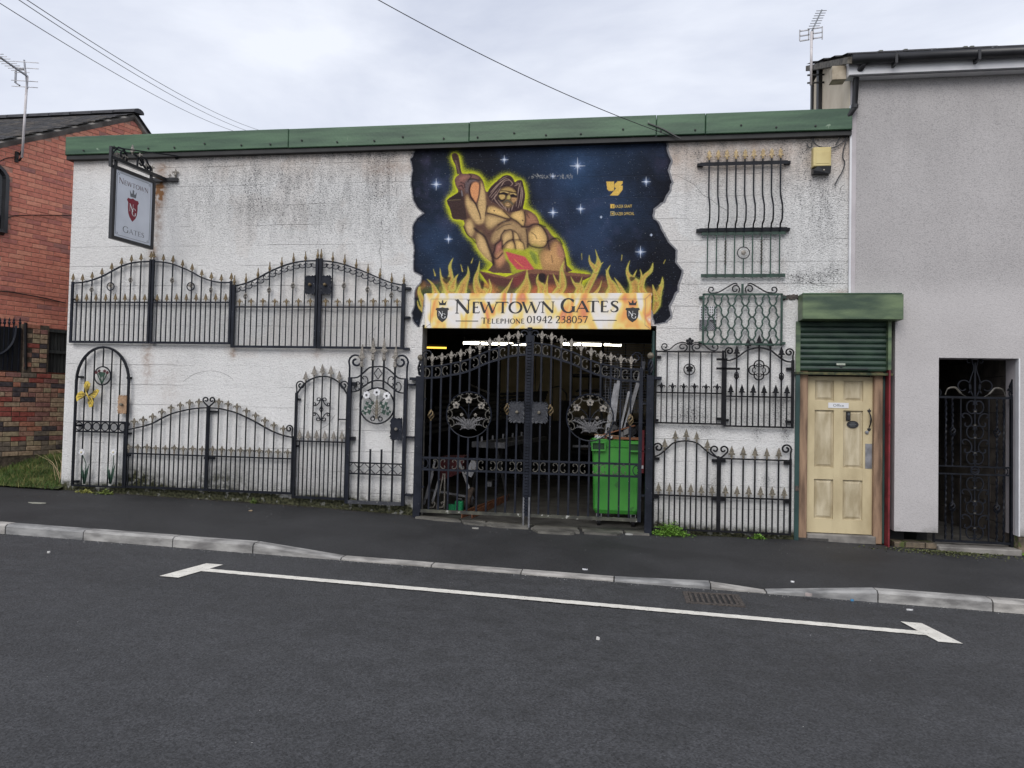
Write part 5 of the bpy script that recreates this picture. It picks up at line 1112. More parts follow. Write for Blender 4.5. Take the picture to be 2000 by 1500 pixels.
def heart(par, x, y, z, wd, m, w=.016):
    b = MB()
    for s in (-1, 1):
        q = [(x, z), (x+s*wd*.30, z+wd*.26)]; cx = x+s*wd*.25; cz = z+wd*.56; r_ = wd*.25
        q += [(cx+s*r_*(1-.75*t)*math.cos(-.5+t*2*math.pi*1.05), cz+r_*(1-.75*t)*math.sin(-.5+t*2*math.pi*1.05)) for t in np.linspace(0, 1, 18)]
        b.tube([(a, y, c) for a, c in q], w/2, 5)
    return b.build('heart_scroll', m, par)
def flower(par, x, y, z, r_, m, mc=None, n=5, name='flower'):
    b = MB()
    for k in range(n):
        a = 2*math.pi*k/n+.3; cx, cz = x+r_*.62*math.cos(a), z+r_*.62*math.sin(a); p = [(cx+r_*.40*math.cos(q)*1.0, cz+r_*.40*math.sin(q)) for q in np.linspace(0, 2*math.pi, 8, False)]
        b.prism(p, y-.004-.002*(k % 2), y+.004+.002*(k % 2))
    if mc: b.m = 1
    v0 = len(b.v); b.lathe([(.001,0),(r_*.28,.0),(r_*.26,.012),(r_*.1,.016)], 8)
    b.v[v0:] = [(x+p, y-.006-q, z+s) for p, s, q in b.v[v0:]]
    return b.build(name, [m, mc] if mc else m, par)
def lockplate(par, x, y, z, wd, h, m, knob, side):              # ruffled-edge backplate
    n = 40; q = []
    for i in range(n):
        a = 2*math.pi*i/n; cx = np.sign(math.cos(a))*abs(math.cos(a))**.55; cz = np.sign(math.sin(a))*abs(math.sin(a))**.55
        sc = 1-.12*math.cos(4*a)*-1; sc = 1+(.05 if i % 2 else -.04)-.10*(abs(math.cos(a)) > .93)-.08*(abs(math.sin(a)) > .95)
        px_ = x+wd/2*cx*sc; 
        if side > 0 and px_ > x+wd*.38: px_ = x+wd*.38
        if side < 0 and px_ < x-wd*.38: px_ = x-wd*.38
        q.append((px_, z+h/2*cz*sc))
    b = MB(); ins = [(x+(a-x)*.72, z+(c-z)*.78) for a, c in q]; ya = [y-.012-.008*(i % 2) for i in range(n)]
    vs = [(a, ya[i], c) for i, (a, c) in enumerate(q)]+[(a, y-.012, c) for a, c in ins]+[(a, y, c) for a, c in q]
    b.add(vs, [(i, i+n, (i+1) % n+n, (i+1) % n) for i in range(n)]+[(i, (i+1) % n, (i+1) % n+2*n, i+2*n) for i in range(n)]+[tuple(range(n, 2*n)), tuple(range(3*n-1, 2*n-1, -1))])
    b.build('lock_plate', m, par); b = MB(); b.lathe([(.016,0),(.012,.012),(.022,.030),(.016,.046),(.001,.05)], 8); b.v = [(x+p, y-.012-s, z+q_) for p, q_, s in b.v]; b.build('knob', knob, par)
def bracket(par, x, y, z, m, w=.05, h=.022, side=1): b = MB(); b.box(x-(w if side < 0 else 0), x+(w if side > 0 else 0), y+.004, -.001, z-h/2, z+h/2); b.build('wall_bracket', m, par)
def Wp(pts, y): return [W2(px, py, y) for px, py in pts]
def zat(cv, x):
    q = smooth(cv, 6, False); return float(np.interp(x, [a for a, _ in q], [c for _, c in q]))

def leaf(label, xl, xr, zb, zmid, cv, longs, shorts, y=-.06, m=iron, fk='spear', fm=gold, fh=.115, sk='spear', sm_=gold, sh=.115, sw=(.03, .03), bw_=.014, stl=None, group=None, cat='gate', skipfin=(), zb2=None, rails=True, stfin=(1, 1), bot=.03, name='wall_hung_gate'):
    """cv: world (x,z) list of the top rail; longs/shorts: world x"""
    t = thing(name, label, cat, ((xl+xr)/2, y, zb), group)
    zl, zr = cv[0][1], cv[-1][1]
    if sw[0]: vbar(t, xl, y, zb, (stl[0] if stl else zl+.02), sw[0], m, 'stile')
    if sw[1]: vbar(t, xr, y, zb, (stl[1] if stl else zr+.02), sw[1], m, 'stile')
    hbar(t, xl, xr, y, zb+bot/2, zb+bot/2, bot, m, 'bottom_rail', bot+.003)
    if zmid: hbar(t, xl, xr, y, zmid, zmid, .018, m, 'mid_rail', .023)
    if rails: curve(t, cv, y, .018, m, 'top_rail')
    for i, x in enumerate(longs):
        z = zat(cv, x); vbar(t, x, y+.001, zb+.01, z, bw_, m)
        if i not in skipfin and fk: finial(t, fk, x, y, z+.004, fh*rnd.uniform(.95, 1.05), fm)
    for x in shorts:
        vbar(t, x, y+.0015, zb+.01, zmid, bw_*.9, m)
        if sk: finial(t, sk, x, y, zmid+.006, sh*rnd.uniform(.95, 1.05), sm_)
    if fk:
        if stfin[0]: finial(t, fk, xl, y, (stl[0] if stl else zl+.02), fh, fm)
        if stfin[1]: finial(t, fk, xr, y, (stl[1] if stl else zr+.02), fh, fm)
    return t
def even(a, b, n): return [a+(b-a)*(i+1)/(n+1) for i in range(n)]
def halfs(a, b, n): return [a+(b-a)*(i+.5)/n for i in range(n)]

# ---- A: two bow-top leaves, upper left
Y = -.06; zb_ = W2(290, 671, Y)[1]
a0, a1, a2, a3 = W2(140, 610, Y)[0], W2(291, 610, Y)[0], W2(296.5, 610, Y)[0], W2(449.5, 610, Y)[0]; zm = W2(290, 590.5, Y)[1]
c1 = Wp([(145,553),(161,551.5),(180,547),(199,540),(218,530),(236,520.5),(254,514.5),(274,511.5),(291,511)], Y)
c2 = Wp([(299,511),(318,512),(336,515.5),(355,522.5),(374,531),(392,541),(411,548),(429,551.5),(449,552)], Y)
c1[0] = (a0, c1[0][1]); c1[-1] = (a1, c1[-1][1]); c2[0] = (a2, c2[0][1]); c2[-1] = (a3, c2[-1][1])
ga = leaf('gold-speared bow-topped leaf nearest the brick house, left half of the upper far-left pair', a0, a1, zb_, zm, c1, even(a0, a1, 7), halfs(a0, a1, 8), group='black gates displayed on the white wall', stl=(c1[0][1]+.02, c1[-1][1]+.03), m=iron_b)
gb = leaf('black bow-topped leaf under the hanging sign, right half of the upper far-left pair', a2, a3, zb_, zm, c2, even(a2, a3, 7), halfs(a2, a3, 8), group='black gates displayed on the white wall', stl=(c2[0][1]+.03, c2[-1][1]+.02), m=iron_b)
for t, rx, bks in ((ga, W2(216,559.6,Y), [(180,565.5),(254,547)]), (gb, W2(372.4,559.6,Y), [(335.6,547.5),(410.5,566.5)])):
    b = MB(); b.ring((rx[0], Y, rx[1]), .055, .008, 20); b.build('ring', iron_b, t); flower(t, rx[0], Y, rx[1]+.02, .04, silver, None, 4, 'rosette')
    xs_ = even(a0, a1, 7) if t is ga else even(a2, a3, 7)
    for px, py in bks: X_, Z_ = W2(px, py, Y); X_ = min(xs_, key=lambda q: abs(q-X_)); basket(t, X_, Y-.001, Z_, .085, silver)
bracket(ga, a0, Y, zb_+.62, iron_b); bracket(gb, a2, Y, zb_+.62, iron_b); bracket(gb, a2, Y, zb_+.02, iron_b)
# ---- B: two bow-top leaves with scrolls and central lock
zb_ = W2(620, 680.5, Y)[1]; zm = W2(620, 599.7, Y)[1]
b0, b1, b2, b3 = W2(455.5, 620, Y)[0], W2(617.5, 600, Y)[0], W2(624.5, 600, Y)[0], W2(787, 620, Y)[0]
c1 = Wp([(458,559),(481,553),(504,543),(526,531),(549,521),(571,514),(595,510),(617,509.3)], Y); c2 = Wp([(625,509.3),(650,511.5),(673,517),(694,524),(717,533),(740,543),(763,552),(787,557.5)], Y)
c1[0] = (b0, c1[0][1]); c1[-1] = (b1, c1[-1][1]); c2[0] = (b2, c2[0][1]); c2[-1] = (b3, c2[-1][1])
ge = leaf('left leaf of the large scrolled upper gate pair, beside the far-left pair', b0, b1, zb_, zm, c1, even(b0, b1, 6), halfs(b0, b1, 7), fk='spike', fh=.135, sk='fleur', sh=.115, group='black gates displayed on the white wall', stl=(c1[0][1]+.02, c1[-1][1]+.03), sw=(.038,.038), m=iron_b)
gf = leaf('right leaf of the large scrolled upper gate pair, ending next to the mural edge', b2, b3, zb_, zm, c2, even(b2, b3, 6), halfs(b2, b3, 7), fk='spike', fh=.135, sk='fleur', sh=.115, group='black gates displayed on the white wall', stl=(c2[0][1]+.03, c2[-1][1]+.02), sw=(.038,.045), m=iron_b)
for t, cv, xs_ in ((ge, c1, [b0]+even(b0, b1, 6)+[b1]), (gf, c2, [b2]+even(b2, b3, 6)+[b3])):
    for i in range(len(xs_)-1):
        for s, xx in ((1, xs_[i]+.042), (-1, xs_[i+1]-.042)): cscroll(t, xx, Y, zat(cv, xx)-.062, .095, iron_b, 1, (R(90) if s > 0 else R(90)), .055)
for t, cv, xs_, idx in ((ge, c1, even(b0, b1, 6), ((0,579),(2,567),(4,558))), (gf, c2, even(b2, b3, 6), ((1,558),(3,566),(5,577)))):
    for i, py in idx: basket(t, xs_[i], Y-.001, W2(620, py, Y)[1], .09, silver)
lz = W2(620, 557, Y)[1]; lockplate(ge, b1-.075, Y-.02, lz, .17, .27, iron_b, gold, 1); lockplate(gf, b2+.085, Y-.02, lz, .17, .27, iron_b, gold, -1)
for py in (563, 620, 681): X_, Z_ = W2(790, py, Y); b = MB(); b.box(b3+.02, b3+.09, Y-.01, -.002, Z_-.014, Z_+.014); b.build('hinge_bracket', iron_b, gf)
# ---- C: round-arched garden gate with butterfly and daffodils
Y = -.07; x0, x1 = W2(145.5, 840, Y)[0], W2(248, 840, Y)[0]; zb_ = W2(190, 951, Y)[1]; zs = W2(200, 745, Y)[1]; zt = W2(202, 678, Y)[1]; xc = (x0+x1)/2; hw = (x1-x0)/2
gc = thing('arched_gate', 'round-arched black garden gate with a yellow butterfly and white iron daffodils', 'gate', (xc, Y, zb_), 'black gates displayed on the white wall')
arch = [(xc-hw*math.cos(a), zs+(zt-zs)*math.sin(a)) for a in np.linspace(0, math.pi, 17)]
b = MB(); b.tube([(x0, Y, zb_)]+[(a, Y, c) for a, c in arch]+[(x1, Y, zb_)], .014, 4); b.build('arched_frame', iron, gc)
hbar(gc, x0, x1, Y, zb_+.01, zb_+.01, .02, iron, 'bottom_rail', .03)
r1, r2 = W2(195, 823.5, Y)[1], W2(195, 843.5, Y)[1]
for z in (r1, r2): hbar(gc, x0, x1, Y, z, z, .022, iron, 'mid_rail', .026)
rcx, rcz = W2(201.5, 734, Y); rcx = xc; rr_ = .127
xs_ = even(x0, x1, 5)
for i, x in enumerate(xs_):
    top = zs+(zt-zs)*math.sqrt(max(0, 1-((x-xc)/hw)**2))
    if i == 2: vbar(gc, x, Y, rcz+rr_, top, .014, iron); vbar(gc, x, Y, zb_, rcz-rr_, .014, iron)
    else: vbar(gc, x, Y, zb_, top, .014, iron)
b = MB(); b.ring((rcx, Y-.004, rcz), rr_, .010, 28); b.build('ring', iron, gc)
for i in range(6): b = MB(); b.ring((x0+(x1-x0)*(i+.5)/6, Y, (r1+r2)/2), .055, .008, 18); b.build('rail_ring', iron, gc)
gl = mat('dark_leaf_paint', (.010,.035,.022), (.03,.08,.05), 30, .5)
b = MB()
for s, px in ((-1,.10),(-.45,.055),(.45,.055),(1,.10)): b.tube([(rcx, Y-.012, rcz-rr_+.01), (rcx+s*.045, Y-.012, rcz-.03), (rcx+s*.085, Y-.012, rcz+.045)], .005, 4)
b.build('flower_stem', gl, gc); b = MB(); b.prism([(rcx-.06,rcz+.03),(rcx-.03,rcz+.055),(rcx+.02,rcz+.05),(rcx+.06,rcz+.03),(rcx+.03,rcz+.0),(rcx,rcz-.02),(rcx-.03,rcz+.0)], Y-.022, Y-.014); b.build('leaf', gl, gc)
rose_m = mat('dark_red_rose_paint', (.06,.012,.016), (.14,.03,.035), 30, .5)
for s in (-1,-.5,.5,1): flower(gc, rcx+s*.085, Y-.02, rcz+.045+(.02 if abs(s) < 1 else 0), .022, rose_m)
ym = mat('yellow_butterfly_paint', s8(180,150,44), s8(222,196,92), 40, .6, chips=(s8(90,70,30), 60, .68))
bxx, bzz = W2(172, 772, Y-.03)
for k, (wp_, nm) in enumerate((([(0,0),(-.02,.06),(-.05,.13),(-.03,.19),(.01,.20),(.05,.16),(.03,.08)], 'butterfly_wing'), ([(0,0),(-.08,.06),(-.14,.03),(-.165,-.03),(-.15,-.09),(-.10,-.06),(-.04,-.03)], 'butterfly_wing'), ([(0,0),(.07,.06),(.12,.09),(.15,.07),(.12,.01),(.08,-.04)], 'butterfly_wing'), ([(0,0),(.05,-.05),(.07,-.10),(.05,-.16),(.01,-.17),(-.02,-.10),(-.01,-.05)], 'butterfly_wing'))):
    q = [(bxx+u+(.02 if k > 1 else -.02), bzz+v) for u, v in wp_]; b = MB(); b.prism(q, Y-.034, Y-.026)
    cx_, cz_ = sum(a for a, _ in q)/len(q), sum(c for _, c in q)/len(q); b.build(nm, ym, gc)
    b = MB()
    for a, c in q[1:]: b.bar((bxx, Y-.037, bzz), (bxx+(cx_-bxx)*.3+(a-bxx)*.62, Y-.037, bzz+(cz_-bzz)*.3+(c-bzz)*.62), .005, .003)
    b.build('wing_vein', black_p, gc)
b = MB(); b.tube([(bxx-.03, Y-.04, bzz+.05), (bxx, Y-.042, bzz), (bxx+.03, Y-.04, bzz-.06)], [.006,.012,.005], 6); b.build('butterfly_body', ym, gc)
lockplate(gc, x1-.06, Y-.02, W2(238,790,Y)[1], .155, .27, mat('tan_lock_paint', s8(140,110,84), s8(176,146,116), 30, .6), tan, 1)
for px in (165, 216):
    bx, bz = W2(px, 945, Y-.02)
    for dx0, dx1, h, w_ in ((0,-.055,.27,.026),(0,.065,.28,.024),(-.01,-.02,.20,.02),(.01,.03,.22,.018)):
        b = MB(); q = [(bx+dx0-w_*.5, bz),(bx+dx1*.5-w_*.7, bz+h*.55),(bx+dx1, bz+h),(bx+dx1*.5+w_*.5, bz+h*.5),(bx+dx0+w_*.5, bz)]; b.prism(q, Y-.03, Y-.022); b.build('daffodil_leaf', gl, gc)
    tx = -.05 if px == 165 else .04; b = MB(); b.tube([(bx, Y-.03, bz+.02),(bx+.02*(1 if px == 165 else 2), Y-.03, bz+.28),(bx+tx, Y-.03, bz+.43)], .006, 5); b.build('daffodil_stem', gl, gc)
    flower(gc, bx+tx, Y-.035, bz+.44, .045, white_m, mat('daffodil_cup', s8(190,180,150)), 6, 'daffodil')
for py in (736, 831, 941): bracket(gc, x0, Y, W2(150, py, Y)[1], iron, .06, .03)
bracket(gc, x1, Y, W2(250, 738, Y)[1], iron, .04, .03, -1)
# ---- D: wide low bow-top pair with heart
Y = -.06; zb_ = W2(405, 959, Y)[1]; zm = W2(405, 890.5, Y)[1]; d0, d1, d2, d3 = W2(242, 890, Y)[0], W2(404.5, 880, Y)[0]-.008, W2(404.5, 880, Y)[0]+.012, W2(571, 880, Y)[0]
c1 = Wp([(247,841),(264.5,836),(282,832),(299.5,826),(318,816),(336,808),(354,803),(373,799),(390.6,797),(407,796.5)], Y)
c2 = Wp([(407,796.5),(428,798),(446.6,802),(464.5,807.5),(482,815.5),(500,824.5),(518,835),(536,844),(553.6,850.5),(572,854.5)], Y)
c1[0] = (d0, c1[0][1]); c1[-1] = (d1, c1[-1][1]); c2[0] = (d2, c2[0][1]); c2[-1] = (d3, c2[-1][1])
gd1 = leaf('left leaf of the wide lower bow-topped gate with grey fleur tips, beside the arched gate', d0, d1, zb_, zm, c1, even(d0, d1, 8), halfs(d0, d1, 9), fk='fleur', fm=tan, fh=.135, sk='fleur', sm_=tan, sh=.13, group='black gates displayed on the white wall', stfin=(0,0), sw=(.022,.030), m=iron)
gd2 = leaf('right leaf of the wide lower grey-tipped gate, next to the narrow arched gate', d2, d3, zb_, zm, c2, even(d2, d3, 8), halfs(d2, d3, 9), fk='fleur', fm=tan, fh=.135, sk='fleur', sm_=tan, sh=.13, group='black gates displayed on the white wall', stfin=(0,0), sw=(.022,.022), m=iron)
heart(gd1, d1+.010, Y, c1[-1][1]+.01, .175, iron, .022)
crook(gd1, d0, Y, c1[0][1], .13, iron, 1, .022); crook(gd2, d3-.01, Y, c2[-1][1], .17, iron, -1, .02)
for z in (c1[0][1]-.04, zm-.03): bracket(gd1, d0, Y, z, iron, .07, .025)
bracket(gd2, d2-.06, Y, zm-.03, iron, .14, .03); bracket(gd2, d2-.05, Y, c2[0][1]-.05, iron, .14, .02)
# ---- E: narrow arched gate with scroll panel
zb_ = W2(625, 975, Y)[1]; zm = W2(625, 862.5, Y)[1]; e0, e1 = W2(575, 870, Y)[0]+.01, W2(677.5, 870, Y)[0]-.012
cv = Wp([(579,770),(594,750),(611.5,739),(630,735),(647.5,738),(665,750),(680,771)], Y); cv[0] = (e0, cv[0][1]); cv[-1] = (e1, cv[-1][1]); xs_ = even(e0, e1, 5)
gE = leaf('narrow arched black gate with a small diamond-shaped scroll panel and silver spears', e0, e1, zb_, zm, cv, xs_, halfs(e0, e1, 6), fk='spear', fm=silver, fh=.155, sk='spear', sm_=silver, sh=.145, group='black gates displayed on the white wall', stfin=(0,0), sw=(.032,.022))
crook(gE, e0, Y, cv[0][1]-.02, .21, iron, 1, .018); crook(gE, e1, Y, cv[-1][1]-.02, .21, iron, -1, .018)
px_, pz_ = xs_[2], W2(627, 799.5, Y)[1]
for sx in (-1, 1):
    for sz in (-1, 1):
        b = MB(); q = [(px_+sx*.012, pz_+sz*.13), (px_+sx*.045, pz_+sz*.075), (px_+sx*.085, pz_+sz*.045)]; q = smooth(q, 4, False)
        b.tube([(a, Y-.004, c) for a, c in q]+[(px_+sx*(.095+.022*math.sin(t)*(1-t/12)), Y-.004, pz_+sz*(.045+.024-.024*math.cos(t)*(1-t/12))) for t in np.linspace(0, 6.5, 12)], .0055, 4)
        b.tube([(px_+sx*(.012+.03-.03*math.cos(t)*(1-t/12)), Y-.004, pz_+sz*(.13+.028*math.sin(t)*(1-t/12))) for t in np.linspace(0, 6.3, 12)], .0055, 4); b.build('scroll_panel', iron, gE)
basket(gE, px_, Y-.006, pz_, .085, iron)
b = MB(); z_ = W2(668, 819, Y)[1]; b.bar((xs_[4], Y-.01, z_), (e1, Y-.01, z_), .016); b.build('latch', iron, gE)
for py in (780, 871): bracket(gE, e0, Y, W2(577, py, Y)[1], iron, .04, .028)
# ---- F: tall daffodil-basket gate
Y = -.085; f0, f1 = W2(680.5, 860, Y)[0], W2(790, 860, Y)[0]; zb_ = W2(735, 985.5, Y)[1]; zt = W2(735, 738, Y)[1]
gF = thing('basket_gate', 'tall chipped black gate with daffodil basket in a ring and four long spears', 'gate', ((f0+f1)/2, Y, zb_), 'black gates displayed on the white wall')
vbar(gF, f0, Y, zb_, zt, .045, iron_b, 'stile'); vbar(gF, f1, Y, zb_, zt, .045, iron_b, 'stile'); hbar(gF, f0, f1, Y, zb_+.022, zb_+.022, .044, mat('chipped_iron', (.02,.022,.03), (.05,.052,.06), 9, .5, chips=(s8(120,118,116), 40, .63)), 'bottom_rail')
for x, s in ((f0, 1), (f1, -1)): crook(gF, x-s*.01, Y, zt-.01, .33, iron_b, s, .026)
cvt = Wp([(688,738),(698,737),(710,728),(720,719),(729.5,716.5),(749,716.5),(762,724),(778,738),(792,740)], Y); cvb = Wp([(688,766),(699,763),(710,755),(724,746),(738,743),(752,746),(766,757),(778,766),(790,768)], Y)
for c_ in (cvt, cvb): c_[0] = (f0, c_[0][1]); c_[-1] = (f1, c_[-1][1]); curve(gF, c_, Y, .018, iron, 'curved_rail')
bx_ = [W2(q, 850, Y)[0]+.006 for q in (704.5, 726.5, 746.5, 766.5)]; bx_ = even(f0, f1, 4)
rx_, rz_ = (f0+f1)/2, W2(737, 792.5, Y)[1]; rr_ = .235
for i, x in enumerate(bx_):
    top = zat(cvt, x)+.0; fz = W2(735, (709.5, 696.5, 696.5, 709.5)[i], Y)[1]-.05
    if i in (0, 3): vbar(gF, x, Y, zb_+.03, fz, .022, iron)
    else: vbar(gF, x, Y, rz_+math.sqrt(rr_**2-(x-rx_)**2), fz, .022, iron); vbar(gF, x, Y, zb_+.03, W2(735, 877.5, Y)[1], .022, iron)
    finial(gF, 'long', x, Y, fz, .30, silver)
b = MB(); b.ring((rx_, Y-.008, rz_), rr_, .011, 36); b.build('ring', iron, gF)
for i in (0, 3):
    s = 1 if i == 0 else -1; cscroll(gF, bx_[i]+s*.055, Y, zat(cvt, bx_[i])-.085, .13, iron, s, 0, .045); cscroll(gF, bx_[i]-s*.055, Y, zat(cvt, bx_[i])-.155, .12, iron, -s, 0, .045)
xm = rx_; zd = (zat(cvt, xm)+zat(cvb, xm))/2; b = MB(); dq = [(xm-.055, zd), (xm, zd+.075), (xm+.055, zd), (xm, zd-.075)]
for i in range(4): b.bar((dq[i][0], Y, dq[i][1]), (dq[(i+1) % 4][0], Y, dq[(i+1) % 4][1]), .009)
b.build('diamond', iron, gF)
r1, r2 = W2(735, 905, Y)[1], W2(735, 926.5, Y)[1]; zq = (r1+r2)/2
for z in (r1, r2): hbar(gF, f0, f1, Y, z, z, .018, iron, 'mid_rail')
for i in range(5):
    xa = ([f0]+bx_+[f1])[i]; xb = ([f0]+bx_+[f1])[i+1]; xm = (xa+xb)/2; b = MB(); hh = (r1-r2)/2
    for p, q in (((xa,zq),(xm,zq+hh)),((xm,zq+hh),(xb,zq)),((xb,zq),(xm,zq-hh)),((xm,zq-hh),(xa,zq))): b.bar((p[0],Y-.002,p[1]), (q[0],Y-.002,q[1]), .008)
    b.build('diamond', iron, gF)
lockplate(gF, f1-.10, Y-.022, W2(777, 838, Y)[1], .19, .31, iron_b, silver, 1)
# basket of daffodils
b = MB(); b.prism([(rx_-.015,rz_-.17),(rx_+.015,rz_-.17),(rx_+.018,rz_-.02),(rx_+.012,rz_+.06),(rx_,rz_+.09),(rx_-.012,rz_+.06),(rx_-.018,rz_-.02)], Y-.03, Y-.012)
for k in range(5):
    z = rz_-.12+k*.038
    for s in (-1, 1): b.tube([(rx_+s*.015, Y-.02, z), (rx_+s*.040, Y-.02, z+.018), (rx_+s*.060, Y-.02, z+.05)], [.004,.003,.002], 4)
b.build('basket_stem', tan, gF)
gl2 = mat('green_leaf_paint', (.008,.028,.02), (.03,.075,.052), 30, .5)
for s in (-1, 1):
    for (cx, cz, r_) in ((.09,-.01,.04),(.13,.03,.032),(.15,-.03,.034),(.10,-.08,.04),(.155,-.10,.03),(.06,.035,.028),(.185,-.075,.022)):
        b = MB(); n = 9; q = [(rx_+s*cx+r_*(1 if i % 2 else .55)*math.cos(2*math.pi*i/n), rz_+cz+r_*(1 if i % 2 else .55)*math.sin(2*math.pi*i/n)) for i in range(n)]; b.prism(q, Y-.03-.004*rnd.random(), Y-.018); b.build('leaf', gl2, gF)
b = MB()
for tx, tz in ((-.135,.125),(0,.155),(.13,.12)): b.tube([(rx_+tx*.25, Y-.02, rz_+.02), (rx_+tx*.55, Y-.02, rz_+.07), (rx_+tx, Y-.02, rz_+tz)], .006, 5)
b.build('flower_stem', iron, gF)
for tx, tz in ((-.140,.140),(0,.178),(.135,.135)): flower(gF, rx_+tx, Y-.028, rz_+tz, .05, white_m, black_p, 6, 'daffodil')
b = MB()
for s in (-1, 1): b.tube([(rx_+s*(.055-.03*math.cos(t)*(1-t/14)), Y-.015, rz_-.19+.035*math.sin(-t)*(1-t/14)+.02) for t in np.linspace(-1.5, 5.6, 14)], .006, 4)
b.build('base_scroll', iron, gF)
for py in (750, 857): bracket(gF, f0+.02, Y, W2(690, py, Y)[1], iron, .05, .05)
for py in (751, 854, 967): X_, Z_ = W2(798, py, Y); b = MB(); b.box(f1+.02, f1+.11, Y-.005, -.002, Z_-.012, Z_+.012); b.build('hinge_strap', iron_b, gF)
GRP = 'black gates displayed on the white wall'
# ---- K, L: upper pair right of the gateway
Y = -.06
k0, k1 = W2(1281, 755, Y)[0], W2(1411.5, 760, Y)[0]; l0, l1 = k1+.03, W2(1548, 770, Y)[0]
zb_ = W2(1346, 828.5, Y)[1]; zm = W2(1346, 767.5, Y)[1]; zt = W2(1346, 687, Y)[1]
cv = [(k0, zt), (k0+(k1-k0)*.5, zt), (k1, zt)]; xs_ = even(k0, k1, 5)
gK = leaf('flat-topped black gate with flower-and-scroll crest and black fleur tips right of the gateway', k0, k1, zb_, zm, cv, xs_, halfs(k0, k1, 6), fk=None, sk='fleur', sm_=iron_d, sh=.12, group=GRP, sw=(.018,.028), m=iron_d, bot=.02)
x, z = xs_[2], W2(1347, 721.6, Y)[1]; b = MB(); b.ring((x, Y-.004, z), .066, .007, 22); b.build('ring', iron_d, gK); flower(gK, x, Y-.02, z+.01, .045, iron_d)
flower(gK, x, Y-.01, zt+.125, .05, iron_d); vbar(gK, x, Y, zt, zt+.12, .014, iron_d)
for s in (-1, 1):
    q = [(x+s*.02, zt+.10),(x+s*.09, zt+.115),(x+s*.17, zt+.09),(x+s*.24, zt+.03),(x+s*.30, zt+.015)]; q = smooth(q, 4, False)
    q += [(x+s*(.30+.05*(1-t/9)*math.sin(t)), zt+.065-.05*(1-t/9)*math.cos(t)) for t in np.linspace(0, 6.4, 14)]; b = MB(); b.tube([(a, Y, c) for a, c in q], .007, 4)
    b.tube([(x+s*(.085-.055*(1-t/9)*math.cos(t)), Y, zt+.058+.045*(1-t/9)*math.sin(t)) for t in np.linspace(-1.2, 6, 16)], .007, 4); b.build('crest_scroll', iron_d, gK)
bracket(gK, k0, Y, W2(1285, 697, Y)[1], iron_d, .06, .03); bracket(gK, k0, Y, zb_+.04, iron_d, .04, .03); bracket(gK, k1, Y, W2(1405, 818, Y)[1], iron_d, .07, .03, -1)
zb_ = W2(1480, 835, Y)[1]; zm = W2(1480, 775, Y)[1]
cv = Wp([(1416,704),(1426,703.5),(1437,699.5),(1447,693),(1459,684.5),(1482,679),(1504,684),(1515,692),(1526,700.5),(1537,706),(1549,707)], Y); cv[0] = (l0, cv[0][1]); cv[-1] = (l1, cv[-1][1]); xs_ = even(l0, l1, 5)
gL = leaf('bow-topped twisted-bar black gate with quatrefoil panel and black spears left of the office door', l0, l1, zb_, zm, cv, xs_, halfs(l0, l1, 6), fk='spear', fm=iron_d, fh=.15, sk='spear', sm_=iron_d, sh=.145, group=GRP, stfin=(0,0), sw=(.028,.032), m=iron_d, bot=.02, bw_=.016)
crook(gL, l0, Y, cv[0][1], .17, iron_d, 1, .02); crook(gL, l1, Y, cv[-1][1], .17, iron_d, -1, .02)
for i in (0, 4): basket(gL, xs_[i], Y-.002, W2(1480, 734, Y)[1], .10, iron_d)
x, z = xs_[2], W2(1482, 723, Y)[1]; b = MB()
for k in range(4):
    a = math.pi/2*k; cx, cz = x+.062*math.cos(a), z+.062*math.sin(a); b.tube([(cx+.058*math.cos(t), Y-.004, cz+.058*math.sin(t)) for t in np.linspace(a-2.1, a+2.1, 14)], .007, 4)
b.build('quatrefoil', iron_d, gL)
for k in range(4):
    a = math.pi/2*k; cscroll(gL, x+.06*math.cos(a), Y-.004, z+.06*math.sin(a), .06, iron_d, 1, -a, .07)
for py, s in ((702, -1), (720, 1)): X_, Z_ = W2(1412, py, Y); b = MB(); b.box(l0-.11, l0+(.02 if s < 0 else .17), Y-.014, Y-.002, Z_-.014, Z_+.014); b.build('latch', iron_d, gL)
bracket(gL, l1, Y, W2(1540, 720, Y)[1], iron_d, .07, .03, -1); bracket(gL, l1, Y, zb_+.08, iron_d, .07, .03, -1); bracket(gL, l0, Y, zb_+.08, iron_d, .05, .03)
# ---- M, N: lower pair right of the gateway
m0, m1 = W2(1276, 960, Y)[0], W2(1402.5, 960, Y)[0]-.005; n0, n1 = m1+.022, W2(1543.5, 960, Y)[0]
zb_ = W2(1340, 1036.5, Y)[1]; zm = W2(1340, 968.5, Y)[1]
cv = Wp([(1277,892),(1286,889),(1296,882),(1306,873),(1316,865),(1338,861),(1359,864.5),(1370,872),(1380,881),(1391,889),(1403,894)], Y); cv[0] = (m0, cv[0][1]); cv[-1] = (m1, cv[-1][1]); xs_ = even(m0, m1, 5)
gM = leaf('lower bow-topped black gate with tan spears directly right of the gateway post', m0, m1, zb_, zm, cv, xs_, halfs(m0, m1, 6), fk='spear', fm=tan, fh=.15, sk='spear', sm_=tan, sh=.145, group=GRP, stfin=(0,0), sw=(.022,.026), m=iron_d, bot=.022, bw_=.018)
crook(gM, m0, Y, cv[0][1]-.02, .20, iron_d, 1, .022)
zt = W2(1473, 897.5, Y)[1]; zm = W2(1473, 973.5, Y)[1]; zb_ = W2(1473, 1042.5, Y)[1]; cvn = [(n0, zt), ((n0+n1)/2, zt), (n1, zt)]; xs_ = even(n0, n1, 5)
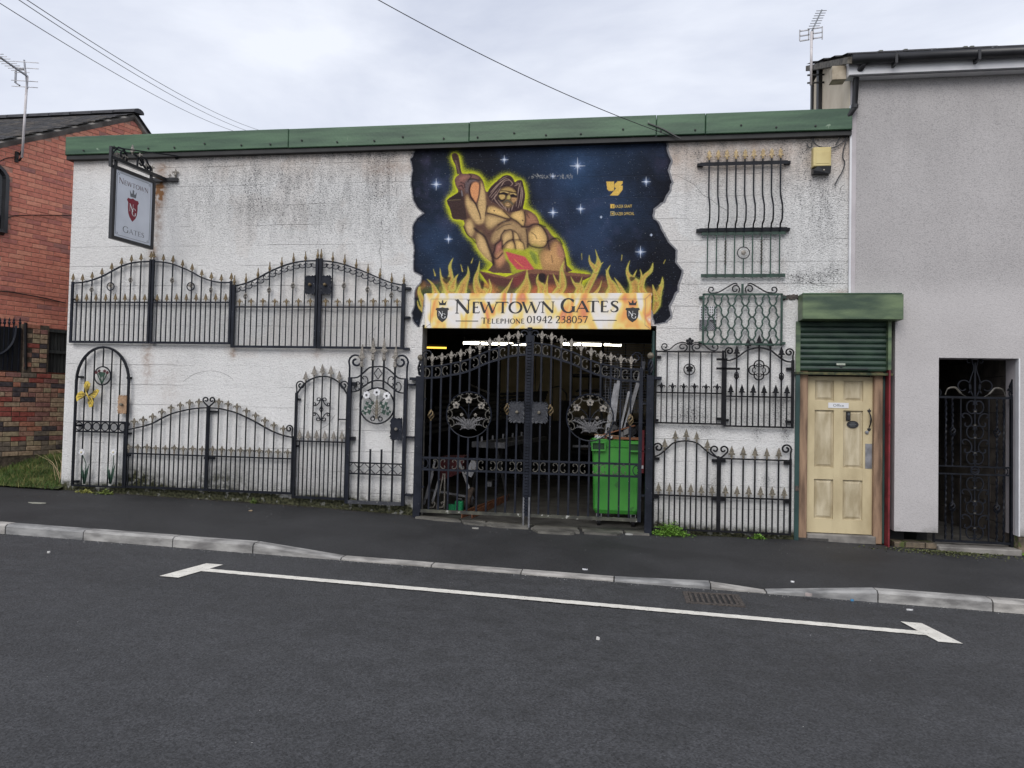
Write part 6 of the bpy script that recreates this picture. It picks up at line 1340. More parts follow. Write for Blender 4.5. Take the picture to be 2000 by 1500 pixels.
gN = leaf('lower flat-topped black gate with tan spears beside the teal door frame', n0, n1, zb_, zm, cvn, xs_, halfs(n0, n1, 6), fk='spear', fm=tan, fh=.15, sk='spear', sm_=tan, sh=.145, group=GRP, stfin=(0,0), sw=(.026,.026), m=iron_d, bot=.022, bw_=.018)
crook(gN, n1, Y, zt, .20, iron_d, -1, .022); heart(gM, m1+.012, Y, zt-.01, .21, iron_d, .022)
for t, xx, s in ((gM, m0, 1), (gN, n1, -1), (gM, m1, -1), (gN, n0, 1)):
    for z in (zt-.03, zm-.03): bracket(t, xx, Y, z, iron_d, .07, .035, s)
# ---- H: belly-barred window grille
Y = -.07; h0, h1 = W2(1368, 318, Y)[0], W2(1539, 318, Y)[0]; zt = W2(1450, 318.5, Y)[1]; zl = W2(1450, 448, Y)[1]
gH = thing('window_grille', 'bellied black window grille with pale gold spearheads high on the wall right of the mural', 'grille', ((h0+h1)/2, Y, zl), 'window grilles on the wall')
for z in (zt, zl): hbar(gH, h0, h1, Y+.015, z, z, .010, iron, 'rail', .010); b = MB(); b.box(h0, h1, Y+.002, Y+.012, z-.022, z+.022); b.build('flat_rail', iron, gH)
for i in range(9):
    x = W2(1385+i*17.45, 330, Y)[0]; q = [(x, Y, zt+.05), (x, Y, zt-.35), (x, Y-.02, zt-.42), (x, Y-.13, zt-.56), (x, Y-.14, zt-.66), (x, Y-.12, zt-.74), (x, Y-.02, zl+.06), (x, Y, zl-.03)]
    b = MB(); b.tube(q, .0085, 4); b.build('bar', iron, gH); finial(gH, 'barb', x, Y, zt+.05, .125, gold2)
for z in (zt, zl):
    for x in (h0, h1): b = MB(); b.box(x-.035, x+.035, Y+.01, -.002, z-.016, z+.016); b.build('wall_bracket', iron, gH)
# ---- I: straight green grille
Y = -.06; zt = W2(1450, 455, Y)[1]; zl = W2(1450, 538, Y)[1]; i0, i1 = W2(1369, 538, Y)[0], W2(1534, 538, Y)[0]
gI = thing('window_grille', 'straight dark green window grille with a small central ring, below the bellied grille', 'grille', ((i0+i1)/2, Y, zl), 'window grilles on the wall')
for z in (zt, zl): b = MB(); b.box(i0, i1, Y+.003, Y+.013, z-.021, z+.021); b.build('flat_rail', green_i, gI)
for i in range(9):
    x = W2(1381.5+i*17.6, 500, Y)[0]; m = iron if i != 2 and i != 6 else iron
    if i == 4:
        zr = W2(1450, 494, Y)[1]; vbar(gI, x, Y-.003, zl-.03, zr-.07, .014, green_i); vbar(gI, x, Y-.003, zr+.07, zt+.03, .014, green_i); b = MB(); b.ring((x, Y-.005, zr), .072, .006, 22); b.build('ring', iron, gI)
        b = MB(); b.lathe([(.001,0),(.030,0),(.028,.012),(.012,.016),(.001,.02)], 12); b.v = [(x+p, Y-.008-s, zr+.0+q) for p, q, s in b.v]; b.build('boss', silver, gI)
    else: vbar(gI, x, Y-.003, zl-.03, zt+.03, .014, green_i)
    if i in (2, 6): b = MB(); z0, z1 = W2(1450, 518, Y)[1], W2(1450, 470, Y)[1]; b.tube([(x+.005*math.cos(t), Y-.006+.005*math.sin(t), z0+(z1-z0)*t/50) for t in np.linspace(0, 50, 60)], .007, 4); b.build('twisted_section', rust_m, gI)
# ---- J: green quatrefoil lattice
Y = -.06; j0, j1 = W2(1373.5, 620, Y)[0], W2(1526.5, 620, Y)[0]; zt = W2(1450, 575, Y)[1]; zl = W2(1450, 672.5, Y)[1]
gJ = thing('lattice_grille', 'green ogee-lattice grille with scrolled crest left of the shutter box', 'grille', ((j0+j1)/2, Y, zl), 'window grilles on the wall')
for x in (j0, j1): vbar(gJ, x, Y, zl-.01, zt+.01, .024, green_i, 'stile')
for z in (zt, zl): hbar(gJ, j0, j1, Y, z, z, .024, green_i, 'rail')
dx = (j1-j0)/5.72; dz = (zt-zl)/4.42; xo = j0+dx*.585-dx; zo = zt-dz*0.0
def ogee(p, q):
    out = []
    for t in np.linspace(0, 1, 15):
        u = t; sv = (1 if q[0] > p[0] else -1)
        a = p[0]+(q[0]-p[0])*u; c = p[1]+(q[1]-p[1])*u
        k = .105*(math.sin(2*math.pi*t)+.22*math.sin(6*math.pi*t)); nx_, nz_ = (q[1]-p[1]), -(q[0]-p[0]); out.append((a+nx_*k*(-sv)*.9, c+nz_*k*(-sv)*.9))
    return out
for r_ in range(5):
    zA_ = zt-dz*r_+.0; zB_ = max(zA_-dz, zl)
    if zA_ <= zl+.01: continue
    for c_ in range(9):
        xa = xo+dx*c_+(0 if r_ % 2 == 0 else .5*dx)-.5*dx*0
        for s in (-1, 1):
            xb = xa+s*dx*.5
            if j0-.005 <= xa <= j1+.005 and j0-.005 <= xb <= j1+.005:
                f_ = (zA_-zB_)/dz
                b = MB(); b.tube([(a, Y+.002*s, max(c, zl)) for a, c in ogee((xa, zA_), (xb, zA_-dz)) if c > zl-.02], .0085, 4); b.build('lattice_bar', green_i, gJ)
xm = (j0+j1)/2; vbar(gJ, xm, Y, zt, zt+.13, .026, green_i, 'crest_post')
for s in (-1, 1):
    q = [(xm+s*(.085-.05*(1-t/10)*math.cos(t)), zt+.065+.055*(1-t/10)*math.sin(t)) for t in np.linspace(6.2, -.8, 16)][::1]
    q2 = smooth([(xm+s*.06, zt+.125),(xm+s*.10, zt+.135),(xm+s*.18, zt+.09),(xm+s*.28, zt+.03),(xm+s*.36, zt+.015)], 4, False)+[(xm+s*(.37+.045*(1-t/9)*math.sin(t)), zt+.06-.045*(1-t/9)*math.cos(t)) for t in np.linspace(.2, 6, 13)]
    b = MB(); b.tube([(a, Y, c) for a, c in q], .007, 4); b.tube([(a, Y, c) for a, c in q2], .007, 4); b.build('crest_scroll', iron_d, gJ)
for z in (zt-.035, zl+.02):
    for x, s in ((j0, -1), (j1, 1)): b = MB(); b.box(min(x, x+s*.05), max(x, x+s*.05), Y, -.002, z-.014, z+.014); b.build('wall_bracket', green_i, gJ)
# vent behind lattice
x0, z1 = W2(1366.5, 598, 0); x1, z0 = W2(1399, 645.5, 0); zmid = W2(1380, 625, 0)[1]
vt = thing('air_vent', 'perforated wall vent with white top and dark lattice bottom behind the green lattice', 'vent', ((x0+x1)/2, 0, z0))
b = MB(); b.box(x0, x1, -.010, -.002, zmid+.003, z1); b.build('vent_plate', white_m, vt)
b = MB()
for i in range(8):
    for j in range(5): cx, cz = x0+.022+i*.0265, zmid+.03+j*.032; b.box(cx-.006, cx+.006, -.0125, -.0105, cz-.008, cz+.008)
b.build('vent_hole', black_p, vt, kind='stuff')
b = MB(); b.box(x0, x1, -.008, -.002, z0, zmid); b.build('vent_recess', black_p, vt); b = MB()
for k in range(-6, 10):
    for s in (-1, 1):
        xa = x0+k*.026; xb = xa+s*(zmid-z0); 
        pts = [(xa+(xb-xa)*t, z0+(zmid-z0)*t) for t in np.linspace(0, 1, 9)]; pts = [p for p in pts if x0 <= p[0] <= x1]
        if len(pts) > 1: b.bar((pts[0][0], -.010-.001*s, pts[0][1]), (pts[-1][0], -.010-.001*s, pts[-1][1]), .006, .003)
b.build('vent_lattice', mat('grey_plastic', s8(150,150,156), s8(170,170,176), 9, .5), vt)
# ---- alarm box
x0, z1 = W2(1588.5, 288, -.09); x1, z0 = W2(1623, 340, -.09); zs = W2(1600, 325, -.09)[1]
al = thing('alarm_box', 'faded yellow alarm box with black base high on the wall under the green fascia', 'alarm box', ((x0+x1)/2, -.05, z0)); ylw = mat('faded_yellow_plastic', s8(190,172,116), s8(208,192,136), 4, .5)
b = MB(); b.bev(x0, x1, -.10, -.002, zs, z1, .008); b.build('casing', ylw, al); b = MB(); b.bev(x0+.03, x1-.02, -.104, -.098, zs+.03, z1-.06, .003); b.build('cover_plate', ylw, al)
b = MB(); b.add([(x0, -.002, z0+.02), (x1, -.002, z0+.02), (x1, -.002, zs-.001), (x0, -.002, zs-.001), (x0+.005, -.09, z0+.01), (x1-.005, -.09, z0+.01), (x1, -.105, zs-.001), (x0+.045, -.105, zs-.001), (x0, -.105, zs-.05)], [(0,3,2,1),(4,5,6,7,8),(0,1,5,4),(1,2,6,5),(2,3,8,7,6),(3,0,4,8)]); b.build('base', black_p, al)
b = MB(); b.lathe([(.001,0),(.012,0),(.01,.01),(.001,.012)], 8); b.v = [((x0+x1)/2+.02+p, -.10-s, (z0+zs)/2+q) for p, q, s in b.v]; b.build('strobe', silver, al)

scrm = mat('dull_scroll_paint', (.035,.033,.030), (.115,.105,.085), 40, .5)
# ================================================================ gateway posts and main gates
Y = -.10
def post(label, px, ztop_px, zbase, side):
    x = W2(px, 900, Y)[0]; t = thing('gate_post', label, 'post', (x, Y, zbase), 'gateway posts'); z1 = W2(px, ztop_px, Y)[1]
    b = MB(); b.bev(x-.045, x+.045, Y-.045, Y+.045, zbase, z1, .004); b.build('post_shaft', iron_b, t)
    b = MB()
    for k in range(4):
        a0 = math.pi/2*k; b.tube([(x+.030*math.sin(math.pi*q)**.5*math.cos(a0+q*3.4), Y+.030*math.sin(math.pi*q)**.5*math.sin(a0+q*3.4), z1+.01+.19*q) for q in np.linspace(0.02, .98, 9)], .012, 5)
    b.build('twisted_cage', iron_b, t); b = MB(); b.lathe([(.001,0),(.02,.005),(.037,.025),(.043,.045),(.037,.065),(.02,.082),(.001,.087)], 12, (x, Y, z1+.20)); b.build('ball', tan, t, True)
    b = MB(); b.box(min(x, x+side*.14), max(x, x+side*.14), Y-.02, -.002, z1-.05, z1-.015); b.build('top_strap', iron_b, t)
    return t, x, z1
pL, xL, zL = post('black square gate post with ball finial at the left of the gateway', 816.5, 735, gz(-2.6)-.05, -1)
pR, xR, zR = post('black square ball-topped gate post beside the red box, right of the gateway', 1267.5, 733, gz(.4)-.05, 1)
for z in (1.62, .48): b = MB(); b.box(xR-.10, xR, Y-.02, Y+.02, z-.012, z+.012); b.build('hinge_pin', iron_b, pR); b = MB(); b.box(xL, xL+.09, Y-.02, Y+.02, z-.012, z+.012); b.build('hinge_pin', iron_b, pL)
Y = -.12
gcen = W2(1031.5, 850, Y)[0]; gl0 = W2(822.5, 850, Y)[0]; gr1 = W2(1250.5, 850, Y)[0]; gl1 = gcen-.045; gr0 = gcen+.045
zb_ = W2(1030, 1005.5, Y)[1]; zbt = .155
LC = Wp([(826,716.5),(843,715.2),(861.5,713.8),(880,710.1),(898,706.8),(916,701.2),(934,693.3),(953,685),(972,679.3),(990,673.8),(1009,671),(1028,669)], Y)
LB = [(a, c-.155) for a, c in LC]; wL = gl1-gl0; wR = gr1-gr0
prof = [((x-LC[0][0])/(LC[-1][0]-LC[0][0]), z) for x, z in LC]
def mleaf(label, xa, xb, mirror):
    t = thing('main_gate', label, 'gate', ((xa+xb)/2, Y, zbt), 'main gateway gates')
    P_ = [(xa+(xb-xa)*(1-u if mirror else u), z) for u, z in prof]; P_ = P_[::-1] if mirror else P_
    LBm = [(x, z-.150) for x, z in P_]
    side = xa if not mirror else xb
    vbar(t, side, Y, zbt, P_[-1 if mirror else 0][1]+.02, .045, iron_b, 'stile')
    hbar(t, xa, xb, Y, zbt+.02, zbt+.02, .04, mat('mossy_iron_rail', s8(50,50,46), s8(84,84,72), 9, .7, chips=(s8(160,160,154), 18, .66)) if not mirror else bpy.data.materials['mossy_iron_rail'], 'bottom_rail', .04)
    curve(t, P_, Y, .020, iron_b, 'top_rail'); curve(t, LBm, Y, .026, iron_b, 'lower_curved_rail')
    m1, m2 = W2(1030, 900, Y)[1], W2(1030, 923.5, Y)[1]
    for z in (m1, m2): hbar(t, xa, xb, Y, z, z, .026, iron_b, 'mid_rail')
    xs_ = [xa+(xb-xa)*(i+1)/11 for i in range(10)]; rc = xa+(xb-xa)*(5.0/11 if not mirror else 6.0/11); rz_ = W2(914, 810, Y)[1]; rr_ = .292
    for i, x in enumerate(xs_):
        z = zat(P_, x); j = i if not mirror else 9-i
        if abs(x-rc) < rr_*.98:
            dz_ = math.sqrt(rr_**2-(x-rc)**2); vbar(t, x, Y, zbt+.02, rz_-dz_, .022, iron_b); vbar(t, x, Y, rz_+dz_, z, .022, iron_b)
        else: vbar(t, x, Y, zbt+.02, z, .022, iron_b)
        finial(t, 'fleur', x, Y, z+.004, .165, silver)
    for i, j in ((0, 793+20), (8, 795)):
        ii = i if not mirror else 9-i; basket(t, xs_[ii], Y-.003, W2(900, 812 if i == 0 else 797, Y)[1], .13, gold)
    for i in range(1, 10, 2):                                  # paired C-scrolls each side of a bar, in both bands
        ii = i if not mirror else 9-i
        if i < 10:
            x = xs_[ii]
            for s in (-1, 1):
                cscroll(t, x+s*.044, Y, (m1+m2)/2, .115, scrm, -s, 0, .04)
                cscroll(t, x+s*.047, Y, zat(P_, x+s*.046)-.080, .118, scrm, -s, 0, .04)
    x = xa+.06 if not mirror else xb-.06; s = -1 if not mirror else 1
    cscroll(t, x+.01, Y, (m1+m2)/2, .115, iron_b, -s, 0, .05); cscroll(t, x, Y, zat(P_, x)-.08, .118, scrm, -s, 0, .04)
    b = MB(); b.ring((rc, Y, rz_), rr_, .009, 44); b.build('ring', iron_b, t)
    for k in range(10):                                        # scrolls round the inside of the ring
        a = math.pi/2+(k-4.5)*math.radians(25.5); cscroll(t, rc+(rr_-.045)*math.cos(a), Y-.002, rz_+(rr_-.045)*math.sin(a), .105, scrm, -1, -a, .045)
    b = MB(); b.tube([(rc, Y-.01, rz_-.10), (rc, Y-.01, rz_+.17)], .006, 5)
    for s in (-1, 1): b.tube(smooth([(rc, Y-.01, rz_-.06), (rc+s*.03, Y-.01, rz_+.02), (rc+s*.09, Y-.01, rz_+.09), (rc+s*.16, Y-.01, rz_+.115)], 3, False) if 0 else [(rc, Y-.01, rz_-.06), (rc+s*.02, Y-.01, rz_+.0), (rc+s*.055, Y-.01, rz_+.055), (rc+s*.10, Y-.01, rz_+.095), (rc+s*.16, Y-.01, rz_+.115)], .006, 5)
    b.build('flower_stem', iron_b, t)
    for tx, tz in ((0,.19),(-.165,.12),(.165,.12)): flower(t, rc+tx, Y-.016, rz_+tz, .046, silver, black_p)
    for s in (-1, 1): flower(t, rc+s*.09, Y-.014, rz_+.0, .022, silver)
    b = MB()                                                   # acanthus spray
    for s in (-1, 1):
        for (a0, ln, w_) in ((.10,.12,.030),(.45,.15,.034),(.80,.20,.036),(1.08,.235,.034),(1.35,.17,.03),(1.7,.09,.026)):
            q = []
            for u in np.linspace(0, 1, 7):
                ax = rc+s*math.sin(a0*(.6+.4*u))*ln*u; az = rz_-.19+math.cos(a0*(.6+.4*u))*ln*u*1.15+ (0.02*u if a0 > 1 else 0); q.append((ax, Y-.018-.01*math.sin(u*3), az))
            q.append((q[-1][0]+s*.018, Y-.02, q[-1][2]-.014)); b.tube(q, [.004,.007,.010,.011,.010,.008,.006,.003], 5, True, .4)
            for u in (2, 3, 4, 5): 
                for e in (-1, 1): p = q[u]; b.tube([p, (p[0]+s*.014+e*.012*math.cos(a0), p[1], p[2]+.012*e*-math.sin(a0)+.012), (p[0]+s*.020+e*.022*math.cos(a0), p[1]+.002, p[2]-e*.022*math.sin(a0)+.008)], [.004,.005,.001], 4, True, .5)
    b.build('leaf_spray', silver if 0 else mat('spray_silver', (.05,.05,.055), (.15,.145,.145), 60, .45, metal=.3) if not mirror else bpy.data.materials['spray_silver'], t)
    crook(t, side+(0 if not mirror else 0), Y, P_[-1 if mirror else 0][1]-.01, .24, iron_b, -1 if mirror else 1, .016)
    lz = W2(1020, 805, Y)[1]; xx = xb-.115 if not mirror else xa+.115
    lockplate(t, xx, Y-.03, lz, .24, .29, mat('hammered_iron', (.010,.011,.016), (.030,.033,.042), 60, .5, .35, 70) if not mirror else bpy.data.materials['hammered_iron'], tan, 1 if not mirror else -1)
    return t, xs_
mL, _ = mleaf('left leaf of the tall main gateway gates, hung on the left ball-topped post', gl0, gl1+.02, False)
mR, _ = mleaf('right leaf of the tall main gateway gates, standing in front of the green bin', gr0-.02, gr1, True)
zt = W2(1035, 655, Y)[1]; zt2 = W2(1035, 645, Y)[1]
b = MB(); b.box(gcen-.052, gcen-.022, Y-.022, Y+.022, zbt, zt); b.build('meeting_stile', iron_b, mL)
b = MB(); b.box(gcen+.012, gcen+.052, Y-.022, Y+.022, zbt, zt); b.build('meeting_stile', iron_b, mR)
b = MB(); b.box(gcen-.020, gcen+.010, Y-.024, Y+.012, zbt+.01, zt2); b.build('cover_strip', iron_b, mL)
rung = MB().box(-.026,.026,-.008,.008,-.011,.011).mesh('rung', iron_b)
for k in range(58): link('rung', rung, (gcen-.005, Y-.033, zbt+.06+k*(zt-.1-zbt)/58), mL)
b = MB(); b.lathe([(.03,0),(.036,.02),(.03,.045)], 8, (gcen-.005, Y-.005, zt2-.01)); 
for s in (-1, 1): b.tube([(gcen-.005+s*(.075-.055*(1-t/9)*math.cos(t)), Y, zt2-.04+.045*(1-t/9)*math.sin(t)) for t in np.linspace(-.4, 6, 16)], .007, 4)
b.build('top_scroll', iron_b, mL)
for s, t in ((-1, mL), (1, mR)):
    x = gcen+s*.035; b = MB(); b.tube([(x, Y-.03, zbt+.25), (x, Y-.03, gz(x)-.01)], .012, 6); b.build('drop_bolt', alu, t)
# concrete threshold slabs
cg = [[(-2.60,-.05),(-2.1,-.02),(-2.0,-.22),(-2.35,-.26),(-2.62,-.2)],[(-2.08,-.02),(-1.7,-.0),(-1.72,-.13),(-2.02,-.16)],[(-1.68,0),(-1.1,.02),(-1.15,-.12),(-1.70,-.13)],[(-2.0,-.24),(-1.78,-.17),(-1.62,-.22),(-1.68,-.36),(-1.95,-.33)],[(-1.60,-.16),(-1.18,-.15),(-1.14,-.30),(-1.5,-.40),(-1.66,-.33)],[(-1.08,.02),(-.55,.02),(-.5,-.35),(-.9,-.42),(-1.12,-.30)],[(-.52,.02),(.0,.02),(.02,-.16),(-.48,-.18)],[(-.46,-.20),(.02,-.18),(-.05,-.34),(-.46,-.36)],[(.04,.02),(.36,.02),(.34,-.2),(.06,-.22)],
      [(-1.09,-.33),(-.92,-.44),(-.55,-.39),(-.60,-.5),(-1.0,-.52)]]
th = thing('gateway_threshold', 'broken pale concrete slabs across the foot of the gateway', 'threshold', (-1.1, -.1, 0)); th['kind'] = 'structure'; del th['category'], th['label']
for q in cg:
    n = len(q); zf = lambda x, y: (pz(x, y) if y < 0 else gz(x)); cxx = sum(a for a, _ in q)/n; cyy = sum(c for _, c in q)/n; q2 = []
    for i in range(n):
        p, r_ = q[i], q[(i+1) % n]
        for t in (0, .33, .66): q2.append((p[0]+(r_[0]-p[0])*t+rnd.uniform(-.012,.012), p[1]+(r_[1]-p[1])*t+rnd.uniform(-.012,.012)))
    q2 = [(cxx+(a-cxx)*.985, cyy+(c-cyy)*.985) for a, c in q2]; m_ = len(q2)
    b = MB(); b.add([(a, c, zf(a, c)+.022) for a, c in q2]+[(a, c, zf(a, c)-.05) for a, c in q2], [tuple(range(m_))]+[(i, i+m_, (i+1) % m_+m_, (i+1) % m_) for i in range(m_)]); b.build('slab', conc2, th)

# ================================================================ workshop interior
flr = mat('workshop_floor_concrete', s8(52,50,48), s8(84,82,78), 3, .75, .3, 30, detail=8)
b = MB(); b.box(WX0+.2, WX1-.2, .02, 9.3, -.25, .03); b.build('interior_floor', flr, bld)
beig = mat('beige_partition', s8(184,168,134), s8(212,196,162), 3, .8)
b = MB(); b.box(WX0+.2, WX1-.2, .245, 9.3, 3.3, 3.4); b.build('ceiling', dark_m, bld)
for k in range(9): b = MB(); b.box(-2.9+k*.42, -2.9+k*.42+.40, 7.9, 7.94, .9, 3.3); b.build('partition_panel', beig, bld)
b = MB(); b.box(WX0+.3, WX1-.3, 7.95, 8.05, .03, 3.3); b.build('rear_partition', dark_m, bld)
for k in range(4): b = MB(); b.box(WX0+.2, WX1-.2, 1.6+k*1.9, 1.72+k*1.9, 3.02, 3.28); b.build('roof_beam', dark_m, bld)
em = bpy.data.materials.new('lit_tube'); em.use_nodes = True; e_ = em.node_tree.nodes['Principled BSDF']; e_.inputs['Emission Color'].default_value = (1, .93, .74, 1); e_.inputs['Emission Strength'].default_value = 9; e_.inputs['Base Color'].default_value = (.8,.8,.7,1)
em2 = em.copy(); em2.name = 'lit_yellow_tube'; em2.node_tree.nodes['Principled BSDF'].inputs['Emission Color'].default_value = (1, .62, .08, 1); em2.node_tree.nodes['Principled BSDF'].inputs['Emission Strength'].default_value = 1.6
for lab, a, c, Z, m, rr_ in (('lit yellow fluorescent tube hanging at the left inside the gateway', (822,679), (872,679), 13, em2, .016), ('lit white fluorescent tube left of the gate centre inside the workshop', (905,669), (1030,673.5), 13, em, .024), ('lit white fluorescent tube right of the gate centre inside the workshop', (1100,673), (1213,673), 13, em, .024)):
    p, q = dep(*a, Z), dep(*c, Z); q[2] = p[2] = (p[2]+q[2])/2; t = thing('tube_light', lab, 'tube light', (p+q)/2, 'fluorescent tubes inside the workshop'); b = MB(); b.tube([p, q], rr_, 8); b.build('tube', m, t)
    b = MB(); b.box(p[0], q[0], (p[1]+q[1])/2+.03, (p[1]+q[1])/2+.09, p[2]+.01, p[2]+.06); b.build('fitting', dark_m, t)
    for qq in (p, q): b = MB(); b.bar(qq+(0, .05, .05), (qq[0], qq[1]+.05, 3.25), .008); b.build('hanger', dark_m, t)
def pole(b, p, q, w_): b.bar(p, q, w_); return b
# wheeled bin
bx = W2(1200, 930, 0)[0]-.12; by = .50
bcen = hit(1203, 1020, np.array([0, .47, 0.]), np.array([0, 1., 0])); bx = bcen[0]
bing = thing('wheeled_bin', 'bright green wheeled bin heaped with scrap boards behind the right gate leaf', 'bin', (bx, .47, .03)); gm = mat('green_bin_plastic', s8(62,146,56), s8(82,166,68), 2.2, .5, .05, 60, chips=(s8(64,124,58), 6, .66))
zt = 1.17; b = MB(); n_ = 4
def tap(b, z0, z1, w0, w1, d0, d1, r_=.05):
    ring0 = []; ring1 = []
    for (w_, d_, z, out) in ((w0, d0, z0, ring0), (w1, d1, z1, ring1)):
        for cx, cy, a0 in ((1,-1,-90),(1,1,0),(-1,1,90),(-1,-1,180)):
            for a in (0, 30, 60, 90): out.append((bx+cx*(w_/2-r_)+r_*math.cos(R(a0+a)), .47+cy*(d_/2-r_)+r_*math.sin(R(a0+a)), z))
    m_ = 16; b.add(ring0+ring1, [(i, (i+1) % m_, (i+1) % m_+m_, i+m_) for i in range(m_)]+[tuple(range(m_-1, -1, -1))]); return b
tap(b, .19, .24, .54, .59, .46, .52); tap(b, .2401, 1.06, .59, .64, .52, .60); b.build('bin_body', gm, bing)
b = MB(); tap(b, 1.055, 1.14, .67, .70, .63, .66, .04); b.build('rim', gm, bing)
for s in (-1, 1):
    b = MB(); X_ = bx+s*.235; b.box(X_-.09, X_+.09, .115, .145, 1.00, 1.02); b.box(X_-.09, X_-.075, .115, .145, 1.02, 1.10); b.box(X_+.075, X_+.09, .115, .145, 1.02, 1.10); b.box(X_-.09, X_+.09, .115, .145, 1.10, 1.125); b.build('lift_pocket', gm, bing)
    b = MB(); b.box(X_-.075, X_+.075, .135, .144, 1.02, 1.10); b.build('pocket_shadow_plate', mat('pocket_shade_green', s8(20,60,24), s8(30,76,32), 4, .6), bing)  # darker green paints the shade inside the lift pocket
    b = MB(); b.box(bx+s*.25-.012, bx+s*.25+.012, .20, .212, .26, 1.0); b.build('rib', gm, bing)
    for yy in (.28, .66):
        b = MB(); b.tube([(bx+s*.22-.02, yy, .10), (bx+s*.22+.02, yy, .10)], .072, 14); b.build('castor_wheel', black_p, bing); b = MB(); b.box(bx+s*.22-.035, bx+s*.22-.025, yy-.03, yy+.05, .09, .21); b.box(bx+s*.22+.025, bx+s*.22+.035, yy-.03, yy+.05, .09, .21); b.box(bx+s*.22-.035, bx+s*.22+.035, yy-.03, yy+.05, .185, .212); b.build('castor_fork', alu, bing)
brd = mat('reddish_scrap_board', s8(110,66,44), s8(150,100,70), 12, .7, stretch=(.3,2,2)); 
def loose(name, label, cat, p, q, w_, d_, m): b = MB(); b.bar(p, q, w_, d_); b.build(name, m, None, label=label, category=cat)
loose('scrap_board', 'long dark-edged board leaning up out of the top of the green bin', 'board', (bx-.28, .42, 1.17), (bx+.22, .50, 1.33), .012, .16, brd)
loose('scrap_board', 'flat reddish board lying lowest on top of the green bin', 'board', (bx-.22, .40, 1.165), (bx+.30, .44, 1.16), .03, .2, brd)
loose('scrap_board', 'thin tan board lying across the left of the rubbish in the green bin', 'board', (bx-.30, .34, 1.20), (bx+.02, .36, 1.19), .014, .1, wood_s)
b = MB(); rr2 = random.Random(3)
for k in range(34):
    x, y, z = bx+rr2.uniform(-.10,.28), rr2.uniform(.42,.62), 1.16+rr2.uniform(0,.15); s = rr2.uniform(.02,.06); a = rr2.uniform(0, 3); b.obox((x,y,z), (s*math.cos(a), s*math.sin(a)*.4, s*.5), (-s*math.sin(a)*.5, s*.5, 0), (0, .2*s, s*.8))
b.build('black_rubbish', black_p, None, label='dark crumpled rubbish bag piled at the right of the green bin', category='rubbish')
b = MB()
for k in range(8): x = bx-.27+rr2.uniform(0,.2); b.obox((x, .27, 1.165+rr2.uniform(0,.02)), (.022,.0,.01), (0,.02,0), (.004,0,.013))
b.build('crumpled_paper', white_m, None, label='crumpled white paper scraps at the front left rim of the green bin', category='paper')
for i, (dx, l_, ang_, w_) in enumerate(((-.10,.95,.18,.06),(.0,1.0,.10,.045),(.06,.85,.22,.03),(.10,1.25,.28,.05))):
    x = bx+dx; b = MB(); b.bar((x-.1, .9, .9), (x-.1+math.sin(ang_)*l_, 1.0, .9+l_*1.05), w_, .03); b.build('metal_offcut', alu, None, label=['broad grey metal offcut leaning behind the bin, furthest left', 'grey metal bar leaning behind the bin, second from left', 'thin grey metal bar leaning behind the bin, third from left', 'tallest grey metal offcut leaning right behind the bin'][i], category='metal bar')
# red box beside the gate
X_ = W2(1255, 925, .1)[0]; rb = thing('red_panel_box', 'narrow red box fixed inside the right edge of the gateway', 'box', (X_, .1, .8)); b = MB(); b.bev(X_-.03, X_+.015, .03, .2, 1.02, 1.28, .004); b.bev(X_-.03, X_+.015, .04, .2, .74, 1.015, .004); b.build('casing', redp, rb); b = MB(); b.box(X_-.022, X_+.006, .036, .042, .80, .84); b.build('label_plate', white_m, rb)
# green reveal pipe by right jamb
b = MB(); x = OX1-.03; b.tube([(x, .06, gz(.4)), (x, .06, 2.54)], .022, 8); b.build('jamb_pipe', teal, bld)
# mesh racks at right
rk = thing('mesh_rack', 'stack of dark wire mesh panels against the right wall inside the workshop', 'rack', (.2, 2.2, .1)); b = MB()
for k in range(26):
    z = 1.5+k*.042; x0 = -.35+rnd.uniform(-.05,.05); b.bar((x0, 2.0+.01*(k % 3), z), (.9, 2.0+.01*(k % 3), z+rnd.uniform(-.01,.01)), .007)
for k in range(26): x = -.32+k*.045; z0 = rnd.choice((1.5, 1.8, 2.0)); b.bar((x, 1.985, z0), (x, 1.985, z0+rnd.uniform(.3,.55)), .007)
b.build('wire_mesh', alu, rk); b = MB(); b.box(-.35,-.31,1.95,1.99,.03,2.6); b.box(.86,.9,1.95,1.99,.03,2.6); b.build('rack_post', dark_m, rk)
# rear shelving with stock
sh_ = thing('steel_rack', 'dark steel storage rack with bar stock at the rear of the workshop', 'rack', (.3, 6, .03)); b = MB()
for z in (.6, 1.2, 1.75, 2.2): b.box(-1.1, 1.4, 5.8, 6.5, z, z+.05)
b.build('shelf', dark_m, sh_)
for x in (-1.1, .15, 1.36): b = MB(); b.box(x, x+.05, 5.8, 5.86, .03, 2.6); b.build('upright', dark_m, sh_)
for k in range(22):
    z = rnd.choice((.65, 1.25, 1.8, 2.25))+.02; y = 5.75+rnd.random()*.3; x0 = rnd.uniform(-1.2,-.4); b = MB(); b.bar((x0, y, z+rnd.random()*.12), (x0+rnd.uniform(.8,2.2), y, z+rnd.random()*.14), rnd.uniform(.02,.05)); b.build('bar_stock', rnd.choice((dark_m, alu, rust_m, dark_m)), sh_)
